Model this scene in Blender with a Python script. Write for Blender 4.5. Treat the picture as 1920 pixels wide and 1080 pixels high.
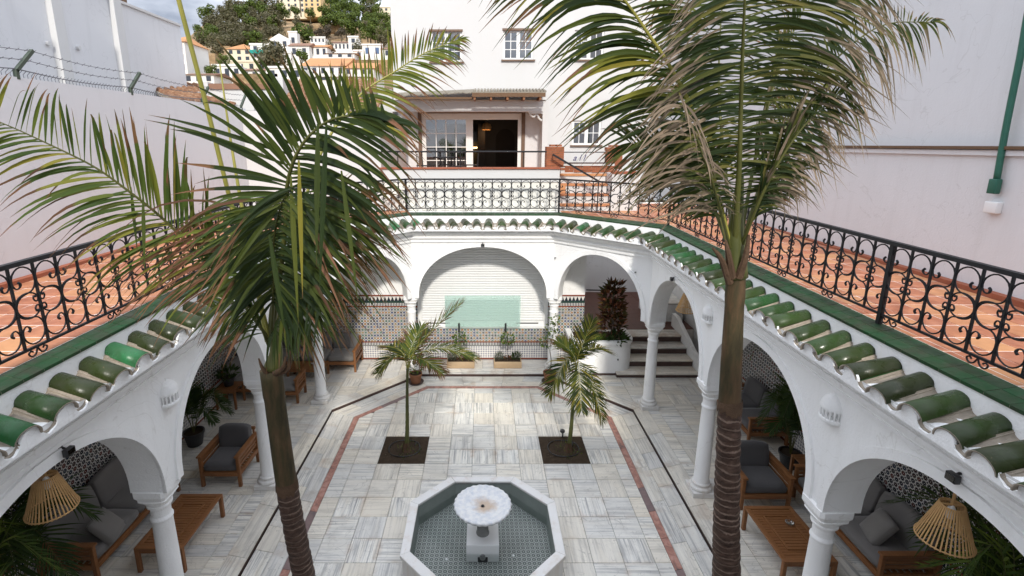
import bpy, bmesh, math, random
from mathutils import Vector, Matrix, noise
R = random.Random(7)
S = bpy.context.scene
for o in list(bpy.data.objects): bpy.data.objects.remove(o)
PI = math.pi

# ---------------------------------------------------------------- camera, light, exposure
cam_d = bpy.data.cameras.new('camera'); cam = bpy.data.objects.new('camera', cam_d)
S.collection.objects.link(cam); S.camera = cam
cam.location = (0, 0, 6.2)
cam.rotation_euler = (math.radians(90 - 12.873), 0, 0)
cam_d.lens = 17.639; cam_d.sensor_width = 36
cam_d.shift_x = 0.0286; cam_d.shift_y = -0.0286
cam_d.clip_start = 0.05; cam_d.clip_end = 3000
SUN_EL, SUN_AZ = 35.0, 3.0            # sun behind the camera, a touch to the right
W = bpy.data.worlds.new('World'); S.world = W; W.use_nodes = True
nt = W.node_tree; nt.nodes.clear()
def wn(t): return nt.nodes.new(t)
sky = wn('ShaderNodeTexSky'); sky.sky_type = 'NISHITA'; sky.sun_disc = False
sky.sun_elevation = math.radians(SUN_EL); sky.sun_rotation = math.radians(180 - SUN_AZ)
bg = wn('ShaderNodeBackground'); bg.inputs[1].default_value = 0.15
tc = wn('ShaderNodeTexCoord'); mp = wn('ShaderNodeMapping'); mp.inputs['Scale'].default_value = (1.6, 1.6, 4.2)
nz = wn('ShaderNodeTexNoise'); nz.inputs['Scale'].default_value = 1.9; nz.inputs['Detail'].default_value = 7; nz.inputs['Roughness'].default_value = .58
rp = wn('ShaderNodeValToRGB'); rp.color_ramp.elements[0].position = .12; rp.color_ramp.elements[1].position = .36
nz2 = wn('ShaderNodeTexNoise'); nz2.inputs['Scale'].default_value = 4.2; nz2.inputs['Detail'].default_value = 6
rp2 = wn('ShaderNodeValToRGB')
rp2.color_ramp.elements[0].position = .32; rp2.color_ramp.elements[0].color = (1.05, 1.2, 1.5, 1)
rp2.color_ramp.elements[1].position = .70; rp2.color_ramp.elements[1].color = (3.0, 3.15, 3.45, 1)
mx = wn('ShaderNodeMix'); mx.data_type = 'RGBA'
out = wn('ShaderNodeOutputWorld')
L = nt.links.new
L(tc.outputs['Generated'], mp.inputs[0]); L(mp.outputs[0], nz.inputs[0]); L(mp.outputs[0], nz2.inputs[0])
L(nz.outputs[0], rp.inputs[0]); L(nz2.outputs[0], rp2.inputs[0])
L(rp.outputs[0], mx.inputs[0]); L(sky.outputs[0], mx.inputs[6]); L(rp2.outputs[0], mx.inputs[7])
# overcast skies brighten from the horizon to the zenith (CIE overcast law)
sz = wn('ShaderNodeSeparateXYZ'); L(tc.outputs['Generated'], sz.inputs[0])
cz = wn('ShaderNodeMath'); cz.operation = 'MULTIPLY_ADD'; cz.use_clamp = False; L(sz.outputs[2], cz.inputs[0]); cz.inputs[1].default_value = 3.0; cz.inputs[2].default_value = 1.0
cm = wn('ShaderNodeVectorMath'); cm.operation = 'SCALE'; L(mx.outputs[2], cm.inputs[0]); L(cz.outputs[0], cm.inputs['Scale'])
L(cm.outputs[0], bg.inputs[0]); L(bg.outputs[0], out.inputs[0])
sd = bpy.data.lights.new('sun', 'SUN'); sd.energy = 2.0; sd.angle = math.radians(4.0); sd.color = (1, .95, .87)
sun = bpy.data.objects.new('sun', sd); S.collection.objects.link(sun)
_az, _el = math.radians(SUN_AZ), math.radians(SUN_EL)
sun.rotation_euler = Vector((math.sin(_az)*math.cos(_el), -math.cos(_az)*math.cos(_el), math.sin(_el))).to_track_quat('Z', 'Y').to_euler()
S.view_settings.view_transform = 'Standard'; S.view_settings.look = 'None'
S.view_settings.gamma = 1; S.view_settings.exposure = 0.74
S.view_settings.use_curve_mapping = False
S.render.engine = 'CYCLES'

# ---------------------------------------------------------------- helpers
COL = S.collection
class MB:
    """collects shapes; build() links them as one mesh object"""
    def __init__(s): s.v = []; s.f = []; s.m = []; s.uv = None; s.col = None
    def add(s, vs, fs, mi=0):
        b = len(s.v); s.v += [tuple(v) for v in vs]
        for f in fs: s.f.append(tuple(b+i for i in f)); s.m.append(mi)
    def box(s, a, b, mi=0):
        x0, y0, z0 = a; x1, y1, z1 = b
        s.add([(x0,y0,z0),(x1,y0,z0),(x1,y1,z0),(x0,y1,z0),(x0,y0,z1),(x1,y0,z1),(x1,y1,z1),(x0,y1,z1)],
              [(0,3,2,1),(4,5,6,7),(0,1,5,4),(1,2,6,5),(2,3,7,6),(3,0,4,7)], mi)
    def beam(s, p, q, w, h, up=(0,0,1), mi=0):
        p, q = Vector(p), Vector(q); d = (q-p).normalized(); u = Vector(up)
        sd_ = d.cross(u)
        if sd_.length < 1e-4: sd_ = d.cross(Vector((0,1,0)))
        sd_.normalize(); u = sd_.cross(d)
        vs = []
        for c in (p, q):
            for a, b in ((-1,-1),(1,-1),(1,1),(-1,1)): vs.append(c + sd_*a*w/2 + u*b*h/2)
        s.add(vs, [(0,1,2,3),(7,6,5,4),(0,4,5,1),(1,5,6,2),(2,6,7,3),(3,7,4,0)], mi)
    def tube(s, pts, r, n=8, mi=0, caps=True):
        pts = [Vector(p) for p in pts]; k = len(pts)
        rr = r if isinstance(r, (list, tuple)) else [r]*k
        ref = None; vs = []
        for i, p in enumerate(pts):
            t = (pts[min(i+1,k-1)] - pts[max(i-1,0)]).normalized()
            if ref is None:
                ref = t.orthogonal().normalized()
            ref = (ref - t*ref.dot(t)).normalized(); b = t.cross(ref)
            for j in range(n):
                a = 2*PI*j/n + PI/n; vs.append(p + (ref*math.cos(a) + b*math.sin(a))*rr[i])
        fs = [(i*n+j, i*n+(j+1)%n, (i+1)*n+(j+1)%n, (i+1)*n+j) for i in range(k-1) for j in range(n)]
        if caps: fs += [tuple(range(n-1,-1,-1)), tuple((k-1)*n+j for j in range(n))]
        s.add(vs, fs, mi)
    def lathe(s, prof, n=24, c=(0,0,0), mi=0, fn=None):
        vs = []; k = len(prof)
        for r, z in prof:
            for j in range(n):
                a = 2*PI*j/n; q = r*(fn(a, z) if fn else 1)
                vs.append((c[0]+q*math.cos(a), c[1]+q*math.sin(a), c[2]+z))
        fs = [(i*n+j, i*n+(j+1)%n, (i+1)*n+(j+1)%n, (i+1)*n+j) for i in range(k-1) for j in range(n)]
        s.add(vs, fs, mi)
    def prism(s, poly, z0, z1, mi=0):
        n = len(poly); z0f = z0 if callable(z0) else (lambda x, y: z0); z1f = z1 if callable(z1) else (lambda x, y: z1)
        vs = [(x, y, z0f(x, y)) for x, y in poly] + [(x, y, z1f(x, y)) for x, y in poly]
        s.add(vs, [tuple(range(n-1,-1,-1)), tuple(range(n, 2*n))] + [(i, (i+1)%n, n+(i+1)%n, n+i) for i in range(n)], mi)
    def build(s, name, mats, parent=None, smooth=False, loc=None, bevel=0, link=True):
        me = bpy.data.meshes.new(name); me.from_pydata(s.v, [], s.f)
        mats = mats if isinstance(mats, (list, tuple)) else [mats]
        for m in mats: me.materials.append(m)
        if len(mats) > 1: me.polygons.foreach_set('material_index', s.m)
        if smooth: me.polygons.foreach_set('use_smooth', [True]*len(s.f))
        if s.uv:
            l = me.uv_layers.new(name='UVMap')
            for i, lp in enumerate(me.loops): l.data[i].uv = s.uv[lp.vertex_index]
        if s.col:
            c = me.color_attributes.new('lf', 'FLOAT_COLOR', 'POINT')
            c.data.foreach_set('color', [q for v in s.col for q in v])
        if bevel:
            bm = bmesh.new(); bm.from_mesh(me)
            bmesh.ops.bevel(bm, geom=list(bm.edges), offset=bevel, segments=2, profile=.6, affect='EDGES', clamp_overlap=True)
            bm.to_mesh(me); bm.free()
            me.polygons.foreach_set('use_smooth', [True]*len(me.polygons))
        me.update()
        return mk(name, me, parent, loc)
def mk(name, me, parent=None, loc=None):
    o = bpy.data.objects.new(name, me); COL.objects.link(o)
    if parent: o.parent = parent
    if loc is not None: o.location = loc
    return o
def tag(o, label=None, cat=None, group=None, kind=None):
    if label: o['label'] = label
    if cat: o['category'] = cat
    if group: o['group'] = group
    if kind: o['kind'] = kind
    return o
def thing(name, label, cat, loc=(0,0,0), rz=0, group=None):
    o = bpy.data.objects.new(name, None); COL.objects.link(o); o.empty_display_size = .2
    o.location = loc; o.rotation_euler = (0,0,rz); return tag(o, label, cat, group)
def dup(o, loc=None, rz=None, label=None, parent=None):
    c = o.copy(); COL.objects.link(c)
    if parent: c.parent = parent
    if loc is not None: c.location = loc
    if rz is not None: c.rotation_euler = (0,0,rz)
    if label: c['label'] = label
    for ch in list(o.children): dup(ch, parent=c)
    return c
def bx(name, a, b, m, parent=None, bevel=0):
    k = MB(); k.box(a, b); return k.build(name, m, parent, bevel=bevel)
def cat(pts, n):
    """Catmull-Rom through pts, n samples"""
    P = [Vector(p) for p in pts]; P = [P[0]*2-P[1]] + P + [P[-1]*2-P[-2]]; out = []; m = len(P)-3
    for i in range(n):
        f = i/(n-1)*m; k = min(int(f), m-1); t = f-k; a, b, c, d = P[k:k+4]
        out.append(.5*((2*b) + (c-a)*t + (2*a-5*b+4*c-d)*t*t + (3*b-a-3*c+d)*t**3))
    return out
def clip(poly, hp):
    """clip convex polygon by convex CCW polygon hp"""
    for i in range(len(hp)):
        a, b = hp[i], hp[(i+1) % len(hp)]; ex, ey = b[0]-a[0], b[1]-a[1]; o = []
        sd_ = lambda p: ex*(p[1]-a[1]) - ey*(p[0]-a[0])
        for j in range(len(poly)):
            p, q = poly[j], poly[(j+1) % len(poly)]; sp, sq = sd_(p), sd_(q)
            if sp >= 0: o.append(p)
            if sp*sq < 0:
                t = sp/(sp-sq); o.append((p[0]+(q[0]-p[0])*t, p[1]+(q[1]-p[1])*t))
        poly = o
        if len(poly) < 3: return []
    return poly
def area(p): return abs(sum(p[i][0]*p[(i+1)%len(p)][1]-p[(i+1)%len(p)][0]*p[i][1] for i in range(len(p))))/2

# ---------------------------------------------------------------- materials
class NT:
    def __init__(s, name):
        s.m = bpy.data.materials.new(name); s.m.use_nodes = True; s.t = s.m.node_tree
        s.p = s.t.nodes['Principled BSDF']; s.out = s.t.nodes['Material Output']
    def n(s, t, **k):
        x = s.t.nodes.new('ShaderNode'+t)
        for a, b in k.items(): setattr(x, a, b)
        return x
    def l(s, a, b): s.t.links.new(a, b)
    def put(s, sock, v):
        if hasattr(v, 'is_linked') or hasattr(v, 'links'): s.l(v, sock)
        else:
            if isinstance(v, tuple) and len(v) == 3 and sock.type == 'RGBA': v = v+(1,)
            sock.default_value = v
    def math(s, op, a, b=0.0, c=None):
        x = s.n('Math', operation=op); s.put(x.inputs[0], a); s.put(x.inputs[1], b)
        if c is not None: s.put(x.inputs[2], c)
        return x.outputs[0]
    def mix(s, f, a, b, mode='MIX'):
        x = s.n('Mix', data_type='RGBA', blend_type=mode); s.put(x.inputs[0], f); s.put(x.inputs[6], a); s.put(x.inputs[7], b); return x.outputs[2]
    def noise(s, vec, scale=5., detail=4., rough=.55, dist=0.):
        x = s.n('TexNoise'); x.inputs['Scale'].default_value = scale; x.inputs['Detail'].default_value = detail
        x.inputs['Roughness'].default_value = rough; x.inputs['Distortion'].default_value = dist
        if vec is not None: s.l(vec, x.inputs['Vector'])
        return x.outputs['Fac']
    def ramp(s, f, stops):
        x = s.n('ValToRGB'); e = x.color_ramp.elements
        while len(e) < len(stops): e.new(.5)
        for i, (p, c) in enumerate(stops):
            e[i].position = p; e[i].color = (c if isinstance(c, tuple) else (c, c, c)) + (1,)
        s.put(x.inputs[0], f); return x.outputs[0]
    def obj(s): return s.n('TexCoord').outputs['Object']
    def pos(s): return s.n('NewGeometry').outputs['Position']
    def map(s, vec, sc=(1,1,1), loc=(0,0,0)):
        x = s.n('Mapping'); s.l(vec, x.inputs[0]); x.inputs['Scale'].default_value = sc; s.put(x.inputs['Location'], loc); return x.outputs[0]
    def rnd(s): return s.n('ObjectInfo').outputs['Random']
    def rvec(s, k=40.):
        x = s.n('CombineXYZ'); r = s.rnd()
        s.l(s.math('MULTIPLY', r, k), x.inputs[0]); s.l(s.math('MULTIPLY', r, k*1.7), x.inputs[1]); s.l(s.math('MULTIPLY', r, k*.6), x.inputs[2]); return x.outputs[0]
    def bump(s, h, st=.3, d=.02):
        x = s.n('Bump'); x.inputs['Strength'].default_value = st; x.inputs['Distance'].default_value = d; s.l(h, x.inputs['Height']); s.l(x.outputs[0], s.p.inputs['Normal'])
    def fin(s, col, rough=.6, spec=.5, **k):
        s.put(s.p.inputs['Base Color'], col); s.put(s.p.inputs['Roughness'], rough); s.p.inputs['Specular IOR Level'].default_value = spec
        for a, b in k.items(): s.put(s.p.inputs[a.replace('_', ' ')], b)
        return s.m

def stucco(name, c, dirt=(.45,.42,.38), amt=.25, bump=.35, sc=1.):
    k = NT(name); P = k.pos()
    big = k.noise(P, .7*sc, 5, .6); fine = k.noise(P, 38, 5, .65); st = k.noise(k.map(P, (3, 3, .35)), 1.6, 5, .6)
    f = k.math('MULTIPLY', k.ramp(st, [(.52, 0.), (.8, 1.)]), amt)
    base = k.mix(big, tuple(x*.93 for x in c), c)
    pt = k.ramp(k.noise(P, .33*sc, 3, .5, .4), [(.47, 0.), (.50, 1.)]); base = k.mix(k.math('MULTIPLY', pt, .35), base, tuple(x*.93 for x in c))
    cr_ = k.ramp(k.math('ABSOLUTE', k.math('SUBTRACT', k.noise(P, .55, 4, .6, 1.2), .5)), [(0., .38), (.0025, 0.)]); base = k.mix(cr_, base, dirt)
    k.bump(k.math('ADD', fine, k.math('MULTIPLY', k.noise(P, 6, 3), 1.2)), bump, .012)
    return k.fin(k.mix(f, base, dirt), .88, .2)
M = {}
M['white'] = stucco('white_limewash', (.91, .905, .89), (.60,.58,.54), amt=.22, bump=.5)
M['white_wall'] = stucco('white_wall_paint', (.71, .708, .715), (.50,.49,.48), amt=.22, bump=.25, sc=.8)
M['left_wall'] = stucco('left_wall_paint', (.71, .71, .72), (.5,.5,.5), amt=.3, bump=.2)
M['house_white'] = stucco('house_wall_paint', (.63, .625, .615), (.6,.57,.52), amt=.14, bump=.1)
M['cream'] = stucco('cream_wall_paint', (.80, .785, .72), amt=.3, bump=.1)

def marble(name, tint=1., vein=.55):
    k = NT(name); P = k.obj(); V = k.n('VectorMath', operation='ADD'); k.l(P, V.inputs[0]); k.l(k.rvec(), V.inputs[1]); v = V.outputs[0]
    w = k.math('ADD', k.math('MULTIPLY', k.noise(k.map(v, (.9, 30, 3)), 1.2, 5, .6, .35), .62), k.math('MULTIPLY', k.noise(k.map(v, (.7, 7, 3)), 1.5, 4, .55, .5), .38))
    w2 = k.noise(k.map(v, (.8, 5., 3)), 1.1, 4, .5, .6)
    sx = k.n('SeparateXYZ'); k.l(P, sx.inputs[0]); edge = k.math('MAXIMUM', k.math('ABSOLUTE', sx.outputs[0]), k.math('ABSOLUTE', sx.outputs[1]))
    r = k.rnd()
    c = k.ramp(w, [(.33, (.22*tint,.22*tint,.225*tint)), (.43, (.44*tint,.435*tint,.43*tint)), (.50, (.72*tint,.705*tint,.675*tint)), (.60, (.86*tint,.84*tint,.79*tint))])
    c = k.mix(k.math('MULTIPLY', k.ramp(w2, [(.5, 0.), (.72, 1.)]), .6), c, (.72*tint,.67*tint,.58*tint))
    rust = k.ramp(k.noise(k.map(v, (1.2, 7, 3)), 2.3, 5, .7, 1.5), [(.62, 0.), (.74, 1.)])
    c = k.mix(k.math('MULTIPLY', rust, .6), c, (.36*tint,.23*tint,.13*tint))
    c = k.mix(k.math('MULTIPLY', k.ramp(edge, [(.17, 0.), (.235, 1.)]), k.ramp(k.noise(k.pos(), 1.7, 5, .65), [(.50, 0.), (.68, .75)])), c, (.40*tint,.27*tint,.18*tint))
    r2 = k.math('FRACT', k.math('MULTIPLY', r, 17.3))
    c = k.mix(k.math('MULTIPLY', r2, .55), c, (.52*tint,.52*tint,.525*tint))
    r3 = k.math('FRACT', k.math('MULTIPLY', r, 71.7))
    c = k.mix(k.math('MULTIPLY', k.ramp(r3, [(.4, 0.), (1., 1.)]), .5), c, (.76*tint,.67*tint,.53*tint))
    dirt = k.noise(k.pos(), 2.2, 6, .65)
    c = k.mix(k.math('MULTIPLY', k.ramp(dirt, [(.5, 0.), (.75, 1.)]), .35), c, (.27*tint,.26*tint,.25*tint))
    k.bump(k.noise(v, 30, 4), .12, .01)
    crack = k.noise(v, 2.1, 2, .4, 2.5); c = k.mix(k.ramp(k.math('ABSOLUTE', k.math('SUBTRACT', crack, .5)), [(0., .55), (.006, 0.)]), c, (.16*tint,.15*tint,.14*tint))
    c = k.mix(1., c, (1., .985, .945), 'MULTIPLY')
    return k.fin(c, k.ramp(dirt, [(.3, .30), (.7, .55)]), .45)
M['marble'] = marble('streaked_marble'); M['marble_trim'] = marble('marble_trim', 1.02)
def redmarble():
    k = NT('red_marble'); P = k.obj(); V = k.n('VectorMath', operation='ADD'); k.l(P, V.inputs[0]); k.l(k.rvec(), V.inputs[1])
    w = k.noise(V.outputs[0], 7, 6, .65, .8)
    c = k.ramp(w, [(.3, (.15,.11,.10)), (.48, (.36,.17,.13)), (.6, (.46,.25,.20)), (.8, (.50,.34,.29))])
    c = k.mix(k.math('MULTIPLY', k.ramp(k.rnd(), [(.78, 0.), (.82, 1.)]), .7), c, (.13,.12,.13))
    return k.fin(c, .4)
M['red_marble'] = redmarble()
def simple(name, c, rough=.6, spec=.5, var=.25, sc=6., bump=0., rnd=0., c2=None, **kw):
    k = NT(name); P = k.obj(); f = k.noise(P, sc, 5, .6)
    a = tuple(x*(1-var) for x in c); b = tuple(min(1, x*(1+var*.6)) for x in c)
    col = k.mix(f, a, b)
    if rnd: col = k.mix(k.math('MULTIPLY', k.rnd(), rnd), col, c2 or tuple(x*.4 for x in c))
    if bump: k.bump(k.noise(P, sc*6, 4), bump, .01)
    return k.fin(col, rough, spec, **kw)
M['grout'] = simple('dark_joint_grout', (.16,.155,.15), .9)
M['grout_light'] = simple('pale_joint_grout', (.80,.74,.68), .9)
M['riser'] = simple('brown_clay_riser', (.085,.05,.042), .55, var=.5, sc=9)
M['iron'] = simple('black_wrought_iron', (.012,.012,.014), .5, .35, bump=.1, sc=20)
M['black'] = simple('black_plastic', (.02,.02,.022), .4)
M['soil'] = simple('dark_soil', (.060,.042,.028), .95, .1, var=.75, sc=9, bump=1.)
M['concrete'] = simple('grey_concrete', (.36,.35,.33), .8, bump=.3)
M['mortar'] = simple('old_mortar', (.36,.31,.25), .95, .1, var=.5, sc=18, bump=.6)
def terracotta():
    k = NT('terracotta_tile'); P = k.obj(); r = k.rnd()
    V = k.n('VectorMath', operation='ADD'); k.l(P, V.inputs[0]); k.l(k.rvec(), V.inputs[1])
    c = k.ramp(k.noise(V.outputs[0], 6, 5, .6), [(.3, (.29,.100,.052)), (.55, (.43,.165,.088)), (.75, (.54,.24,.13))])
    c = k.mix(k.math('MULTIPLY', k.ramp(r, [(.3, 0.), (1., 1.)]), .6), c, (.64,.34,.15))
    c = k.mix(k.math('MULTIPLY', k.ramp(k.noise(k.pos(), 1.1, 5, .6), [(.5, 0.), (.75, 1.)]), .35), c, (.26,.12,.08))
    k.bump(k.noise(P, 26, 4), .15, .01)
    return k.fin(c, k.ramp(k.noise(k.pos(), 3, 4), [(.3,.35),(.7,.65)]), .22)
M['terracotta'] = terracotta()
def glaze(name, flat=False):
    k = NT(name); P = k.obj(); r = k.rnd()
    V = k.n('VectorMath', operation='ADD'); k.l(P, V.inputs[0]); k.l(k.rvec(), V.inputs[1]); v = V.outputs[0]
    if flat: base = k.ramp(k.math('FRACT', k.math('MULTIPLY', r, 9.1)), [(0., (.008,.055,.022)), (.5, (.010,.085,.034)), (1., (.016,.058,.030))])
    else: base = k.ramp(r, [(0., (.012,.022,.007)), (.2, (.022,.036,.006)), (.4, (.007,.062,.014)), (.6, (.032,.062,.010)), (.78, (.010,.095,.028)), (.92, (.018,.16,.055)), (1., (.03,.22,.085))])
    c = k.mix(k.math('MULTIPLY', k.noise(v, 9, 5, .6), .6), base, (.045,.05,.018))
    ch = k.ramp(k.noise(v, 14, 6, .7), [(.66, 0.), (.72, 1.)])
    c = k.mix(k.math('MULTIPLY', ch, .8), c, (.16,.12,.07))
    dirt = k.ramp(k.noise(k.pos(), 5, 6, .7), [(.42, 0.), (.66, 1.)])
    c = k.mix(k.math('MULTIPLY', dirt, .72 if flat else .35), c, (.045,.04,.03))
    k.bump(k.noise(v, 22, 4), .25, .01)
    return k.fin(c, k.ramp(k.noise(v, 8, 4), [(.35, .40), (.75, .65)]) if flat else k.ramp(k.noise(v, 8, 4), [(.35, .20), (.75, .5)]), .12 if flat else .28)
M['glaze'] = glaze('green_glazed_tile'); M['glaze_flat'] = glaze('green_glazed_coping', True)
def wood(name, a, b, rough=.5):
    k = NT(name); P = k.obj(); w = k.noise(k.map(P, (3, 3, 3)), 4, 4); w2 = k.noise(k.map(P, (1.5, 24, 24)), 2.2, 5, .6, .6)
    c = k.mix(w2, a, b); c = k.mix(k.math('MULTIPLY', w, .35), c, tuple(x*.5 for x in a)); k.bump(w2, .15, .005)
    return k.fin(c, rough, .4)
M['wood'] = wood('oiled_acacia', (.17,.062,.020), (.34,.15,.055)); M['wood_dark'] = wood('dark_beam_wood', (.10,.055,.03), (.22,.13,.07), .8)  # wood_dark: a darker, rougher brown wood for beams and boards
def fabric(name, c):
    k = NT(name); P = k.obj(); k.bump(k.noise(P, 160, 2), .35, .004)
    return k.fin(k.mix(k.noise(P, 3, 4), tuple(x*.8 for x in c), c), .95, .15, Sheen_Weight=.2)
M['cushion'] = fabric('grey_fabric', (.20,.188,.18)); M['cushion_dark'] = fabric('charcoal_fabric', (.105,.10,.102)); M['cushion_light'] = fabric('taupe_fabric', (.24,.225,.21))
M['rattan'] = simple('split_bamboo', (.50,.30,.125), .6, .3, var=.35, sc=12)
M['clay'] = simple('terracotta_pot_clay', (.33,.15,.08), .85, .2, var=.35, sc=8, bump=.3)
M['trough'] = wood('pale_clay_trough', (.45,.30,.17), (.58,.44,.28), .85)
M['pvc'] = simple('white_shutter_slat', (.80,.80,.79), .4, var=.05)
M['pvc_frame'] = simple('white_frame', (.80,.80,.78), .4, var=.05)
M['brick'] = simple('red_brick', (.36,.13,.065), .85, .2, var=.45, sc=9, rnd=.5, c2=(.22,.09,.05), bump=.4)
M['brick_edge'] = simple('red_clay_coping', (.33,.105,.055), .7, .3, var=.4)
M['clay_dark'] = simple('dark_clay_floor_tile', (.13,.055,.038), .6, var=.4)
M['brown_frame'] = simple('brown_frame', (.16,.095,.06), .6)
M['pipe_green'] = simple('green_pipe_paint', (.018,.115,.075), .45)
M['steel'] = simple('steel', (.35,.35,.35), .35, Metallic=1.)
M['dim_wall'] = simple('shade_toned_wall', (.07,.068,.065), .9)  # gloom of the unlit room put into the wall colour
M['dark_room'] = simple('shade_toned_interior', (.035,.032,.03), .9)  # near-black tone stands for the shade inside rooms
M['wire'] = simple('galvanised_wire', (.10,.10,.11), .6)
def glass(name, tint, rough=.03, tr=.35):
    k = NT(name); g = k.n('BsdfGlossy'); g.inputs['Roughness'].default_value = rough; t = k.n('BsdfTransparent'); t.inputs[0].default_value = tint+(1,)
    f = k.n('Fresnel'); f.inputs[0].default_value = 1.45; a = k.n('MixShader'); k.l(k.math('ADD', f.outputs[0], tr), a.inputs[0]); k.l(t.outputs[0], a.inputs[1]); k.l(g.outputs[0], a.inputs[2]); k.l(a.outputs[0], k.out.inputs[0]); return k.m
M['pane'] = glass('window_glass', (.25,.28,.3)); M['clear'] = glass('clear_glass', (.9,.93,.93), tr=.05)
def mintglass():
    k = NT('mint_translucent_sheet'); d = k.n('BsdfDiffuse'); d.inputs[0].default_value = (.60,.72,.68,1); t = k.n('BsdfTransparent'); t.inputs[0].default_value = (.84,.95,.91,1)
    g = k.n('BsdfGlossy'); g.inputs['Roughness'].default_value = .1; a = k.n('MixShader'); a.inputs[0].default_value = .30; k.l(t.outputs[0], a.inputs[1]); k.l(d.outputs[0], a.inputs[2])
    b = k.n('MixShader'); b.inputs[0].default_value = .06; k.l(a.outputs[0], b.inputs[1]); k.l(g.outputs[0], b.inputs[2]); k.l(b.outputs[0], k.out.inputs[0]); return k.m
M['mint'] = mintglass()
def water():
    k = NT('still_water'); g = k.n('BsdfGlossy'); g.inputs['Roughness'].default_value = .03; t = k.n('BsdfTransparent'); t.inputs[0].default_value = (.93,.95,.937,1)
    f = k.n('Fresnel'); f.inputs[0].default_value = 1.33; b = k.n('Bump'); b.inputs['Strength'].default_value = .08; k.l(k.noise(k.pos(), 9, 2), b.inputs['Height']); k.l(b.outputs[0], g.inputs['Normal'])
    a = k.n('MixShader'); k.l(f.outputs[0], a.inputs[0]); k.l(t.outputs[0], a.inputs[1]); k.l(g.outputs[0], a.inputs[2]); k.l(a.outputs[0], k.out.inputs[0]); return k.m
M['water'] = water()
def emit(name, c, s):
    k = NT(name); k.put(k.p.inputs['Emission Color'], c); k.p.inputs['Emission Strength'].default_value = s; return k.fin(c, .5)

def uvsplit(k):
    u = k.n('UVMap'); s = k.n('SeparateXYZ'); k.l(u.outputs[0], s.inputs[0]); return s.outputs[0], s.outputs[1]
def star_cell(k, u, v, pitch, off=0.):
    """returns cell-local x,y and a random value per cell"""
    a = k.math('ADD', k.math('DIVIDE', u, pitch), off+50.); b = k.math('ADD', k.math('DIVIDE', v, pitch), off+50.)
    x = k.math('SUBTRACT', k.math('FRACT', a), .5); y = k.math('SUBTRACT', k.math('FRACT', b), .5)
    w = k.n('TexWhiteNoise', noise_dimensions='2D'); c = k.n('CombineXYZ'); k.l(k.math('FLOOR', a), c.inputs[0]); k.l(k.math('FLOOR', b), c.inputs[1]); k.l(c.outputs[0], w.inputs['Vector'])
    return x, y, w.outputs[0]
def oct8(k, x, y):
    ax, ay = k.math('ABSOLUTE', x), k.math('ABSOLUTE', y)
    sq = k.math('MAXIMUM', ax, ay); di = k.math('MULTIPLY', k.math('ADD', ax, ay), .7071)
    return k.math('MINIMUM', sq, di), k.math('MAXIMUM', sq, di)
def azulejo(name, warm):
    k = NT(name); u, v = uvsplit(k); W_ = (.70,.68,.64)
    x, y, r = star_cell(k, u, v, .087); st, oc = oct8(k, x, y)
    x2, y2, r2 = star_cell(k, u, v, .087, .5); st2, oc2 = oct8(k, x2, y2)
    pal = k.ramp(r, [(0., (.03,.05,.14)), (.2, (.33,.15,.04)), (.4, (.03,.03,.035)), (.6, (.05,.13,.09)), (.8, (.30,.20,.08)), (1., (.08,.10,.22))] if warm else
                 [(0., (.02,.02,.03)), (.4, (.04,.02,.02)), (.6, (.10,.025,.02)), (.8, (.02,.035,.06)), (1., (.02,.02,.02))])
    pal.node.color_ramp.interpolation = 'CONSTANT'
    lt = lambda a, b: k.math('LESS_THAN', a, b); gt = lambda a, b: k.math('GREATER_THAN', a, b)
    c = k.mix(lt(oc, .43), W_, k.mix(.55, pal, (.25,.22,.25)) if False else (.055,.055,.075))
    c = k.mix(lt(oc, .34), c, W_)
    c = k.mix(lt(st, .28), c, pal)
    c = k.mix(lt(oc, .07), c, W_)
    c = k.mix(lt(st2, .15), c, (.04,.04,.05))
    # borders by height
    def band(a, b): return k.math('MULTIPLY', gt(v, a), lt(v, b))
    def chk(p, dark, light):
        a = k.math('FRACT', k.math('DIVIDE', k.math('ADD', u, 50.), p)); return k.mix(lt(a, .55), light, dark)
    xb, yb, rb = star_cell(k, u, v, .07); sb, ob = oct8(k, xb, yb)
    lat = k.mix(lt(k.math('ABSOLUTE', k.math('SUBTRACT', sb, .2)), .07), W_, (.03,.04,.13))
    c = k.mix(lt(v, .42), c, lat)
    c = k.mix(band(.42, .47), c, (.02,.035,.03)); c = k.mix(band(.44, .52), c, chk(.045, (.02,.03,.05), W_)); c = k.mix(band(.52, .555), c, (.20,.045,.02)); c = k.mix(lt(v, .05), c, (.19,.05,.03))
    c = k.mix(band(1.60, 1.635), c, (.20,.045,.02)); c = k.mix(band(1.635, 1.72), c, chk(.045, (.02,.03,.05), W_)); c = k.mix(band(1.72, 1.775), c, (.015,.045,.035))
    tri = k.math('ABSOLUTE', k.math('SUBTRACT', k.math('FRACT', k.math('DIVIDE', k.math('ADD', u, 50.), .105)), .5))
    up = k.math('DIVIDE', k.math('SUBTRACT', v, 1.79), .26)
    c = k.mix(gt(v, 1.775), c, k.mix(k.math('LESS_THAN', tri, k.math('SUBTRACT', .47, up)), W_, (.02,.025,.035)))
    c = k.mix(gt(v, 1.915), c, (.20,.04,.02))
    j = k.math('FRACT', k.math('DIVIDE', k.math('ADD', u, 50.), .174)); j2 = k.math('FRACT', k.math('DIVIDE', v, .174))
    jj = k.math('MAXIMUM', lt(j, .015), lt(j2, .015)); c = k.mix(k.math('MULTIPLY', jj, .4), c, (.25,.24,.22))
    return k.fin(c, .22, .5)
M['azulejo'] = azulejo('patterned_wall_tiles', True); M['azulejo_dark'] = azulejo('patterned_wall_tiles_dark', False)
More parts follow.
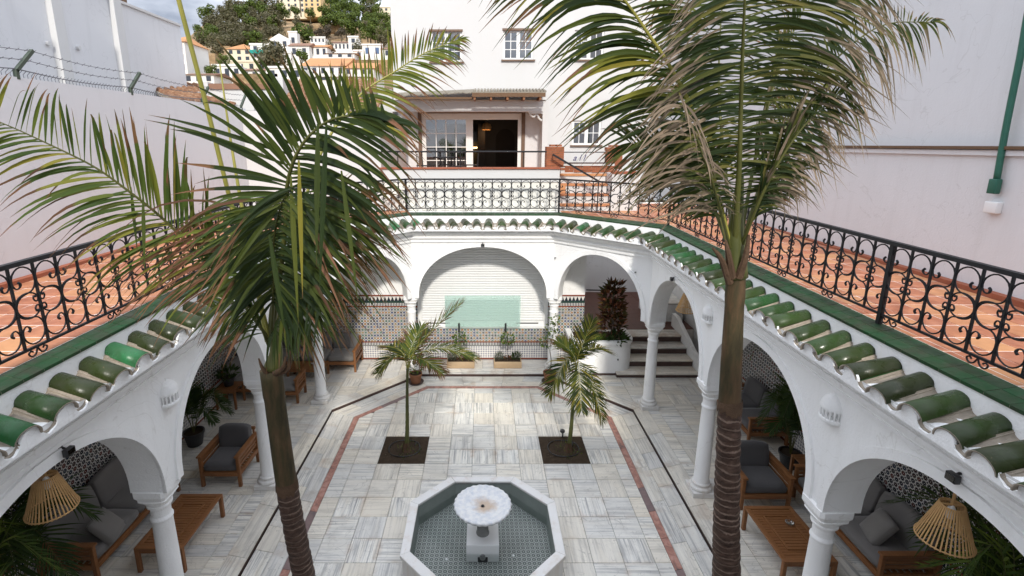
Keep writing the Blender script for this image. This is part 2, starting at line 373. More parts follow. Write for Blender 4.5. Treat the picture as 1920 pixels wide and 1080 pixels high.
def pooltile():
    k = NT('pool_bottom_tiles'); P = k.pos(); s = k.n('SeparateXYZ'); k.l(P, s.inputs[0]); u, v = s.outputs[0], s.outputs[1]
    x, y, r = star_cell(k, u, v, .074); st, oc = oct8(k, x, y); x2, y2, r2 = star_cell(k, u, v, .074, .5); st2, oc2 = oct8(k, x2, y2)
    lt = lambda a, b: k.math('LESS_THAN', a, b)
    a, b = (.60,.61,.585), (.028,.034,.032)
    c = k.mix(lt(oc, .44), a, b); c = k.mix(lt(oc, .36), c, a); c = k.mix(lt(st, .27), c, b); c = k.mix(lt(oc, .15), c, a); c = k.mix(lt(oc, .07), c, b)
    c = k.mix(lt(st2, .16), c, b); c = k.mix(lt(oc2, .08), c, a)
    c = k.mix(k.math('MULTIPLY', k.noise(P, 4, 5), .35), c, (.07,.10,.08))
    return k.fin(c, .5, .2)
M['pooltile'] = pooltile()
M['poolwall'] = simple('green_pool_wall', (.24,.27,.245), .5, var=.25)
M['stone'] = stucco('carved_marble', (.74,.72,.69), (.50,.36,.24), amt=.5, bump=.2, sc=2.); M['grey_stone'] = simple('grey_turned_stone', (.26,.26,.25), .6, var=.3)

def leafmat(name, stops, tipc, trans=.3):
    """'lf' holds: along leaf, random, dryness"""
    k = NT(name); a = k.n('Attribute', attribute_name='lf'); s = k.n('SeparateColor'); k.l(a.outputs['Color'], s.inputs[0]); t, r, d = s.outputs[0], s.outputs[1], s.outputs[2]
    c = k.ramp(r, stops)
    nz_ = k.noise(k.pos(), 18, 4); e = k.math('ADD', k.math('SUBTRACT', t, k.math('SUBTRACT', 1.12, d)), k.math('MULTIPLY', k.math('SUBTRACT', nz_, .5), .35))
    c = k.mix(k.ramp(e, [(.0, 0.), (.09, 1.)]), c, k.mix(k.math('FRACT', k.math('MULTIPLY', r, 13.7)), tipc, tuple(x*.35 for x in tipc)))
    k.fin(c, .6, .2)
    tl = k.n('BsdfTranslucent'); k.l(k.mix(.5, c, (.16,.20,.03)), tl.inputs[0]); m = k.n('MixShader'); m.inputs[0].default_value = trans
    k.l(k.p.outputs[0], m.inputs[1]); k.l(tl.outputs[0], m.inputs[2]); k.l(m.outputs[0], k.out.inputs[0]); return k.m
M['frond'] = leafmat('palm_leaflet', [(0., (.008,.018,.005)), (.35, (.018,.034,.008)), (.65, (.06,.078,.014)), (.85, (.17,.17,.022)), (1., (.28,.20,.03))], (.22,.10,.055))
M['frond_dry'] = leafmat('drying_palm_leaflet', [(0., (.010,.022,.006)), (.4, (.026,.042,.010)), (.7, (.11,.11,.025)), (1., (.27,.20,.07))], (.33,.245,.175))
M['frond_red'] = leafmat('reddish_palm_leaflet', [(0., (.025,.055,.012)), (.5, (.06,.095,.018)), (.8, (.15,.17,.025)), (1., (.24,.20,.03))], (.21,.09,.05))
M['leaf'] = leafmat('green_leaf', [(0., (.03,.07,.014)), (.5, (.08,.14,.025)), (1., (.20,.26,.04))], (.2,.15,.05))
M['leaf_dark'] = leafmat('dark_leaf', [(0., (.012,.03,.008)), (.6, (.022,.05,.012)), (1., (.05,.085,.02))], (.08,.06,.03))
M['leaf_grey'] = leafmat('grey_green_leaf', [(0., (.06,.075,.05)), (.5, (.10,.12,.085)), (1., (.16,.18,.13))], (.12,.10,.06))
M['croton'] = leafmat('croton_leaf', [(0., (.035,.012,.010)), (.4, (.07,.02,.012)), (.7, (.03,.045,.012)), (.88, (.22,.07,.03)), (1., (.32,.12,.07))], (.05,.02,.015), .2)
M['tree_olive'] = leafmat('olive_tree_leaf', [(0., (.055,.055,.03)), (.5, (.13,.115,.065)), (1., (.21,.18,.115))], (.05,.05,.02), .25)
M['tree_pine'] = leafmat('pine_tree_leaf', [(0., (.035,.06,.014)), (.5, (.10,.14,.026)), (1., (.21,.25,.05))], (.04,.05,.02), .25)
M['tree_brown'] = leafmat('dry_scrub_leaf', [(0., (.05,.04,.03)), (.5, (.09,.07,.05)), (1., (.14,.10,.07))], (.10,.08,.05), .2)
def rachis(name, a, b):
    k = NT(name); P = k.obj(); return k.fin(k.mix(k.noise(P, 5, 4), a, b), .45, .4)
M['rachis'] = rachis('yellow_green_midrib', (.16,.17,.03), (.38,.33,.07)); M['rachis_dark'] = rachis('olive_midrib', (.05,.055,.014), (.13,.13,.03)); M['shaft'] = rachis('crownshaft_green', (.035,.048,.010), (.11,.11,.03))
def trunk(name, ringed):
    k = NT(name); P = k.pos(); s = k.n('SeparateXYZ'); k.l(P, s.inputs[0]); z = s.outputs[2]
    if ringed:
        n = k.noise(k.map(P, (4, 4, 4)), 1.6, 4); zz = k.math('ADD', k.math('MULTIPLY', z, 17.), k.math('MULTIPLY', n, 1.6)); f = k.math('FRACT', zz)
        ring = k.ramp(f, [(0., 0.), (.06, 1.), (.20, .85), (.27, 0.)])
        base = k.ramp(k.noise(k.map(P, (5, 5, 14)), 3, 5, .65), [(.3, (.035,.02,.014)), (.55, (.085,.05,.036)), (.8, (.14,.09,.065))])
        c = k.mix(k.math('MULTIPLY', ring, k.ramp(k.noise(P, 9, 4), [(.3,.15),(.65,.9)])), base, (.30,.215,.165)); k.bump(k.math('ADD', f, k.math('MULTIPLY', k.noise(P, 40, 4), .6)), .7, .02)
    else:
        c = k.ramp(k.noise(k.map(P, (6, 6, 1.3)), 2., 6, .65), [(.3, (.020,.016,.008)), (.48, (.050,.038,.016)), (.60, (.085,.050,.024)), (.8, (.13,.10,.05))])
        c = k.mix(k.math('MULTIPLY', k.ramp(k.noise(k.map(P, (3, 3, .6)), 1.7, 4), [(.5, 0.), (.7, 1.)]), .6), c, (.035,.042,.012)); k.bump(k.noise(k.map(P, (20, 20, 2)), 2, 5), .35, .01)
    return k.fin(c, .7, .3)
M['trunk_ring'] = trunk('ringed_palm_bark', True); M['trunk_smooth'] = trunk('smooth_palm_sheath', False)
M['fibre'] = simple('torn_leaf_sheath', (.10,.06,.036), .85, .2, var=.6, sc=15, bump=.7)
M['stem'] = simple('thin_stem_bark', (.10,.075,.045), .8)

def atY(u, v, Y):
    """survey sheet reading (column, row) to a world point at depth Y"""
    a, b = (u-905)/940.744, (485-v)/940.744; c, s_ = .974861, .222791
    dy = c + b*s_; return (a/dy*Y, Y, 6.2 + (-s_ + b*c)/dy*Y)

# ---------------------------------------------------------------- courtyard geometry
def path(xl, xr, yA, xm, yF, y0=-.4): return [(xl, y0), (xl, yA), (-xm, yF), (xm, yF), (xr, yA), (xr, y0)]
FACE = path(-3.72, 3.78, 10.87, 1.86, 12.75)
BACK = path(-4.12, 4.18, 11.04, 2.03, 13.15)
TIP = path(-3.42, 3.49, 10.75, 1.74, 12.45)
TUP = path(-3.78, 3.93, 10.95, 1.94, 12.90)
COPI = path(-3.765, 3.915, 10.96, 1.94, 12.90)
RAIL = path(-4.0, 4.22, 11.30, 2.02, 13.28)
COPO = path(-4.04, 4.27, 11.33, 2.05, 13.34)
KERB = path(-3.57, 3.57, 10.80, 1.72, 12.68)
KERBO = path(-3.90, 3.90, 10.94, 1.86, 13.0)
up = lambda y: .0115*(y-4)
TERR = 4.32
def lerp(a, b, t): return tuple(a[i]+(b[i]-a[i])*t for i in range(len(a)))
def sweep(k, rails, closed_prof=False, mi=0):
    """rails: list of (path, z) -> joined strips along the whole path, heights follow up(y)"""
    n = len(rails[0][0]); vs = []
    for p, z in rails:
        for x, y in p: vs.append((x, y, z + up(y)))
    fs = []
    for i in range(len(rails)-1):
        for j in range(n-1): fs.append((i*n+j, i*n+j+1, (i+1)*n+j+1, (i+1)*n+j))
    k.add(vs, fs, mi)
def pmix(a, b, t): return [lerp(p, q, t) for p, q in zip(a, b)]

ground = bx('ground', (-60, -60, -1.2), (60, 40, -.35), M['soil']); tag(ground, kind='structure')

# --- marble floor of the court
OCT = [(-2.87,2.0),(2.87,2.0),(2.87,10.53),(1.42,11.98),(-1.42,11.98),(-2.87,10.53)]
OCT2 = [(-3.0,2.0),(3.0,2.0),(3.0,10.58),(1.47,12.11),(-1.47,12.11),(-3.0,10.58)]
FOUNT = (0.0, 6.62)
court = MB(); court.box((-3.57, 1.2, -.3), (3.57, 10.8, -.018)); court.prism([(-3.57,10.8),(3.57,10.8),(1.72,12.68),(-1.72,12.68)], -.3, -.018)
court = tag(court.build('courtyard_floor', M['grout']), 'white and grey streaked marble floor of the sunken courtyard', kind='structure')
TILE = {}
def slab(parent, poly, z1, th, mat, name, rot=0, gap=.003, bev=True):
    """one paving piece from a convex polygon; full rectangles share mesh data"""
    if area(poly) < .004: return
    cx = sum(p[0] for p in poly)/len(poly); cy = sum(p[1] for p in poly)/len(poly)
    c, s_ = math.cos(-rot), math.sin(-rot)
    loc = [((p[0]-cx)*c - (p[1]-cy)*s_, (p[0]-cx)*s_ + (p[1]-cy)*c) for p in poly]
    sh = [(x - gap*(1 if x > 0 else -1), y - gap*(1 if y > 0 else -1)) for x, y in loc]
    key = (name, mat.name, th, tuple((round(x, 3), round(y, 3)) for x, y in sh))
    me = TILE.get(key)
    if me is None:
        k = MB(); n = len(sh); e = .0025
        top = [(x*(1-.006), y*(1-.006), 0) for x, y in sh]
        vs = [(x, y, -th) for x, y in sh] + [(x, y, -e) for x, y in sh] + top
        fs = [tuple(range(2*n, 3*n))] + [(a*n+i, a*n+(i+1)%n, (a+1)*n+(i+1)%n, (a+1)*n+i) for a in (0, 1) for i in range(n)]
        k.add(vs, fs); me = bpy.data.meshes.new(name); me.from_pydata(k.v, [], k.f); me.materials.append(mat); TILE[key] = me
    o = mk(name, me, parent, (cx, cy, z1 + R.uniform(-.0012, .0012))); o.rotation_euler = (R.uniform(-.0015,.0015), R.uniform(-.0015,.0015), rot); return o
beds = [(-2.1012,-1.1562),(1.2062,2.1512)]
def in_fountain(x, y): return abs(x-FOUNT[0]) < .95 and abs(y-FOUNT[1]) < .95
px_, py_ = .4725, .484
y0_ = 8.82 - 12*py_
for j in range(0, 20):
    for i in range(-7, 10):
        x0, y0 = .025-2.5*px_ + i*px_, y0_ + j*py_
        x1, y1 = x0+px_, y0+py_
        cxm, cym = (x0+x1)/2, (y0+y1)/2
        if in_fountain(cxm, cym) or y0 < 3.2: continue
        if 8.82-.01 < cym < 8.82+2*py_ and (-2.1 < cxm < -1.156 or 1.206 < cxm < 2.15): continue
        poly = clip([(x0,y0),(x1,y0),(x1,y1),(x0,y1)], OCT)
        if not poly: continue
        if len(poly) == 4 and abs(area(poly)-px_*py_) < 1e-4 and R.random() < .5: poly = poly[1:]+poly[:1]; slab(court, poly, 0, .016, M['marble'], 'marble_tile', rot=PI/2)
        else: slab(court, poly, 0, .016, M['marble'], 'marble_tile')
# red marble band, a ring of short pieces between OCT and OCT2
def ring_pieces(a, b, step, name, mat, parent, z, seg=None):
    for i in range(1, len(a)):
        if i == 0: continue
        p, q, r_, s_ = a[i], a[(i+1)%len(a)], b[i], b[(i+1)%len(a)]
        if seg is not None and i not in seg: continue
        Lg = math.dist(p, q); n = max(1, round(Lg/step)); rot = math.atan2(q[1]-p[1], q[0]-p[0])
        for j in range(n):
            t0, t1 = j/n, (j+1)/n
            poly = [lerp(r_, s_, t0), lerp(r_, s_, t1), lerp(p, q, t1), lerp(p, q, t0)]
            slab(parent, poly, z, .016, mat, name, rot=rot)
ring_pieces(OCT, OCT2, .62, 'red_marble_strip', M['red_marble'], court, 0)
K2 = [(-3.565,2.0),(3.565,2.0),(3.565,10.79),(1.72,12.67),(-1.72,12.67),(-3.565,10.79)]
ring_pieces(OCT2, [lerp(a, b, .46) for a, b in zip(OCT2, K2)], .92, 'marble_border_slab', M['marble_trim'], court, 0)
ring_pieces([lerp(a, b, .46) for a, b in zip(OCT2, K2)], K2, .5, 'marble_border_slab', M['marble_trim'], court, 0)

# --- raised gallery floor with its kerb
GZ = .075
gal = MB()
gal.box((-6.6, 1.2, -.3), (-3.9, 11, GZ-.018)); gal.prism([(-6.6,11),(-3.9,11),(-1.9,13.0),(-1.9,14),(-6.6,14)], -.3, GZ-.018)
gal.box((3.9, 1.2, -.3), (6.6, 11, GZ-.018)); gal.prism([(3.9,11),(6.6,11),(6.6,14),(1.9,14),(1.9,13.0)], -.3, GZ-.018)
gal.box((-1.9, 12.99, -.3), (1.9, 14, GZ-.018))
gal = tag(gal.build('gallery_floor', M['grout']), 'streaked marble floor of the raised gallery under the arches', kind='structure')
def offs(p, q, w):
    d = Vector((q[0]-p[0], q[1]-p[1])).normalized(); return (p[0]-d.y*w, p[1]+d.x*w)
for i in range(5):
    p, q, r_, s_ = KERB[i], KERB[i+1], KERBO[i], KERBO[i+1]
    if i in (0, 4):
        p = (p[0], 2.0) if i == 0 else p; r_ = (r_[0], 2.0) if i == 0 else r_; q = (q[0], 2.0) if i == 4 else q; s_ = (s_[0], 2.0) if i == 4 else s_
    Lg = math.dist(p, q); n = max(1, round(Lg/1.05)); rot = math.atan2(q[1]-p[1], q[0]-p[0])
    for j in range(n):
        poly = [lerp(p, q, j/n), lerp(p, q, (j+1)/n), lerp(r_, s_, (j+1)/n), lerp(r_, s_, j/n)]
        slab(gal, poly if area(poly) else poly, GZ+.006, .02, M['marble_trim'], 'kerb_slab', rot=rot)
        pin = [lerp(poly[0], poly[3], .045), lerp(poly[1], poly[2], .045), lerp(poly[1], poly[2], .12), lerp(poly[0], poly[3], .12)]
        k = MB(); k.prism(pin, -.016, GZ-.015); k.build('kerb_riser', M['riser'], gal)
def gallery_tiles(poly, sx):
    s = .46
    xs = [q[0] for q in poly]; ys = [q[1] for q in poly]
    i0, i1 = math.floor(min(xs)/s)-1, math.ceil(max(xs)/s)+1
    for j in range(int(min(ys)/s)-1, int(max(ys)/s)+2):
        for i in range(i0, i1):
            x0, y0 = i*s, j*s; q = clip([(x0,y0),(x0+s,y0),(x0+s,y0+s),(x0,y0+s)], poly)
            if not q: continue
            h = (i*7 + j*5) % 4
            if len(q) == 4 and abs(area(q)-s*s) < 1e-4 and h in (0, 3):
                for t in (0, .5): slab(gal, [(x0,y0+s*t),(x0+s,y0+s*t),(x0+s,y0+s*(t+.5)),(x0,y0+s*(t+.5))], GZ, .016, M['marble'], 'marble_tile')
            elif len(q) == 4 and abs(area(q)-s*s) < 1e-4 and h == 2: slab(gal, q[1:]+q[:1], GZ, .016, M['marble'], 'marble_tile', rot=PI/2)
            else: slab(gal, q, GZ, .016, M['marble'], 'marble_tile')
gallery_tiles([(-6.38,5.2),(-3.9,5.2),(-3.9,10.94),(-6.38,10.94)], -1)
gallery_tiles([(-6.38,10.94),(-3.9,10.94),(-1.86,13.0),(-1.86,13.6),(-6.38,13.6)], -1)
gallery_tiles([(3.9,5.2),(6.38,5.2),(6.38,10.94),(3.9,10.94)], 1)
gallery_tiles([(3.9,10.94),(6.38,10.94),(6.38,13.6),(1.86,13.6),(1.86,13.0)], 1)
for i in range(4): slab(gal, [(-1.86+i*.93,13.0),(-.93+i*.93,13.0),(-.93+i*.93,13.6),(-1.86+i*.93,13.6)], GZ, .016, M['marble_trim'], 'marble_slab')

# --- perimeter walls
def wallbox(name, label, a, b, m, cat='wall'):
    return tag(bx(name, a, b, m), label, cat)
lw = thing('boundary_wall', 'long pale lavender-white wall left of the terrace, barbed wire along its top', 'wall')
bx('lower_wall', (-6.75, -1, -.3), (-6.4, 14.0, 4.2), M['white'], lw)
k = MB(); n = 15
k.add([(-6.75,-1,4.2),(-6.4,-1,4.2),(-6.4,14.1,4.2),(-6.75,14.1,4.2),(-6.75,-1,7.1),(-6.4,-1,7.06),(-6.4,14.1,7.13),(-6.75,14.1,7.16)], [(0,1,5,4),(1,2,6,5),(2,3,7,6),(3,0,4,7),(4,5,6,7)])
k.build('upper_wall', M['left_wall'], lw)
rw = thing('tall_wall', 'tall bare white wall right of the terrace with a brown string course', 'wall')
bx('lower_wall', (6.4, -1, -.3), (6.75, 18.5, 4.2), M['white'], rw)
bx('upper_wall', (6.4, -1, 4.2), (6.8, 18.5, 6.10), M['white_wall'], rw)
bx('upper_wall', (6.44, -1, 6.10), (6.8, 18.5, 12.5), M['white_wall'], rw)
bx('string_course', (6.33, -1, 6.135), (6.5, 18.5, 6.175), M['wood_dark'], rw); bx('ledge', (6.36, -1, 6.06), (6.46, 18.5, 6.125), M['white_wall'], rw)
bw = thing('back_wall', 'white wall behind the far arches, tiled dado below', 'wall')
bx('plaster', (-6.4, 13.65, -.3), (-1.86, 13.95, 4.2), M['white'], bw); bx('plaster', (1.86, 13.65, -.3), (2.9, 13.95, 4.2), M['white'], bw)
bx('plaster', (-1.86, 13.65, -.3), (1.86, 13.95, 1.06), M['white'], bw); bx('plaster', (-1.86, 13.65, 3.75), (1.86, 13.95, 4.2), M['white'], bw)
bx('plaster', (-1.86, 13.86, 1.06), (1.86, 13.95, 3.75), M['white'], bw)
bx('corner_wall', (2.6, 13.95, -.3), (2.9, 18.2, 4.2), M['white'], bw)
def dado(parent, name, p, q, z0, z1, m, th=.025, uo=0):
    d = Vector((q[0]-p[0], q[1]-p[1])); Lg = d.length; d.normalize(); nx, ny = d.y*th, -d.x*th
    k = MB(); k.uv = []
    P4 = [(p[0]+nx, p[1]+ny), (q[0]+nx, q[1]+ny), (q[0], q[1]), (p[0], p[1])]
    uu = [uo, uo+Lg, uo+Lg, uo]
    for z in (z0, z1):
        for (x, y), u in zip(P4, uu): k.v.append((x, y, z)); k.uv.append((u, z-GZ))
    k.f = [(0,1,5,4),(1,2,6,5),(3,0,4,7),(4,5,6,7)]; k.m = [0]*4
    return k.build(name, m, parent)
dado(bw, 'tiled_dado', (-6.375, 13.65), (-1.86, 13.65), GZ, 2.03, M['azulejo'])
dado(bw, 'tiled_dado', (-1.86, 13.65), (1.86, 13.65), GZ, 1.04, M['azulejo'], uo=4.515)
dado(bw, 'tiled_dado', (1.86, 13.65), (2.9, 13.65), GZ, 2.03, M['azulejo'], uo=8.235)
bx('dado_cap', (-1.86, 13.61, 1.04), (1.86, 13.66, 1.07), M['riser'], bw)
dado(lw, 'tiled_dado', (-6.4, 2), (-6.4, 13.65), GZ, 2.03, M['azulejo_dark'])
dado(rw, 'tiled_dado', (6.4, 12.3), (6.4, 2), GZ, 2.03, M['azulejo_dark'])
# --- roller shutter window
sh = thing('roller_shutter', 'closed white roller shutter in the wide window behind the central arch', 'shutter', (0, 13.7, 1.07))
bx('sill', (-1.9, -.10, -.03), (1.9, .02, .03), M['pvc_frame'], sh); 
for sx in (-1, 1): bx('frame', (sx*1.8-.06, -.035, .03), (sx*1.8+.06, .12, 2.68), M['pvc_frame'], sh)
bx('bottom_rail', (-1.74, -.02, .03), (1.74, .1, .16), M['pvc_frame'], sh); bx('gap', (.95, -.026, .085), (1.6, -.02, .115), M['black'], sh); bx('gap', (-1.6, -.026, .085), (-.95, -.02, .115), M['black'], sh)  # black strips on the rail stand for shaded slots
k = MB(); prof = [(0,.0),(-.013,.012),(-.017,.035),(-.013,.058),(0,.068)]
k.add([(x, y, z) for x in (-1.74, 1.74) for y, z in prof], [(i, i+1, 6+i, 5+i) for i in range(4)] + [(0,5,9,4)])
sl = k.build('slat', M['pvc'], sh, loc=(0, .05, .17)); 
for i in range(1, 35):
    c = mk('slat', sl.data, sh, (0, .05, .17+i*.072))
mg = thing('glass_screen', 'mint green translucent screen on two dark posts before the shutter', 'screen', (0, 13.42, 1.1))
bx('sheet', (-1.06, -.006, .06), (1.06, .006, .98), M['mint'], mg)
for x in (-.67, .65): bx('post', (x-.025, -.02, -.1), (x+.025, .03, .16), M['iron'], mg)

# --- arcade
arc = thing('arcade', 'white octagonal arcade with rounded arches round the courtyard', 'arcade')
colL = [(-3.88, 2.3), (-3.88, 5.28), (-3.92, 8.12)]; 
colsL = [2.35, 5.28, 8.12]; colsR = [1.95, 4.95, 7.9]
def nodes():
    f, b = [], []
    for y in [-.4]+colsL: f.append((FACE[0][0], y)); b.append((BACK[0][0], y))
    for i in (1, 2, 3, 4): f.append(FACE[i]); b.append(BACK[i])
    for y in colsR[::-1]+[-.4]: f.append((FACE[5][0], y)); b.append((BACK[5][0], y))
    return f, b
NF, NB_ = nodes()
SPR = 2.22; TOPZ = 4.07
pier = .17
def arch_z(s, Lg, crown, spr=SPR):
    h = Lg/2 - pier; d = abs(s - Lg/2)
    if d >= h: return spr
    return spr + .07 + (crown-spr-.07)*math.sqrt(max(0, 1-(d/h)**2.15))
bays = []
for i in range(len(NF)-1):
    f0, f1, b0, b1 = NF[i], NF[i+1], NB_[i], NB_[i+1]; Lg = math.dist(f0, f1)
    spr = SPR; crown = 3.50
    far = 5 == i
    s_list = [0, pier*.6]; n = 40; h = Lg/2-pier
    s_list += [Lg/2 - h*math.cos(PI*j/n) for j in range(n+1)] + [Lg-pier*.6, Lg]
    wall = MB(); vo = []; ring = MB()
    N_ = len(s_list); dirx = Vector((f1[0]-f0[0], f1[1]-f0[1], 0)).normalized(); nrm = Vector((dirx.y, -dirx.x, 0))
    # nrm should point to the court centre
    mid = Vector(((f0[0]+f1[0])/2, (f0[1]+f1[1])/2, 0))
    if nrm.dot(Vector((0, 6, 0))-mid) < 0: nrm = -nrm
    for s_ in s_list:
        t = s_/Lg; fx, fy = lerp(f0, f1, t); bxx, by = lerp(b0, b1, t)
        zz = arch_z(s_, Lg, crown + up(mid.y)); tz = TOPZ + up(fy)
        wall.v += [(fx, fy, zz), (fx, fy, tz), (bxx, by, zz), (bxx, by, tz)]
    for j in range(N_-1):
        a, b = 4*j, 4*(j+1)
        wall.f += [(a, b, b+1, a+1), (a+2, a+3, b+3, b+2), (a, a+2, b+2, b), (a+1, b+1, b+3, a+3)]; wall.m += [0]*4
    wall.build('arch_wall', M['white'], arc)
    # raised archivolt
    w = .105; dep = .028
    pts = [(s_, arch_z(s_, Lg, crown+up(mid.y))) for s_ in s_list[2:-2]]
    pts[0] = (pts[0][0], SPR); pts[-1] = (pts[-1][0], SPR)
    cs, cz = Lg/2, SPR
    vs = []
    for j, (s_, z) in enumerate(pts):
        a = pts[max(0, j-1)]; b = pts[min(len(pts)-1, j+1)]; tx, tz = b[0]-a[0], b[1]-a[1]; l_ = math.hypot(tx, tz); nx, nz_ = -tz/l_, tx/l_
        o = (s_ + nx*w, z + nz_*w)
        if j == 0: o = (s_-w, SPR)
        if j == len(pts)-1: o = (s_+w, SPR)
        o = (min(max(o[0], .012), Lg-.012), o[1])
        for (ss, z2), dd in (((s_+(.0), z), 0), ((s_, z), dep), (o, dep), (o, 0)):
            P_ = Vector((*lerp(f0, f1, ss/Lg), z2)) + nrm*(dd if dd else -.01); vs.append(P_)
    fs = [(4*j+q, 4*j+q+1, 4*j+5+q, 4*j+4+q) for j in range(len(pts)-1) for q in range(3)]
    ring.add(vs, fs); ring.build('archivolt', M['white'], arc)
    bays.append((f0, f1, Lg, nrm, crown+up(mid.y)))
# cornice mouldings
k = MB(); F = FACE; T_ = TIP
prof = [(-.01, 3.625), (.13, 3.628), (.14, 3.665), (.07, 3.668), (.07, 3.69), (.16, 3.72), (.30, 3.74), (.31, 3.785), (.22, 3.788), (.23, 3.81), (.42, 3.85), (.50, 3.88), (.51, 3.915), (.43, 3.918), (.44, 3.935), (.70, 3.95), (.86, 3.975), (.90, 4.01), (.90, 4.03), (-.01, 4.05)]
sweep(k, [(pmix(F, T_, a), z) for a, z in prof]); k.build('cornice', M['white'], arc)
# plaster band between eave tiles and coping
k = MB(); sweep(k, [(TUP, 3.95), (TUP, TERR-.032), (COPO, TERR-.031)]); k.build('parapet_band', M['white'], arc)
# --- eave of green barrel tiles
eave = thing('tiled_eave', 'overhanging eave of green glazed barrel tiles with scalloped white plaster edge', 'roof eave')
def barrel(r0, r1, Lg, th, name, convex=True):
    k = MB(); n = 10; vs = []
    for st in range(3):
        t = st/2; r = r0+(r1-r0)*t
        for rr in (r, r-th):
            for j in range(n+1):
                a = PI*(j/n); zz = rr*math.sin(a)*(1 if convex else -1)
                vs.append((rr*math.cos(a), -Lg*t, zz))
    m = 2*(n+1); fs = []; mi = []
    for st in range(2):
        for j in range(n):
            o = st*m + j; fs.append((o, o+1, o+m+1, o+m)); mi.append(0)
            o += n+1; fs.append((o, o+m, o+m+1, o+1)); mi.append(1)
    o = 2*m
    for j in range(n): fs.append((o+j, o+j+1, o+n+2+j, o+n+1+j)); mi.append(1)
    for j in range(n): fs.append((j, n+1+j, n+2+j, j+1)); mi.append(0)
    # plaster plug inside the end
    b = len(vs); e = -Lg*(.93)
    vs.append((0, e, 0)); 
    for j in range(n+1):
        a = PI*j/n; vs.append(((r1-th)*math.cos(a), e, (r1-th)*math.sin(a)*(1 if convex else -1)))
    for j in range(n): fs.append((b, b+1+j, b+2+j)); mi.append(2)
    me = bpy.data.meshes.new(name); me.from_pydata(vs, [], fs)
    for mm in (M['glaze'], M['mortar'], M['white']): me.materials.append(mm)
    me.polygons.foreach_set('material_index', mi); me.polygons.foreach_set('use_smooth', [True]*len(fs)); return me
B1 = [barrel(.090, .108, .42, .013, 'roof_tile'), barrel(.093, .105, .43, .013, 'roof_tile'), barrel(.087, .111, .41, .013, 'roof_tile')]
B2 = barrel(.078, .080, .40, .014, 'channel_tile', False)
mort = MB(); scal = MB()
def seg_tiles(i, sp=.335):
    a, b = TUP[i], TUP[i+1]; c, d = TIP[i], TIP[i+1]
    if i == 0: a, c = (a[0], 1.6), (c[0], 1.6)
    if i == 4: b, d = (b[0], 1.6), (d[0], 1.6)
    Lg = math.dist(a, b); n = max(1, round(Lg/sp)); 
    dv = Vector((d[0]-c[0], d[1]-c[1], 0)).normalized(); nr = Vector((dv.y, -dv.x, 0))
    m = Vector(((a[0]+b[0])/2, (a[1]+b[1])/2, 0))
    if nr.dot(Vector((0, 6, 0))-m) < 0: nr = -nr
    line = []
    for j in range(n):
        t = (j+.5)/n; U = Vector((*lerp(a, b, t), 0)); Q = Vector((*lerp(c, d, t), 0)); y = U.y
        U.z = 4.135 + up(y); Q.z = 4.035 + up(y)
        D = (Q-U); D.normalize()
        o = mk('roof_tile', B1[R.randrange(3)], eave, U + Vector((0,0,.005)))
        # local -Y along D
        X = D.cross(Vector((0,0,1))).normalized()*-1; Z = X.cross(-D).normalized()
        if Z.z < 0: Z = -Z; X = -X
        rot = Matrix((X, -D, Z)).transposed(); 
        if rot.determinant() < 0: rot = Matrix((-X, -D, Z)).transposed()
        jit = Matrix.Rotation(R.gauss(0,.06), 3, 'Z') @ Matrix.Rotation(R.uniform(-.05,.04), 3, 'X') @ Matrix.Rotation(R.gauss(0,.06), 3, 'Y')
        o.rotation_euler = (rot @ jit).to_euler(); sc = (U-Q).length/.40; o.scale = (R.uniform(.97,1.04), sc*R.uniform(.98,1.05), R.uniform(.95,1.04))
        # mortar bed under the cover
        sidev = X*.105
        p0, p1 = U - D*.01, Q - D*.05
        mort.beam(p0 - Vector((0,0,.035)), p1 - Vector((0,0,.035)), .222, .07)
        if j < n:
            t2 = (j+1)/n
            if t2 < 1 or True:
                U2 = Vector((*lerp(a, b, t2), U.z)); Q2 = Vector((*lerp(c, d, t2), Q.z)); 
                o = mk('channel_tile', B2, eave, U2 + Vector((0,0,.012))); o.rotation_euler = rot.to_euler(); o.scale = (1, sc, .8)
    # scalloped plaster edge
    NS = n*16; L0 = len(scal.v)
    for q in range(NS+1):
        t = q/NS; ph = (t*n) % 1; base = Vector((*lerp(c, d, t), 0)) - nr*.012
        z = 4.035 + up(base.y)
        dd = abs(ph-.5)*sp
        if dd < .101: h = -.014 + math.sqrt(max(0, .101**2-dd**2))*.92
        else: h = -.014 - .035*math.sin((dd-.101)/(sp/2-.101)*PI/2)
        h += .004*math.sin(q*1.7)
        lo = 3.965 + up(base.y)
        th = nr*.022
        scal.v += [tuple(base + Vector((0,0,lo))), tuple(base + th + Vector((0,0,lo))), tuple(base + th + Vector((0,0,z+h))), tuple(base + Vector((0,0,z+h)))]
    for q in range(NS):
        e = L0+4*q
        for f in ((0,1,5,4),(1,2,6,5),(2,3,7,6),(3,0,4,7)): scal.f.append(tuple(e+g for g in f)); scal.m.append(0)
for i in range(5): seg_tiles(i)
mort.build('mortar_bed', M['mortar'], eave)
# thin the scallop so that the tile ends read: open under each cover
scal.build('scalloped_edge', M['white'], eave)
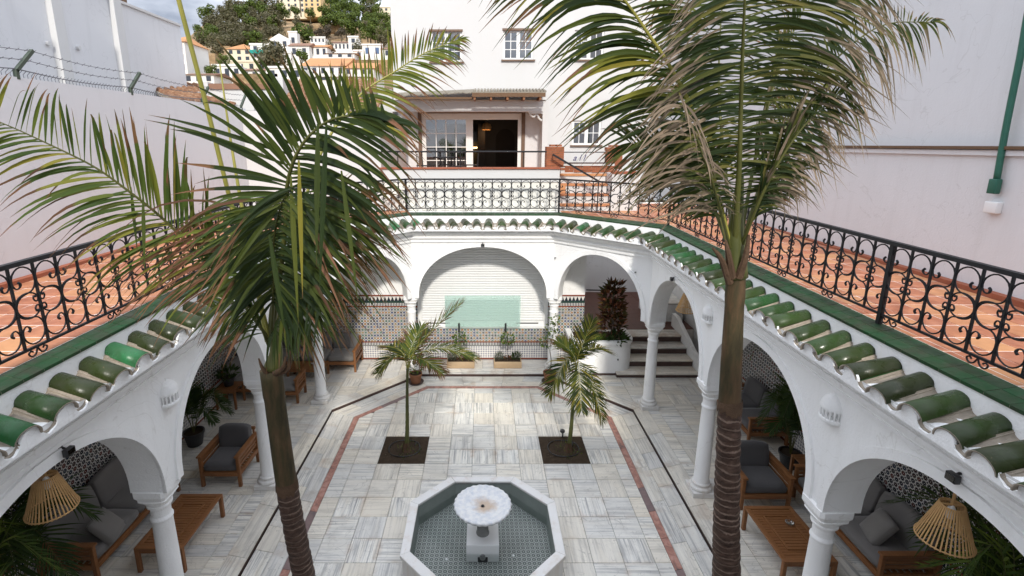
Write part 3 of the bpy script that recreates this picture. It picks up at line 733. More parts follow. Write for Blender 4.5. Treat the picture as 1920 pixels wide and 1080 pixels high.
# --- green coping of flat glazed tiles
cop = thing('green_coping', 'dark green glazed tile coping running along the terrace edge', 'coping')
for i in range(5):
    a, b, c, d = COPI[i], COPI[i+1], COPO[i], COPO[i+1]
    if i == 0: a, c = (a[0], 1.6), (c[0], 1.6)
    if i == 4: b, d = (b[0], 1.6), (d[0], 1.6)
    n = round(math.dist(a, b)/.2)
    for j in range(n):
        for (u0, u1) in ((0, .5), (.5, 1.)):
            P4 = []
            for (t, u) in ((j/n, u0), ((j+1)/n, u0), ((j+1)/n, u1), (j/n, u1)): P4.append(lerp(lerp(a, b, t), lerp(c, d, t), u))
            cx = sum(p[0] for p in P4)/4; cy = sum(p[1] for p in P4)/4; g = .004
            q = [(x+(cx-x)*.02, y+(cy-y)*.02) for x, y in P4]
            k = MB(); dz = R.uniform(-.001,.001)
            k.prism([(x-cx, y-cy) for x, y in q], -.028, lambda x, y: dz); o = k.build('coping_tile', M['glaze_flat'], cop, loc=(cx, cy, TERR+up(cy)))
k = MB(); sweep(k, [(pmix(COPI, COPO, .01), TERR-.03), (pmix(COPI, COPO, .01), TERR-.0035), (pmix(COPI, COPO, .99), TERR-.0035)]); k.build('coping_bed', M['mortar'], cop)

# --- terrace slabs (also the gallery ceiling) and terracotta tiles
ter = MB()
zb, zt = 3.98, TERR-.03
def tprism(poly): ter.prism(poly, zb, lambda x, y: TERR-.022+up(y))
ins = pmix(BACK, COPO, .0)
L_outer = [(-6.4, -.4), (-4.1, -.4), (-4.1, 11.04), (-6.4, 11.04)]
tprism(L_outer); tprism([(-6.4,11.04),(-4.1,11.04),(-2.02,13.13),(-2.02,13.65),(-6.4,13.65)])
tprism([(-2.02,13.13),(2.02,13.13),(2.02,13.65),(-2.02,13.65)])
tprism([(4.16,-.4),(6.4,-.4),(6.4,11.04),(4.16,11.04)]); tprism([(4.16,11.04),(6.4,11.04),(6.4,15.2),(2.02,15.2),(2.02,13.13)])
ter = tag(ter.build('terrace_slab', M['white']), 'white concrete deck over the gallery carrying the terracotta terraces', kind='structure')
def terrace(name, polys, lbl):
    base = MB()
    for p in polys: base.prism(p, TERR-.03, lambda x, y: TERR-.0035+up(y))
    base = tag(base.build(name, M['grout_light']), lbl, kind='structure'); s = .335
    for poly in polys:
        xs = [q[0] for q in poly]; ys = [q[1] for q in poly]
        for j in range(int(min(ys)/s)-1, int(max(ys)/s)+2):
            for i in range(math.floor(min(xs)/s)-1, math.ceil(max(xs)/s)+1):
                q = clip([(i*s,j*s),(i*s+s,j*s),(i*s+s,j*s+s),(i*s,j*s+s)], poly)
                if q and area(q) > .006:
                    cy = sum(t[1] for t in q)/len(q); slab(base, q, TERR+up(cy), .014, M['terracotta'], 'terracotta_tile', gap=.0065)
    return base
yJ = .335*34
terrace('terrace_floor', [[(-6.28,3.2),(-4.045,3.2),(-4.045,yJ),(-6.28,yJ)], [(-6.28,yJ),(-3.98,yJ),(-2.05,13.35),(-2.05,13.62),(-6.28,13.62)]], 'terracotta tiled terrace on the left above the gallery')
terrace('terrace_floor', [[(4.275,3.2),(6.28,3.2),(6.28,yJ),(4.275,yJ)], [(4.21,yJ),(6.28,yJ),(6.28,15.15),(3.5,15.15),(3.5,12.04)], [(3.5,12.04),(3.5,13.62),(2.1,13.62),(2.1,13.31)]], 'terracotta tiled terrace on the right above the gallery')
sk = MB()
for x, s_ in ((-6.4, 1), (6.4, -1)):
    a = sorted((x, x+s_*.02)); b = sorted((x, x+s_*.115)); y1 = 13.62 if s_ > 0 else 15.15
    sk.box((a[0], 3, TERR-.01), (a[1], y1, TERR+.17))
bx('skirting', (-6.4, 3, TERR-.012), (-6.285, 13.6, TERR+.085), M['brick_edge'], lw); bx('skirting', (6.285, 3, TERR-.012), (6.4, 15.1, TERR+.085), M['brick_edge'], rw)

# --- columns
def make_column():
    t = thing('column', 'x', 'column', (0,0,0), 0, 'slender white columns carrying the arcade')
    k = MB(); k.box((-.2,-.2,0),(.2,.2,.09)); k.lathe([(.0,.09),(.185,.09),(.198,.115),(.19,.145),(.165,.16),(.155,.18),(.165,.195),(.16,.215),(.135,.23)], 28)
    k.build('base', M['stone'], t, bevel=0)
    k = MB(); k.lathe([(.135,.225),(.128,.26),(.126,.6),(.121,1.2),(.113,1.66),(.118,1.675),(.126,1.69),(.126,1.705),(.115,1.72),(.108,1.74)], 28); k.build('shaft', M['white'], t, smooth=True)
    k = MB()
    prof = [(.108,1.74,0),(.110,1.83,0),(.118,1.86,.0),(.135,1.875,.1),(.135,1.895,.1),(.125,1.905,.2),(.140,1.95,.5),(.165,1.985,.7),(.175,2.0,.8),(.165,2.01,.8),(.180,2.05,.9),(.192,2.075,1),(.192,2.15,1),(.0,2.151,1)]
    n = 32; vs = []
    for r, z, sq in prof:
        for j in range(n):
            a = 2*PI*(j+.5)/n; c, s_ = math.cos(a), math.sin(a); m = 1/max(abs(c), abs(s_)); q = r*(1+(min(m,1.33)-1)*sq)
            vs.append((q*c, q*s_, z))
    k.add(vs, [(i*n+j, i*n+(j+1)%n, (i+1)*n+(j+1)%n, (i+1)*n+j) for i in range(len(prof)-1) for j in range(n)]); k.build('capital', M['white'], t)
    return t
col0 = make_column(); ci = 0
CL = [(-3.92, 5.28, 'white column nearest the camera on the left, beside the long wooden coffee table'),
      (-3.94, 8.12, 'white column on the left just behind the armchair, partly hidden by the left palm trunk'),
      (-3.94, 11.2, 'white column at the far left corner in front of the corner sofa'),
      (-1.93, 12.95, 'white column left of the roller shutter, behind a small palm'),
      (1.93, 12.95, 'white column right of the roller shutter, beside the potted lemon tree'),
      (3.95, 10.92, 'white column at the far right corner in front of the stone steps'),
      (3.93, 7.92, 'white column on the right just left of the tall palm trunk'),
      (3.93, 4.95, 'white column nearest the camera on the right, beside the slatted coffee table')]
for i, (x, y, l) in enumerate(CL):
    o = col0 if i == 0 else dup(col0)
    o.location = (x, y, GZ+.004); o['label'] = l
    o.rotation_euler = (0, 0, PI/4*0)

# --- wrought iron railing
def scroll_mesh(d=.24, Hh=.74):
    key = [(.30,.805),(.37,.78),(.31,.74),(.17,.738),(.06,.80),(.10,.89),(.32,.96),(.60,.97),(.88,.91),(.975,.81),(.92,.725),(.77,.668),(.55,.648),(.30,.628),(.10,.57),(.03,.49),(.09,.405),(.28,.36),(.55,.345),(.80,.37),(.94,.42),(.93,.465),(.83,.475),(.76,.44),(.79,.41),(.87,.415)]
    obs = []
    for flip in (0, 1):
        k = MB(); pts = cat([(x*d, 0, (1-z if flip else z)*Hh) for x, z in key], 54); k.tube(pts, [.0075+.0045*(1 if i < 4 or i > 50 else 0) for i in range(54)], 5)
        me = bpy.data.meshes.new('scroll'); me.from_pydata(k.v, [], k.f); me.materials.append(M['iron']); me.polygons.foreach_set('use_smooth', [True]*len(k.f)); obs.append(me)
    return obs
SCR = scroll_mesh(); RH = .80
barm = MB(); barm.box((-.0095,-.0095,0),(.0095,.0095,.74)); barm_me = bpy.data.meshes.new('bar'); barm_me.from_pydata(barm.v, [], barm.f); barm_me.materials.append(M['iron'])
ft = MB()
for sx in (-1, 1): ft.tube(cat([(sx*.0,0,.0),(sx*.03,0,-.055),(sx*.075,0,-.06),(sx*.095,0,-.03),(sx*.07,0,-.012),(sx*.05,0,-.028)], 16), .008, 5)
ft_me = bpy.data.meshes.new('scroll_foot'); ft_me.from_pydata(ft.v, [], ft.f); ft_me.materials.append(M['iron'])
def railing(p, q, label, posts, foot_step=4):
    Lg = math.dist(p, q); ang = math.atan2(q[1]-p[1], q[0]-p[0]); n = round(Lg/.24/2)*2; d = Lg/n
    t = thing('iron_railing', label, 'railing', (p[0], p[1], TERR+up(p[1])+.015), ang, 'black wrought iron railing round the terrace edge')
    slope = (up(q[1])-up(p[1]))/Lg; t.rotation_euler = (0, -math.atan(slope), ang)
    zb_ = .085
    bx('top_rail', (0, -.028, zb_+.755), (Lg, .028, zb_+.795), M['iron'], t); bx('bottom_rail', (0, -.012, zb_), (Lg, .012, zb_+.022), M['iron'], t)
    for i in range(n+1):
        if any(abs(i*d-x) < d*.4 for x in posts): bx('post', (i*d-.022, -.022, -.01), (i*d+.022, .022, zb_+.76), M['iron'], t)
        else: mk('bar', barm_me, t, (i*d, 0, zb_+.02))
    for i in range(n):
        for f in (0, 1):
            me = SCR[f]
            if i % 2 == 0: o = mk('scroll', me, t, (i*d, 0, zb_+.018)); o.scale = (d/.24, 1, 1)
            else: o = mk('scroll', me, t, ((i+1)*d, 0, zb_+.018)); o.scale = (-d/.24, 1, 1)
        if i % foot_step == 2: mk('scroll_foot', ft_me, t, ((i+.5)*d, 0, zb_))
    return t
R_ = RAIL
railing((R_[0][0], 1.7), R_[1], 'black scrolled iron railing along the left terrace', [0, 3.73, 6.9, 9.6])
railing(R_[1], R_[2], 'black scrolled iron railing across the far left corner, behind the left palm', [0, 2.8])
railing(R_[2], R_[3], 'black scrolled iron railing at the far end, below the balcony', [0, 4.04])
railing(R_[3], R_[4], 'black scrolled iron railing across the far right corner, before the brick pillar', [2.95])
railing(R_[4], (R_[5][0], 1.7), 'black scrolled iron railing along the right terrace', [0, 6.2, 9.6])

# --- small fixtures on the arcade
def dome(loc, rz, label):
    t = thing('wall_vent', label, 'wall vent', loc, rz, 'white domed plaster wall vents')
    k = MB(); n = 16; prof = [(.13,.0),(.138,.015),(.138,.04),(.12,.05)]
    def half(prof, mi=0):
        vs = [(r*math.cos(PI*j/n), -r*math.sin(PI*j/n)*.8, z) for r, z in prof for j in range(n+1)]; m = n+1
        k.add(vs, [(i*m+j, i*m+j+1, (i+1)*m+j+1, (i+1)*m+j) for i in range(len(prof)-1) for j in range(n)], mi)
    half(prof); half([(.128,.135),(.136,.15),(.135,.17),(.125,.21),(.10,.255),(.06,.285),(.015,.30),(.012,.33),(0,.33)]); half([(.0,.0),(.13,.0)]); half([(.0,.135),(.128,.135)]); half([(0,.05),(.12,.05)])
    k.build('dome', M['white'], t, smooth=False)
    for j in range(9):
        a = PI*(j+.5)/9; kk = MB(); kk.tube([(.122*math.cos(a), -.098*math.sin(a), .045), (.126*math.cos(a), -.101*math.sin(a), .14)], [.008,.012], 5); kk.build('rib', M['white'], t)
    return t
dome((FACE[0][0], 5.42, 3.20), PI/2, 'white domed vent on the left spandrel above the nearest left column')
dome((FACE[5][0], 4.92, 3.28), -PI/2, 'white domed vent on the right spandrel above the nearest right column')
dome((FACE[5][0], 7.95, 3.30), -PI/2, 'white domed vent on the far right spandrel, left of the tall palm trunk')
def spot(loc, rz, label):
    t = thing('spotlight', label, 'spotlight', loc, rz, 'small black spotlights above the arches')
    k = MB(); k.box((-.045,-.10,-.035),(.045,-.05,.035)); k.build('lamp_head', M['black'], t, bevel=.006)
    k = MB(); k.tube([(0,0,.03),(0,-.03,.035),(0,-.06,.02)], .012, 6); k.box((-.02,-.012,.01),(.02,0,.05)); k.build('bracket', M['black'], t)
    bx('lens', (-.038,-.104,-.028), (.038,-.1005,.028), M['clear'], t); return t
spot((FACE[0][0], 3.93, 3.56), PI/2, 'black spotlight over the left arch, above the bamboo lampshade')
spot((FACE[5][0], 3.47, 3.64), -PI/2, 'black spotlight over the nearest right arch')
spot((FACE[5][0], 9.5, 3.62), -PI/2, 'black spotlight over the far right arch by the steps')
spot((0, FACE[2][1], 3.66), 0, 'tiny black spotlight at the crown of the central arch')
for (i, t, z) in ((3, .02, 3.32), (3, .86, 3.34)):
    p = lerp(FACE[i], FACE[i+1], t); k = MB(); k.tube([(p[0]-.0, p[1]+.01, z), (p[0]-.03, p[1]-.03, z)], .018, 8)
    tag(k.build('wall_fixing', M['steel']), 'small round metal fixing on the white wall %s the right diagonal arch' % ('left of' if t < .5 else 'right of'), 'fixing')

# --- unseen south range, added behind the camera and sized to shade the near half
srange = thing('south_shade_range', 'unseen white range added behind the viewpoint to shade the near courtyard', 'house')
bx('wall', (-6.4, -3.2, -.3), (6.4, -.9, 7.3), M['white'], srange); bx('wall', (-3.0, -3.2, 7.3), (6.4, -.9, 7.7), M['white'], srange)

# --- steps and passage at the far right
st = thing('stone_steps', 'four broad marble steps with brown risers leading up to the passage', 'steps', (3.95, 12.44, GZ-.06))
hs = .178; xs0, xs1 = -.35, 1.86
for i in range(4):
    y0, y1 = i*.46, (i+1)*.46 if i < 3 else 3*.46+.5
    bx('riser', (xs0, y0, 0 if i == 0 else i*hs), (xs1, y1+.02, (i+1)*hs-.03), M['riser'], st)
    bx('tread', (xs0, y0-.025, (i+1)*hs-.03), (xs1, y1-.002, (i+1)*hs), M['marble_trim'], st)
k = MB(); k.add([(1.862,0,0),(1.862,2.2,0),(1.862,2.2,1.12),(1.862,1.9,1.12),(1.862,0,.38),(1.98,0,0),(1.98,2.2,0),(1.98,2.2,1.12),(1.98,1.9,1.12),(1.98,0,.38)], [(0,1,2,3,4),(9,8,7,6,5),(0,4,9,5),(4,3,8,9),(3,2,7,8)]); k.build('string_wall', M['white'], st)
pf = MB(); pf.box((2.9, 14.32, .1), (6.4, 18.3, .72)); pf.prism([(2.9,13.2),(3.33,13.2),(3.33,14.32),(2.9,14.32)], .1, .72)
pf = tag(pf.build('passage_floor', M['grout_light']), kind='structure')
for j in range(11):
    for i in range(8):
        x0, y0 = 2.9+i*.44, 14.34+j*.36
        if x0 < 6.3: slab(pf, [(x0,y0),(min(x0+.44,6.4),y0),(min(x0+.44,6.4),y0+.36),(x0,y0+.36)], .735, .014, M['clay_dark'], 'clay_tile')
pw = thing('passage_wall', 'white wall closing the passage beyond the steps', 'wall')
bx('plaster', (2.6, 18.25, 0), (6.4, 18.5, 5.0), M['white'], pw); 
hr = thing('handrail', 'black metal handrail beside the marble steps', 'handrail', (3.66, 12.95, .2))
k = MB(); k.tube([(0,0,0),(0,0,.95),(0,1.75,1.65),(-.5,1.8,1.65)], .02, 6); k.build('rail', M['iron'], hr)
for y, z in ((.0,.9),(1.75,1.6)):
    k = MB(); k.tube([(.03,y,0),(.03,y,z)], .018, 6); k.build('post', M['iron'], hr)
bench = thing('white_bench', 'white plastered block bench in the passage behind the far lampshade', 'bench'); bx('block', (5.35, 15.0, .72), (6.3, 16.4, 1.3), M['white'], bench); bx('seat_top', (5.32, 14.97, 1.3), (6.33, 16.43, 1.34), M['marble_trim'], bench)
# barrel tiles on the north edge of the deck (scalloped shade on the wall)
ne = thing('rear_eave', 'row of barrel tiles on the rear edge of the terrace deck', 'roof eave', (0, 15.2, TERR+.13))
for i in range(13):
    o = mk('roof_tile', B1[i % 3], ne, (2.75+i*.3, 0, .03)); o.rotation_euler = (.2, 0, PI); 
bx('ledge', (2.02, -.05, -.15), (6.4, .12, .02), M['white'], ne)

# --- planter with croton
pl = thing('curved_planter', 'tall white rounded masonry planter beside the steps', 'planter', (3.33, 13.1, 0))
k = MB(); out_ = []; n = 24
def plan(r):  # rounded front, straight back
    return [(-.95-r+.0, .55), (-.95-r, -.1)] + [( -.45 - (.5+r)*math.cos(a), -.1-(.42+r)*math.sin(a)) for a in [PI/2*q/8 for q in range(1, 9)]] + [(.35+(.42+r)*math.sin(a), -.1-(.42+r)*math.cos(a)) for a in [PI/2*q/8 for q in range(0, 9)]] + [(.77+r, .55)]
def ringp(r0, r1, z0, z1, m, nm):
    a, b = plan(r0), plan(r1); k = MB(); N_ = len(a)
    vs = [(x,y,z0) for x,y in a] + [(x,y,z1) for x,y in a] + [(x,y,z1) for x,y in b] + [(x,y,z1-.25) for x,y in b]
    fs = [(q*N_+j, q*N_+j+1, (q+1)*N_+j+1, (q+1)*N_+j) for q in range(3) for j in range(N_-1)]; k.add(vs, fs); return k.build(nm, m, pl, smooth=False)
ringp(-.02, -.14, GZ, .98, M['white'], 'body'); ringp(.015, -.14, .94, 1.03, M['white'], 'rim')
k = MB(); k.prism(plan(-.13), .7, .93); k.build('soil', M['soil'], pl); k = MB(); k.prism(plan(.0), .0, GZ+.055); k.build('plinth', M['riser'], pl)
bx('drain_spout', (.30, -.545, .52), (.33, -.50, .55), M['black'], pl)

# ---------------------------------------------------------------- fountain
fo = thing('fountain', 'octagonal marble fountain basin with a scalloped bowl on a pedestal', 'fountain', (FOUNT[0], FOUNT[1], 0))
def octa(a, c): return [(a, -c), (a, c), (c, a), (-c, a), (-a, c), (-a, -c), (-c, -a), (c, -a)]
O1, O2, O3 = octa(1.19, .56), octa(1.055, .485), octa(1.16, .545)
k = MB()
for ring_, z in ((O3, .0), (O3, .40)): k.v += [(x, y, z) for x, y in ring_]
k.f += [(j, (j+1)%8, 8+(j+1)%8, 8+j) for j in range(8)]; k.m += [0]*8; k.build('basin_wall', M['stone'], fo)
for j in range(8):
    a, b, c, d = O1[j], O1[(j+1)%8], O2[(j+1)%8], O2[j]; g = .0015
    k = MB(); q = [lerp(a, b, g), lerp(b, a, g), lerp(c, d, g), lerp(d, c, g)]; cx = sum(p[0] for p in q)/4; cy = sum(p[1] for p in q)/4
    k.prism([(x-cx, y-cy) for x, y in q], 0, .055); k.build('rim_slab', M['stone'], fo, loc=(cx, cy, .40), bevel=.006)
k = MB(); k.v += [(x, y, .42) for x, y in O2] + [(x, y, .06) for x, y in O2]; k.f += [(8+j, 8+(j+1)%8, (j+1)%8, j) for j in range(8)]; k.m += [0]*8; k.build('inner_wall', M['poolwall'], fo)
k = MB(); k.add([(x, y, .06) for x, y in octa(1.06,.49)], [tuple(range(8))]); k.build('pool_bottom', M['pooltile'], fo)
wa = MB(); wa.add([(x+FOUNT[0], y+FOUNT[1], .20) for x, y in octa(1.054,.484)], [tuple(range(8))]); tag(wa.build('pool_water', M['water']), 'clear still water in the fountain basin', kind='structure')
k = MB(); k.box((-.245,-.27,.06),(.245,.22,.36)); k.build('pedestal', M['pvc'], fo, bevel=.01)
k = MB(); k.lathe([(.10,.355),(.10,.375),(.088,.39),(.085,.60),(.10,.63),(.15,.66)], 24, (0, -.02, 0)); k.build('stem', M['grey_stone'], fo, smooth=True)
k = MB(); fn = lambda a, z: 1 + (.018*math.cos(a*26) if True else 0)
k.lathe([(.10,.64),(.22,.67),(.36,.73),(.425,.79),(.44,.815),(.43,.835),(.405,.842),(.385,.832),(.34,.815),(.325,.822),(.30,.812),(.22,.80),(.20,.806),(.17,.798),(.05,.79),(.03,.785)], 104, (0,0,.03), fn=fn)
bowlm = NT('weathered_bowl_marble'); P_ = bowlm.obj(); sx_ = bowlm.n('SeparateXYZ'); bowlm.l(P_, sx_.inputs[0])
rr_ = bowlm.math('SQRT', bowlm.math('ADD', bowlm.math('POWER', bowlm.math('SUBTRACT', sx_.outputs[0], .03), 2.), bowlm.math('POWER', bowlm.math('SUBTRACT', sx_.outputs[1], .0), 2.)))
nb_ = bowlm.noise(P_, 9, 5, .65); cb = bowlm.mix(bowlm.ramp(bowlm.noise(P_, 14, 5, .6), [(.4, 0.), (.7, 1.)]), (.70,.69,.67), (.52,.54,.58))
cb = bowlm.mix(bowlm.ramp(bowlm.math('ADD', rr_, bowlm.math('MULTIPLY', bowlm.math('SUBTRACT', nb_, .5), .30)), [(.07, .75), (.15, .35), (.21, 0.)]), cb, (.46,.31,.18)); bowlm.bump(nb_, .3, .01); MB_ = bowlm.fin(cb, .6)
k.build('bowl', MB_, fo, smooth=True)
k = MB(); k.lathe([(.0,.0),(.022,.0),(.022,.012),(.012,.014),(.012,.004),(0,.004)], 12, (0,0,.818)); k.build('jet_nozzle', M['black'], fo)
k = MB(); k.tube([(.0,-.27,.16),(.0,-.30,.16)], .045, 14); k.tube([(0,-.29,.16),(0,-.315,.16)], .03, 12); k.build('pool_light', M['steel'], fo); bx('recess_shade', (-.075,-.275,.065), (.075,-.268,.15), M['black'], fo)  # thin black sheet on the pedestal painted for the shade of a recess
for x, y in ((-.55,-.22),(.47,-.15)):
    k = MB(); k.lathe([(.0,.012),(.016,.01),(.02,0)], 8, (FOUNT[0]+x, FOUNT[1]+y, .062)); tag(k.build('pool_fitting', M['pvc']), 'tiny white fitting on the pool bottom, %s of the pedestal' % ('left' if x < 0 else 'right'), 'fitting')

# ---------------------------------------------------------------- balcony and house
bal = thing('balcony', 'white raised balcony with a red clay coping above the far railing', 'balcony', (0, 13.75, TERR))
def B_(name, a, b, m, par=None, bev=0): return bx(name, a, b, m, par or bal, bev)
B_('parapet', (-2.75, 0, -.02), (2.08, .25, .92), M['house_white']); B_('parapet_foot', (-2.75, -.02, .03), (2.04, 0, .88), M['cream'])
B_('parapet_band', (-2.75, -.05, .88), (2.08, .0, .935), M['house_white'])
B_('parapet', (-2.75, -.03, .935), (2.08, .25, 1.22), M['house_white'])
for i in range(16): B_('coping_brick', (-2.78+i*.305, -.07, 1.22), (-2.78+i*.305+.298, .30, 1.262), M['brick_edge'])
B_('floor_slab', (-3.1, .25, .5), (2.3, 5.6, .78), M['terracotta'])
rl = thing('balcony_rail', 'straight black pipe rail above the balcony coping', 'handrail', (0, 13.85, 5.56))
k = MB(); k.tube([(-2.75,0,.44),(1.72,0,.44)], .024, 8); k.build('rail', M['iron'], rl)
for x in (-2.3,-.6,1.1): k = MB(); k.tube([(x,0,0),(x,0,.42)], .014, 6); k.build('post', M['iron'], rl)
def brick_pillar(loc, w, h, label, steps=True):
    t = thing('brick_pillar', label, 'pillar', loc, 0, 'red brick pillars at the balcony steps')
    me = None; rows = int(h/.062)
    for r in range(rows):
        for j in range(2):
            off = .0 if r % 2 else w*.18
            xs = ((-w/2, -w/2+w*.5-off), (-w/2+w*.5-off, w/2))[j]
            e = .01*R.random()
            bx('brick', (xs[0]+.003, -w*.4-e, r*.062), (xs[1]-.003, w*.4, r*.062+.054), M['brick'], t)
    bx('mortar_core', (-w/2+.006, -w*.38, 0), (w/2-.006, w*.38, rows*.062-.01), M['mortar'], t)
    for xs in ((-w*.28,-w*.02),(w*.08,w*.36)): bx('brick', (xs[0], -w*.4, rows*.062), (xs[1], w*.3, rows*.062+.05), M['brick'], t)
    return t
brick_pillar((1.97, 14.1, 5.58), .48, .60, 'stepped red brick pillar where the balcony rail ends')
brick_pillar((3.72, 14.6, 5.50), .44, .62, 'red brick pillar half hidden by palm leaves, right of the balcony steps')
pb = thing('brick_planter', 'low red brick and white planter wall between the two brick pillars', 'planter', (2.2, 14.35, 5.2))
for r in range(6):
    for i in range(6):
        x = i*.25 + (.12 if r % 2 else 0)
        if x < 1.42: bx('brick', (x, R.uniform(-.02,.012), r*.062+(.04 if r > 2 else 0)), (x+.24, .2, r*.062+.055+(.04 if r > 2 else 0)), M['brick'], pb)
bx('body', (.01, .02, -.9), (1.5, .6, .40), M['house_white'], pb); bx('band', (0, -.03, .405), (1.5, .3, .47), M['house_white'], pb); bx('edge', (0, -.045, .47), (1.5, .3, .49), M['riser'], pb); bx('panel', (0, .3, .49), (1.5, .34, .82), M['house_white'], pb)
def text_plate():
    cu = bpy.data.curves.new('lettering', 'FONT'); cu.body = 'a l l'; cu.size = .24; cu.extrude = .004; cu.shear = .35
    tmp = bpy.data.objects.new('lettering_src', cu); me = bpy.data.meshes.new_from_object(tmp); bpy.data.objects.remove(tmp)
    o = mk('lettering', me, pb, (.38, .29, .54)); o.rotation_euler = (PI/2, 0, 0)
    me.materials.clear(); me.materials.append(simple('indigo_letter_paint', (.05,.045,.16), .5))
text_plate()
k = MB(); k.tube([(2.2,14.2,5.98),(3.6,14.2,5.98)], .014, 6); tag(k.build('planter_rail', M['iron']), 'thin black rail between the two brick pillars', 'handrail')
k = MB(); k.beam((1.87, 13.7, 5.93), (3.12, 13.55, 5.22), .05, .05); k.tube([(3.1,13.55,5.25),(3.1,13.55,4.4)], .018, 6); k.tube([(1.9,13.7,5.92),(1.9,13.9,5.92)], .014, 6)
tag(k.build('stair_handrail', M['iron']), 'sloping black handrail descending from the stepped brick pillar', 'handrail')
ss = thing('balcony_steps', 'terracotta and white steps rising from the terrace to the balcony', 'steps', (2.1, 13.6, TERR))
for i in range(4):
    y0 = .05 + i*.2; bx('riser', (0, y0, 0), (1.35, y0+.22, .26*(i+1)-.03), M['house_white'], ss); bx('tread', (-.0, y0-.03, .26*(i+1)-.03), (1.37, y0+.2, .26*(i+1)+.03), M['terracotta'], ss)
bx('side_wall', (1.37, 0, 0), (2.1, .9, 1.1), M['house_white'], ss)
bx('brick_tread', (1.40, -.02, 1.1), (2.1, .3, 1.16), M['brick_edge'], ss)

ho = thing('white_house', 'white two storey house above the balcony with a wide sliding door', 'house', (0, 18.5, 0))
H_ = lambda n, a, b, m, p=None, bev=0: bx(n, a, b, m, p or ho, bev)
UY = 0.0
def wall_with_holes(name, x0, x1, z0, z1, y0, y1, holes, m):
    xs = sorted({x0, x1, *[h[0] for h in holes], *[h[1] for h in holes]}); zs = sorted({z0, z1, *[h[2] for h in holes], *[h[3] for h in holes]})
    k = MB(); vid = {}
    def V(x, z, y):
        key = (x, z, y)
        if key not in vid: vid[key] = len(k.v); k.v.append((x, y, z))
        return vid[key]
    solid = lambda i, j: 0 <= i < len(xs)-1 and 0 <= j < len(zs)-1 and not any(h[0] <= (xs[i]+xs[i+1])/2 <= h[1] and h[2] <= (zs[j]+zs[j+1])/2 <= h[3] for h in holes)
    for i in range(len(xs)-1):
        for j in range(len(zs)-1):
            if not solid(i, j): continue
            a, b, c, d = xs[i], xs[i+1], zs[j], zs[j+1]
            k.f.append((V(a,c,y0), V(b,c,y0), V(b,d,y0), V(a,d,y0))); k.f.append((V(a,c,y1), V(a,d,y1), V(b,d,y1), V(b,c,y1)))
            if not solid(i-1, j): k.f.append((V(a,c,y0), V(a,d,y0), V(a,d,y1), V(a,c,y1)))
            if not solid(i+1, j): k.f.append((V(b,c,y0), V(b,c,y1), V(b,d,y1), V(b,d,y0)))
            if not solid(i, j-1): k.f.append((V(a,c,y0), V(a,c,y1), V(b,c,y1), V(b,c,y0)))
            if not solid(i, j+1): k.f.append((V(a,d,y0), V(b,d,y0), V(b,d,y1), V(a,d,y1)))
    k.m = [0]*len(k.f); return k.build(name, m, ho)
XL = (-3.136, 18.500, 9.257)[0]
wins = []
for (u0, v0, u1, v1) in ((808,58,866,116),(943,56,1001,112),(1076,56,1134,112)):
    a = atY(u0,v1,18.5); b = atY(u1,v0,18.5); wins.append((a[0], b[0], a[2], b[2]))
a = (3.203, 18.500, 6.163); b = (4.232, 18.500, 7.014); lw_ = (a[0], b[0], a[2], b[2])
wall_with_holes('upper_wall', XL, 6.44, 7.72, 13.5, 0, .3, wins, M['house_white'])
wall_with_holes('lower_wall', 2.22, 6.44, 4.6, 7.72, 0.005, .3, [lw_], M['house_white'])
def window(h, shut, cols, rows, yb=.06):
    x0, x1, z0, z1 = h; w = x1-x0; f = H_('window_frame', (x0, yb, z0), (x0+.07, yb+.08, z1), M['pvc_frame'])
    for a, b in (((x1-.07, yb, z0), (x1, yb+.08, z1)), ((x0+.07, yb, z1-.07), (x1-.07, yb+.08, z1)), ((x0+.07, yb, z0), (x1-.07, yb+.08, z0+.07)), ((x0+w/2-.06, yb-.006, z0+.07), (x0+w/2+.06, yb+.08, z1-.07))): bx('frame_bar', a, b, M['pvc_frame'], f)
    for s_ in (0, 1):
        a = x0+.07 if s_ == 0 else x0+w/2+.06; b = x0+w/2-.06 if s_ == 0 else x1-.07
        bx('pane', (a, yb+.04, z0+.07), (b, yb+.05, z1-.07), M['pane'], f)
        for c in range(1, cols): xx = a+(b-a)*c/cols; bx('glazing_bar', (xx-.012, yb+.02, z0+.07), (xx+.012, yb+.04, z1-.07), M['pvc_frame'], f)
        for c in range(1, rows): zz = z0+.07+(z1-z0-.14)*c/rows; bx('glazing_bar', (a, yb+.018, zz-.012), (b, yb+.039, zz+.012), M['pvc_frame'], f)
        bx('curtain', (a, yb+.16, z0+.05), (b, yb+.17, z1-.05), M['cream'], f) if shut else bx('room', (a, yb+.2, z0+.05), (b, yb+.21, z1-.05), M['dark_room'], f)  # without a curtain, a flat dark sheet replaces the unlit room
    H_('sill', (x0-.06, -.07, z0-.05), (x1+.06, .05, z0), M['brown_frame'])
for w_ in wins: window(w_, True, 2, 3)
window(lw_, False, 2, 2)
for w_ in wins[:2]:
    g = H_('lintel_box', (w_[0]-.03, -.02, w_[3]-.02), (w_[1]+.03, .06, w_[3]+.05), M['brown_frame'])
gr_ = H_('window_grille', (wins[0][0]-.02, -.06, wins[0][2]+.0), (wins[0][0], -.04, wins[0][3]), M['iron'])
for i in range(1, 8):
    x = wins[0][0]+(wins[0][1]-wins[0][0])*i/8; bx('grille_bar', (x-.006, -.05, wins[0][2]), (x+.006, -.04, wins[0][3]), M['iron'], gr_)
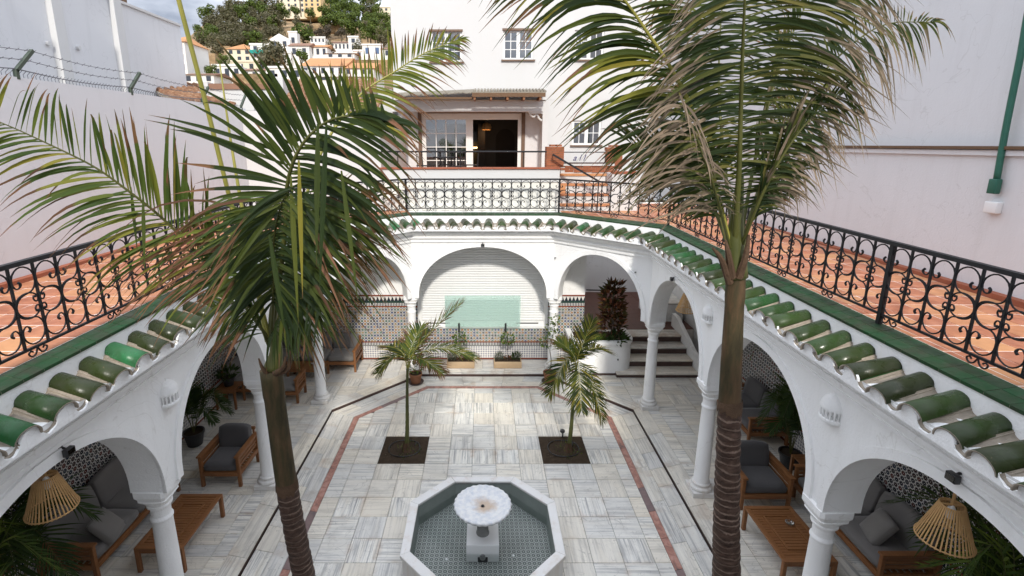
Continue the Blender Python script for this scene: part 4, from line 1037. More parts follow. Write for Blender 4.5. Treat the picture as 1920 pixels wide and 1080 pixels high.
# recessed ground storey with the sliding door
RY = .75
d0 = (-2.398, 19.250, 7.445); d1 = (1.572, 19.250, 7.445); DX0, DX1, DZ1 = d0[0], d1[0], d0[2]
wall_with_holes('door_wall', XL, 2.22, 5.05, 7.8, RY, RY+.2, [(DX0, DX1, 5.05, DZ1)], M['white_wall'])
H_('recess_ceiling', (XL, .3, 7.74), (2.22, RY, 7.8), M['house_white']); H_('recess_side', (2.12, .3, 5.05), (2.22, RY, 7.74), M['house_white'])
H_('beam', (XL-.05, -.35, 7.30), (2.1, -.05, 7.66), M['house_white'])
H_('pilaster', (2.1, -.25, 5.05), (2.3, -.0, 7.66), M['house_white'])
k = MB(); k.box((1.62,-.3,7.24),(2.1,-.1,7.30)); k.tube(cat([(1.66,-.2,7.22),(1.78,-.2,7.13),(1.9,-.2,7.2),(1.98,-.2,7.08),(2.08,-.2,7.0)], 20), .035, 6); k.build('scroll_bracket', M['house_white'], ho)
dr = H_('door_surround', (DX0, RY-.05, DZ1-.14), (DX1, RY+.02, DZ1), M['brown_frame'])
for a in (DX0, DX1-.13): bx('jamb', (a, RY-.05, 5.05), (a+.13, RY+.02, DZ1-.14), M['brown_frame'], dr)
sd_ = H_('sliding_door', (DX0+.13, RY+.05, DZ1-.36), (DX1-.13, RY+.15, DZ1-.14), M['pvc_frame'])
mx_ = (-0.496, 19.250, 6.587)[0]
for a, b in ((DX0+.13, DX0+.28), (mx_-.13, mx_+.13), (DX1-.26, DX1-.13)): bx('stile', (a, RY+.045, 5.05), (b, RY+.15, DZ1-.36), M['pvc_frame'], sd_)
pa = bx('pane', (DX0+.28, RY+.10, 5.1), (mx_-.13, RY+.11, DZ1-.36), M['pane'], sd_)
for i in range(1, 4): x = DX0+.28+(mx_-.13-DX0-.28)*i/4; bx('glazing_bar', (x-.014, RY+.08, 5.1), (x+.014, RY+.10, DZ1-.36), M['pvc_frame'], sd_)
for i in range(1, 4): z = 5.1+(DZ1-.36-5.1)*i/4; bx('glazing_bar', (DX0+.28, RY+.078, z-.014), (mx_-.13, RY+.099, z+.014), M['pvc_frame'], sd_)
# dim room with a lit lamp
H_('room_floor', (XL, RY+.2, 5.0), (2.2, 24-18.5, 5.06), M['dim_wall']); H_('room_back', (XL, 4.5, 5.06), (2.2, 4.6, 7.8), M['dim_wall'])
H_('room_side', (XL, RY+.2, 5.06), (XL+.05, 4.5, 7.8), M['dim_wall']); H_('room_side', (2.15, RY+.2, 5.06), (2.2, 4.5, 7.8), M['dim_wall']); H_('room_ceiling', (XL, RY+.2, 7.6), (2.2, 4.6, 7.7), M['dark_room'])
k = MB(); n = 14; k.add([(1.0+.42*math.cos(PI*j/n), 4.49, 5.06+1.35+.45*math.sin(PI*j/n)) for j in range(n+1)] + [(.58,4.49,5.06),(1.42,4.49,5.06)], [tuple(list(range(n+1))+[n+1, n+2])]); k.build('archway_shade', M['dark_room'], ho)  # flat dark sheet drawn as the shaded opening of an arch
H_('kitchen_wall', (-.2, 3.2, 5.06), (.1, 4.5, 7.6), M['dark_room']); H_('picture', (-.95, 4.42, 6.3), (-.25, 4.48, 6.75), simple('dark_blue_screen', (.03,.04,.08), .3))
pend = thing('pendant_lamp', 'glowing round wicker pendant lamp inside the dim room', 'lamp', (.15, 21.3, 6.85))
k = MB(); k.lathe([(.03,.22),(.16,.15),(.22,.02),(.19,-.08)], 16); k.build('shade', M['rattan'], pend); k = MB(); k.lathe([(0,-.05),(.05,-.03),(.05,.04),(0,.06)], 10); k.build('bulb', emit('warm_bulb', (1,.55,.2), 14.), pend)
k = MB(); k.tube([(0,0,.2),(0,0,.78)], .01, 5); k.build('cord', M['black'], pend)
ld = bpy.data.lights.new('bulb_glow', 'POINT'); ld.energy = 5; ld.color = (1,.6,.3); ld.shadow_soft_size = .1; lo_ = bpy.data.objects.new('bulb_glow', ld); COL.objects.link(lo_); lo_.location = (0,0,-.15); lo_.parent = pend
ls = bx('strip_lamp', (-.95, 22.7, 6.02), (-.25, 22.76, 6.07), emit('warm_strip', (1,.62,.25), 6.)); tag(ls, 'glowing warm strip light over the counter inside the dim room', 'lamp')
# outdoor chairs and table on the balcony
def bistro(loc, rz, label):
    t = thing('metal_chair', label, 'chair', loc, rz, 'dark metal chairs on the balcony'); k = MB()
    for x in (-.2, .2):
        for y in (-.2, .2): kk = MB(); kk.tube([(x,y,0),(x*.9,y*.9,.45)] + ([(x*.9,.22,.85)] if y > 0 else []), .012, 5); kk.build('leg', M['iron'], t)
    bx('seat', (-.21,-.21,.44), (.21,.21,.465), M['iron'], t)
    for i in range(5): k.tube([(-.16+.08*i,.2,.46),(-.16+.08*i,.22,.82)], .008, 4)
    k.tube([(-.2,.22,.84),(0,.24,.88),(.2,.22,.84)], .012, 5); k.build('backrest', M['iron'], t); return t
for i, (x, y, r, l) in enumerate(((-1.75,15.6,1.2,'leftmost dark metal chair behind the balcony coping'),(-1.2,16.4,3.3,'second dark metal chair from the left on the balcony'),(-.75,15.2,-.3,'dark metal chair before the sliding door mullion'),(-.35,16.2,-1.6,'dark metal chair right of the balcony table'))): bistro((x, y, 5.1), r, l)
tb = thing('balcony_table', 'dark round table between the metal chairs on the balcony', 'table', (-1.15, 15.6, 5.1)); k = MB(); k.lathe([(0,.72),(.38,.72),(.38,.69),(0,.69)], 20); k.build('table_top', M['iron'], tb); k = MB(); k.tube([(0,0,0),(0,0,.69)], .03, 6); k.lathe([(0,.03),(.22,.02),(.22,0)], 14); k.build('pedestal', M['iron'], tb)
# awning
aw = thing('awning', 'weathered reed and tile awning over the sliding door', 'awning', (0, 18.45, 0))
a0 = (-2.911, 17.600, 7.802); a1 = (-0.357, 17.600, 7.938); a2 = (2.090, 17.600, 7.802)
reed = simple('grey_weathered_reed', (.30,.27,.22), .9, var=.5, sc=30)
for i in range(60):
    x = a0[0] + (a1[0]-a0[0]+.1)*i/59; k = MB(); z = a0[2]+.0+(.12)*i/59; k.tube([(x-.1,-.95,z-.05+R.uniform(-.02,.02)),(x,.0,z+.14)], .024, 5); k.build('reed', reed, aw)
bx('deck', (a1[0], -.9, a0[2]+.06), (a2[0], 0, a0[2]+.10), reed, aw)
for i in range(22):
    x = a1[0]+.1 + (a2[0]-a1[0]-.1)*i/21; k = MB(); z = a0[2]+.13; k.tube([(x,-.9,z-.02),(x,.0,z+.13)], .045, 6); k.build('roof_tile', reed, aw)
for i in range(5): x = a1[0]+.05+i*.55; bx('rafter', (x, -.95, a0[2]-.16), (x+.07, 0, a0[2]-.03), M['wood'], aw)
bx('fascia_board', (a1[0], -.98, a0[2]-.07), (a2[0], -.93, a0[2]+.06), M['wood_dark'], aw); bx('fascia_board', (a0[0], -.9, a0[2]-.14), (a1[0], -.86, a0[2]-.07), M['wood_dark'], aw)

# ---------------------------------------------------------------- rear wall, roofs, neighbours
ra = thing('rear_terrace_wall', 'bright white wall closing the left terrace at the back', 'wall')
bx('plaster', (-6.4, 13.85, 4.1), (-2.76, 14.1, 7.06), M['house_white'], ra); bx('plaster', (-3.1, 14.1, 4.1), (-2.76, 18.5, 7.06), M['house_white'], ra)
bx('meter_box', (-5.98, 13.83, 5.95), (-5.93, 13.86, 6.35), M['concrete'], ra)
roofm = NT('old_clay_roof_tile'); P_ = roofm.pos(); roofm.bump(roofm.noise(P_, 12, 4), .3, .02)
M['roof'] = roofm.fin(roofm.mix(roofm.noise(P_, 2.6, 6, .7), (.12,.055,.035), roofm.ramp(roofm.noise(P_, 9, 5, .7), [(.35,(.24,.12,.07)),(.55,(.44,.26,.15)),(.75,(.58,.46,.33))])), .9, .2)
M['roof_far'] = simple('far_orange_roof', (.50,.24,.10), .9, var=.35, sc=.6)  # orange roof tone of the hillside houses
M['roof_brown'] = simple('brown_roof', (.26,.14,.09), .9, var=.35, sc=.6)
def tiled_roof(label, p, u, v, nu, nv, r=.075):
    """rows of barrel tiles: p corner (eave), u along eave, v up the slope"""
    p, u, v = Vector(p), Vector(u), Vector(v); t = thing('tiled_roof', label, 'roof', p); nrm = u.cross(v).normalized()
    k = MB(); k.add([(0,0,0), u, u+v, v, -nrm*.08, u-nrm*.08, u+v-nrm*.08, v-nrm*.08], [(0,1,2,3),(4,7,6,5),(0,4,5,1),(1,5,6,2),(2,6,7,3),(3,7,4,0)]); k.build('roof_deck', M['mortar'], t)
    big = nu*nv > 260
    kk = MB(); n_ = 5; ud = u.normalized()
    def cover(k, o, w):
        st = v/nv*1.12; vs = []
        for q, s_ in ((o, 1.), (o+st, .86)):
            for j in range(n_+1): a = PI*j/n_; vs.append(q + ud*math.cos(a)*r*s_ + nrm*(math.sin(a)*r*s_+.01*(q is o)))
        k.add(vs, [(j, j+1, n_+2+j, n_+1+j) for j in range(n_)] + [tuple(range(n_, -1, -1))])
    c = MB(); cover(c, Vector((0,0,0)), 1); me = None
    for i in range(nu):
        for j in range(nv):
            o = u*((i+.5)/nu) + v*(j/nv) + ud*R.uniform(-.01,.01)
            if big: cover(kk, o, 1)
            elif me is None: ob = c.build('roof_tile', M['roof'], t, smooth=True, loc=o); me = ob.data
            else: ob = mk('roof_tile', me, t, o); ob.scale = (1, 1, R.uniform(.9, 1.1))
    if big: tag(kk.build('roof_tiles', M['roof'], t, smooth=True), kind='stuff')
    return t
tiled_roof('weathered clay tile roof beyond the left wall, below the white blank building', (-8.4, 14.4, 7.35), (1.9, 3.6, 0), (-2.1, 1.3, .75), 15, 7, .10)
tiled_roof('narrow strip of clay roof tiles on top of the rear white wall', (-5.45, 13.80, 7.10), (2.7, 0, 0), (0, .75, .30), 14, 2, .09)
_p, _q, _v = Vector((-6.117, 16.000, 7.329)), Vector((-4.910, 16.000, 7.329)), Vector((-6.940, 18.200, 8.312))
tiled_roof('clay tile roof slope behind the palm, right of the white chimney wall', _p, _q-_p, _v-_p, 8, 7, .085)
_p, _q, _v = Vector((-4.941, 18.400, 7.981)), Vector((-3.710, 18.400, 7.981)), Vector((-5.158, 19.600, 8.512))
tiled_roof('clay tile roof verge beside the white house', _p, _q-_p, _v-_p, 7, 4, .085)
nb = thing('neighbour_building', 'white flat roofed outbuilding behind the left wall with a clay parapet', 'building', (0, 16.5, 0))
a = (-8.844, 16.500, 7.267); b = (-6.220, 16.500, 7.988); bx('wall', (a[0], 0, 6), (b[0], 3, b[2]-.12), M['house_white'], nb); bx('parapet_cap', (a[0]+.3, -.05, b[2]-.12), (b[0]-.25, .2, b[2]+.05), M['roof_brown'], nb); bx('chimney', (a[0], -.06, b[2]-.12), (a[0]+.28, .3, b[2]+.1), M['house_white'], nb); bx('chimney', (b[0]-.22, -.06, b[2]-.12), (b[0], .3, b[2]+.25), M['house_white'], nb)
g = thing('gabled_building', 'white gabled building beside the upper house wall, behind the palm fronds', 'building', (0, 19.0, 0))
a = (-5.910, 19.000, 7.522); b = (-3.264, 19.000, 8.259)
k = MB(); k.add([(a[0],0,6),(b[0]-.02,0,6),(b[0]-.02,0,b[2]-.15),(a[0]+.9,0,b[2]+.1),(a[0],0,b[2]-.55),(a[0],4,6),(b[0]-.02,4,6),(b[0]-.02,4,b[2]-.15),(a[0]+.9,4,b[2]+.1),(a[0],4,b[2]-.55)], [(0,1,2,3,4),(9,8,7,6,5),(0,5,6,1),(1,6,7,2),(2,7,8,3),(3,8,9,4),(4,9,5,0)]); k.build('wall', M['house_white'], g)
lb = thing('blank_building', 'large blank white building with two pilasters beyond the left boundary wall', 'building', (-9.3, 0, 0))
k = MB(); k.add([(0,8,4),(0,16.6,4),(0,16.6,9.72),(0,8,9.72),(-4.5,8,4),(-4.5,16.6,4),(-4.5,16.6,9.72),(-4.5,8,9.72)], [(0,1,2,3),(1,5,6,2),(3,2,6,7),(0,3,7,4)]); k.build('wall', M['left_wall'], lb)
for y in (13.55, 11.6, 9.4): bx('pilaster', (.0, y, 4), (.14, y+.28, 9.72), M['house_white'], lb)
bx('parapet_edge', (-.1, 8, 9.72), (.05, 16.62, 9.78), M['house_white'], lb); bx('low_wall', (.0, 16.0, 7.2), (2.3, 16.3, 7.75), M['house_white'], lb)
for i in range(3): 
    k = MB(); k.tube([(-9.3, 12.3-i*.42, 8.35-.03*i),(-9.24, 12.3-i*.42, 8.35-.03*i)], .05, 8); tag(k.build('wall_stud', M['house_white']), '%s of three round white studs on the blank building' % ('rightmost','middle','leftmost')[i], 'stud', 'three round studs on the blank building')
pg = thing('pergola', 'dark timber pergola corner on top of the blank building', 'pergola', (-9.5, 14.3, 9.78))
pp = (-9.300, 14.442, 9.622)
bx('post', (-.05, pp[1]-14.3-.06, 0), (.06, pp[1]-14.3+.06, .62), M['wood_dark'], pg); bx('beam', (-.06, -3.5, .42), (.05, pp[1]-14.3+.5, .55), M['wood_dark'], pg); bx('beam', (-1.8, pp[1]-14.3-.08, .56), (.2, pp[1]-14.3+.04, .68), M['wood_dark'], pg)
k = MB(); k.beam((0, pp[1]-14.9, .45), (0, pp[1]-14.3, .1), .06, .06); k.build('brace', M['wood_dark'], pg)
# barbed wire on the left wall
bwf = thing('barbed_wire_fence', 'barbed wire strung on slanting green brackets along the left wall top', 'fence', (-6.4, 0, 7.1))
brk = []
for y in (5.2, 7.3, 9.6, 12.0, 13.9):
    k = MB(); k.beam((-.02, y, -.03), (-.02, y, .10), .05, .05); k.beam((-.02, y, .08), (.22 if False else -.02, y+.33, .40), .05, .045); k.build('bracket', simple('green_bracket_%d' % int(y*10), (.06,.08,.055), .7), bwf); brk.append(y)
for (dy, z, r) in ((.30, .39, .0045), (.18, .25, .0045), (0, .11, .007)):
    pts = []
    for a in range(len(brk)-1):
        for q in range(10):
            t = q/10; pts.append((-.02, brk[a]+dy+(brk[a+1]-brk[a])*t, z-.05*math.sin(PI*t)))
    k = MB(); k.tube(pts, r, 4)
    if z > .2:
        for q in range(60):
            y = brk[0]+dy+q*.145+R.uniform(-.02,.02); b_ = min(range(len(pts)), key=lambda i: abs(pts[i][1]-y)); p_ = pts[b_]; k.beam((p_[0]-.02, y-.015, p_[2]-.018), (p_[0]+.02, y+.015, p_[2]+.018), .006, .006)
    k.build('wire', M['wire'], bwf)
k = MB()
for q in range(130):
    y = brk[0]+q*.067; k.tube([(-.02, y, .0), (-.05, y+.03, .05), (-.02, y+.06, .10)], .0045, 3)
k.build('wire_coil', M['wire'], bwf)
# green conduit on the right wall
cp = thing('green_pipe', 'green downpipe bent at the top on the tall right wall with a junction box', 'pipe', (6.34, 6.3, 0))
k = MB(); k.tube(cat([(0,-.35,8.1),(0,-.1,8.05),(0,.02,7.85),(0,.0,7.2),(0,-.02,6.4),(0,-.05,5.75)], 30), .035, 10); k.build('pipe', M['pipe_green'], cp, smooth=True)
bx('junction_box', (-.05, -.10, 5.60), (.03, .0, 5.78), M['pipe_green'], cp, .01)
sb = bx('socket_box', (6.32, 6.16, 5.36), (6.4, 6.32, 5.50), M['pvc'], None, .01); tag(sb, 'small white socket box under the green pipe on the right wall', 'socket box')
# odd wet drain strip visible near the trees is left to the marble material

# ---------------------------------------------------------------- furniture
def cushion(name, w, d, h, m, parent, loc, rot=(0,0,0), puff=.02):
    k = MB(); n = 8; vs = []
    bm = bmesh.new(); bmesh.ops.create_cube(bm, size=1)
    for v in bm.verts: v.co.x *= w; v.co.y *= d; v.co.z *= h
    bmesh.ops.subdivide_edges(bm, edges=bm.edges[:], cuts=5, use_grid_fill=True)
    for v in bm.verts:
        x, y, z = v.co.x/(w/2), v.co.y/(d/2), v.co.z/(h/2)
        bul = (1-x**4)*(1-y**4); v.co.z += math.copysign(puff*bul, z) if abs(z) > .01 else 0
        e = .03
        for ax, L_ in ((0, w), (1, d)):
            if abs((x, y)[ax]) > .99: v.co[ax] *= 1 - .04*abs(z)**2
        cr = abs(x)**8*abs(y)**8; v.co.x *= 1-.03*cr; v.co.y *= 1-.03*cr
        v.co += Vector((noise.noise(v.co*5+Vector((w*9,d*3,0))),)*3)*.006
    me = bpy.data.meshes.new(name); bm.to_mesh(me); bm.free(); me.materials.append(m); me.polygons.foreach_set('use_smooth', [True]*len(me.polygons))
    o = mk(name, me, parent, loc); o.rotation_euler = rot; return o
def seatunit(name, label, cat_, w, d, loc, rz, n, mats=('cushion','cushion'), back=True, arms=(1,1), group=None, dh=.38):
    t = thing(name, label, cat_, loc, rz, group); Wd = M['wood']; hw = w/2
    for x in (-hw+.03, hw-.03):
        for y in (-d/2+.03, d/2-.03):
            tall = .60 if ((x < 0 and arms[0]) or (x > 0 and arms[1])) else .3
            bx('leg', (x-.028, y-.028, 0), (x+.028, y+.028, tall), Wd, t, .004)
    for y in (-d/2+.0, d/2-.045): bx('seat_rail', (-hw+.058, y, .22), (hw-.058, y+.045, .30), Wd, t, .003)
    for x in (-hw+.005, hw-.045): bx('side_rail', (x, -d/2+.058, .22), (x+.04, d/2-.058, .30), Wd, t, .003)
    for i in range(8): y = -d/2+.06+i*(d-.12)/8; bx('seat_slat', (-hw+.05, y, .285), (hw-.05, y+.05, .30), Wd, t)
    for s_, on in zip((-1, 1), arms):
        if not on: continue
        x = s_*(hw-.03); bx('armrest', (x-.045, -d/2-.02, .60), (x+.045, d/2+.02, .63), Wd, t, .005)
        for z in (.38, .46, .53): bx('arm_slat', (x-.012, -d/2+.05, z), (x+.012, d/2-.05, z+.045), Wd, t)
    cw = (w-.12)/n
    for i in range(n):
        cx = -hw+.06+cw*(i+.5); cushion('seat_cushion', cw-.012, d-.06, .13, M[mats[0]], t, (cx, -.01, .375))
        if back: cushion('back_cushion', cw-.03, .15, dh, M[mats[1]], t, (cx, d/2-.13, .44+dh/2), (math.radians(-12)+R.uniform(-.04,.04), R.uniform(-.02,.02), R.uniform(-.03,.03)), .05)
    if back:
        bx('back_rail', (-hw+.03, d/2-.03, .70), (hw-.03, d/2+.0, .76), Wd, t, .003)
        for x in (-hw+.05, hw-.08): bx('back_post', (x, d/2-.03, .6), (x+.03, d/2, .70), Wd, t)
    return t
def slat_table(label, w, d, h, loc, rz, lid=True, name='coffee_table'):
    t = thing(name, label, 'table', loc, rz, 'slatted wooden coffee tables'); Wd = M['wood']
    for x in (-w/2, w/2-.055):
        for y in (-d/2, d/2-.055): bx('leg', (x, y, 0), (x+.055, y+.055, h-.025), Wd, t, .004)
    for y in (-d/2, d/2-.07): bx('end_rail', (-w/2, y, h-.025), (w/2, y+.07, h), Wd, t, .003)
    for x in (-w/2, w/2-.07): bx('side_rail', (x, -d/2+.072, h-.025), (x+.07, d/2-.072, h), Wd, t, .003)
    for y in (-d/2+.01, d/2-.03): bx('apron', (-w/2+.057, y, h-.09), (w/2-.057, y+.02, h-.027), Wd, t)
    n = int((d-.15)/.052)
    for i in range(n): y = -d/2+.075+i*(d-.15)/n; bx('slat', (-w/2+.073, y, h-.024), (w/2-.073, y+.044, h-.004), Wd, t)
    if lid:
        lw, ld = w*.55, d*.62; f = bx('lid_frame', (-lw/2, -ld/2, h-.002), (lw/2, -ld/2+.035, h+.012), Wd, t)
        for a, b in (((-lw/2, ld/2-.035), (lw/2, ld/2)), ((-lw/2, -ld/2+.036), (-lw/2+.035, ld/2-.036)), ((lw/2-.035, -ld/2+.036), (lw/2, ld/2-.036))): bx('lid_bar', (a[0], a[1], h-.002), (b[0], b[1], h+.012), Wd, f)
    return t
G = GZ+.003
slat_table('long slatted wooden coffee table on the left, behind the nearest left column', .70, 1.17, .42, (-4.70, 6.72, G), 0)
slat_table('long slatted wooden coffee table on the right with a glass ashtray on it', .76, 1.12, .42, (4.60, 6.46, G), 0)
slat_table('wooden coffee table before the far left corner sofa', .98, .52, .36, (-4.68, 12.45, G), 0, False)
ash = MB(); ash.lathe([(0,.01),(.045,.01),(.055,.035),(.062,.035),(.055,0),(0,0)], 16, (4.72, 6.62, G+.424)); tag(ash.build('ashtray', M['clear'], smooth=True), 'small clear glass ashtray on the right slatted coffee table', 'ashtray')
ash = MB(); ash.lathe([(0,.01),(.045,.01),(.055,.035),(.062,.035),(.055,0),(0,0)], 16, (-4.55, 12.5, G+.362)); tag(ash.build('ashtray', M['clear'], smooth=True), 'small clear glass ashtray on the far left coffee table', 'ashtray')
seatunit('armchair', 'wooden armchair with charcoal cushions beside the left gallery column', 'armchair', .74, .80, (-4.78, 8.42, G), 0, 1, ('cushion_dark','cushion_dark'), group='wooden armchairs under the arches')
seatunit('armchair', 'wooden armchair with charcoal cushions behind the tall right palm trunk', 'armchair', .86, .82, (4.83, 7.83, G), 0, 1, ('cushion_dark','cushion_dark'), group='wooden armchairs under the arches')
seatunit('sofa', 'grey cushioned wooden sofa along the left tiled wall, nearest the camera', 'sofa', 2.0, .85, (-5.90, 6.95, G), PI/2, 2, ('cushion','cushion'), group='wooden sofas under the arches', dh=.44)
seatunit('sofa', 'grey cushioned wooden sofa along the right tiled wall, nearest the camera', 'sofa', 2.0, .85, (5.92, 6.80, G), -PI/2, 2, ('cushion','cushion'), group='wooden sofas under the arches', dh=.44)
seatunit('sofa', 'dark cushioned sofa against the right tiled wall behind the potted palm', 'sofa', 1.6, .85, (5.92, 10.1, G), -PI/2, 2, ('cushion_dark','cushion_dark'), group='wooden sofas under the arches')
seatunit('sofa', 'long taupe sofa against the far left tiled back wall', 'sofa', 2.35, .85, (-4.65, 13.18, G), 0, 3, ('cushion_light','cushion'), group='wooden sofas under the arches')
seatunit('sofa', 'taupe corner sofa along the far left side wall', 'sofa', 1.6, .85, (-5.92, 12.0, G), PI/2, 2, ('cushion_light','cushion'), arms=(0,0), group='wooden sofas under the arches')
seatunit('footstool', 'low wooden footstool with a grey pad behind the left palm trunk', 'footstool', .66, .6, (-4.78, 11.35, G), 0, 1, ('cushion_light','cushion_light'), back=False, arms=(0,1))
def pillow(loc, rot, label):
    o = cushion('scatter_pillow', .45, .45, .10, M['cushion_light'], None, loc, rot, .06); tag(o, label, 'cushion')
pillow((-5.62, 6.42, G+.56), (math.radians(50), .1, PI/2+.3), 'taupe square scatter cushion at the near end of the left sofa')
pillow((5.85, 6.35, G+.60), (math.radians(55), -.1, -PI/2-.3), 'taupe square scatter cushion at the near end of the right sofa')
def side_table(label, w, h, loc):
    t = thing('side_table', label, 'table', loc, 0, 'small square wooden side tables')
    for x in (-w/2, w/2-.045):
        for y in (-w/2, w/2-.045): bx('leg', (x, y, 0), (x+.045, y+.045, h-.02), M['wood'], t)
    for i in range(6): bx('slat', (-w/2, -w/2+i*w/6, h-.02), (w/2, -w/2+i*w/6+w/6-.006, h), M['wood'], t)
    for y in (-w/2+.005, w/2-.025): bx('apron', (-w/2+.046, y, h-.08), (w/2-.046, y+.02, h-.022), M['wood'], t)
    return t
side_table('small wooden side table against the left wall carrying a black pot', .48, .5, (-6.05, 11.0, G)); side_table('small wooden side table beside the right potted palm', .42, .5, (5.95, 8.08, G))

# bamboo lampshades
def lampshade(loc, label, r0=.085, r1=.20, h=.34, hang=.5, tilt=0):
    t = thing('bamboo_lampshade', label, 'lamp', loc, R.random()*3, 'conical bamboo lampshades hung in the arches')
    for r, z in ((r1, 0), (r0, h), (r0*.93, h-.01)):
        k = MB(); k.tube([(r*math.cos(2*PI*j/28), r*math.sin(2*PI*j/28), z) for j in range(29)], .0065, 5, caps=False); k.build('hoop', M['rattan'], t)
    sp = MB(); sp.beam((r1, 0, -.012), (r0, 0, h+.004), .011, .006, up=(1,0,0)); s0 = sp.build('cane', M['rattan'], t); n = 40
    for j in range(1, n): o = mk('cane', s0.data, t); o.rotation_euler = (0, 0, 2*PI*j/n)
    k = MB(); k.beam((-r0, 0, h), (r0, 0, h), .02, .01); k.tube([(0,0,h),(0,0,h+hang)], .012, 6); k.build('hanger', M['rattan'], t)
    k = MB(); k.lathe([(0,h-.14),(.03,h-.12),(.03,h-.04),(.012,h)], 10); k.build('bulb', M['pvc'], t); return t
lampshade((-4.0, 4.03, 2.90), 'conical bamboo lampshade hanging under the left arch'); lampshade((3.98, 3.68, 2.88), 'conical bamboo lampshade hanging under the nearest right arch, before green ferns'); lampshade((4.02, 9.42, 3.0), 'conical bamboo lampshade hanging in the far right arch near the steps')

# ---------------------------------------------------------------- plants
UPV = Vector((0,0,1))
def leaf_ribbon(k, p, d, nrm, Lg, w, droop, r, dry, seg=6, fold=.18, curl=0.):
    b = len(k.v); p = Vector(p); d = Vector(d).normalized(); st = Lg/seg
    for i in range(seg+1):
        t = i/seg; ww = w*(.35+2.2*t if t < .28 else 1.0-(max(0, t-.28)/.72)**1.7)*.5 if True else w
        ww = max(ww, w*.015); sdv = d.cross(nrm)
        if sdv.length < 1e-4: sdv = d.orthogonal()
        sdv.normalize(); n2 = sdv.cross(d).normalized()
        k.v += [tuple(p - sdv*ww), tuple(p + n2*(-fold*ww)), tuple(p + sdv*ww)]
        k.col += [(t, r, dry, 1)]*3
        p = p + d*st; g = droop*(.10+2.1*t*t)/seg*2
        d = (d + Vector((0,0,-1))*g + sdv*curl/seg).normalized()
    for i in range(seg):
        a = b+3*i; k.f += [(a, a+1, a+4, a+3), (a+1, a+2, a+5, a+4)]; k.m += [0, 0]
def frond(parent, pts, Lmax, n, w, droop, mat, rmat, seed, side=None, dry=.3, start=.2, lift=.15, r0=.016, ang=(62, 28), broken=0., colb=(0, 1), vshape=.0, jitter=.12, lenfn=None, neg=None, pos=None):
    rg = random.Random(seed); C = cat(pts, 60); k = MB(); k.col = []; Lt = [0]
    for a, b in zip(C, C[1:]): Lt.append(Lt[-1]+(b-a).length)
    def at(s):
        s *= Lt[-1]
        for i in range(59):
            if Lt[i+1] >= s: f = (s-Lt[i])/max(1e-6, Lt[i+1]-Lt[i]); return C[i].lerp(C[i+1], f), (C[i+1]-C[i]).normalized()
        return C[-1], (C[-1]-C[-2]).normalized()
    for i in range(n):
        s = start + (1-start)*(i+.5)/n; P, T = at(s)
        sv = Vector(side) if side else T.cross(UPV); sv = sv - T*sv.dot(T)
        if sv.length < 1e-3: sv = T.orthogonal()
        sv.normalize(); N = sv.cross(T).normalized()
        q = (s-start)/(1-start); prof = (math.sin(PI*min(1, q*.78+.16))**.75) if not lenfn else lenfn(q)
        an = math.radians(ang[0]+(ang[1]-ang[0])*q)
        for sg in (-1, 1):
            if rg.random() < broken*.5: continue
            a2 = an + rg.uniform(-jitter, jitter); D = T*math.cos(a2) + sv*sg*math.sin(a2) + N*(lift + vshape + rg.uniform(-jitter, jitter))
            Lg = Lmax*prof*rg.uniform(.82, 1.1)*(rg.uniform(.45, .9) if rg.random() < broken else 1)
            if sg < 0 and neg: Lg *= neg(q)
            if sg > 0 and pos: Lg *= pos(q)
            rr = colb[0]+(colb[1]-colb[0])*rg.random()
            leaf_ribbon(k, P + sv*sg*r0*.5, D, N, Lg, w*rg.uniform(.8, 1.15)*(.6+.4*prof), droop*rg.uniform(.6, 1.5), rr, min(1, max(0, dry+rg.uniform(-.22, .25))), curl=rg.uniform(-.25, .25))
    o = k.build('frond', mat, parent)
    rk = MB(); rk.tube(C, [max(.003, r0*(1-.85*i/59)) for i in range(60)], 6); rk.build('midrib', rmat, o, smooth=True); return o

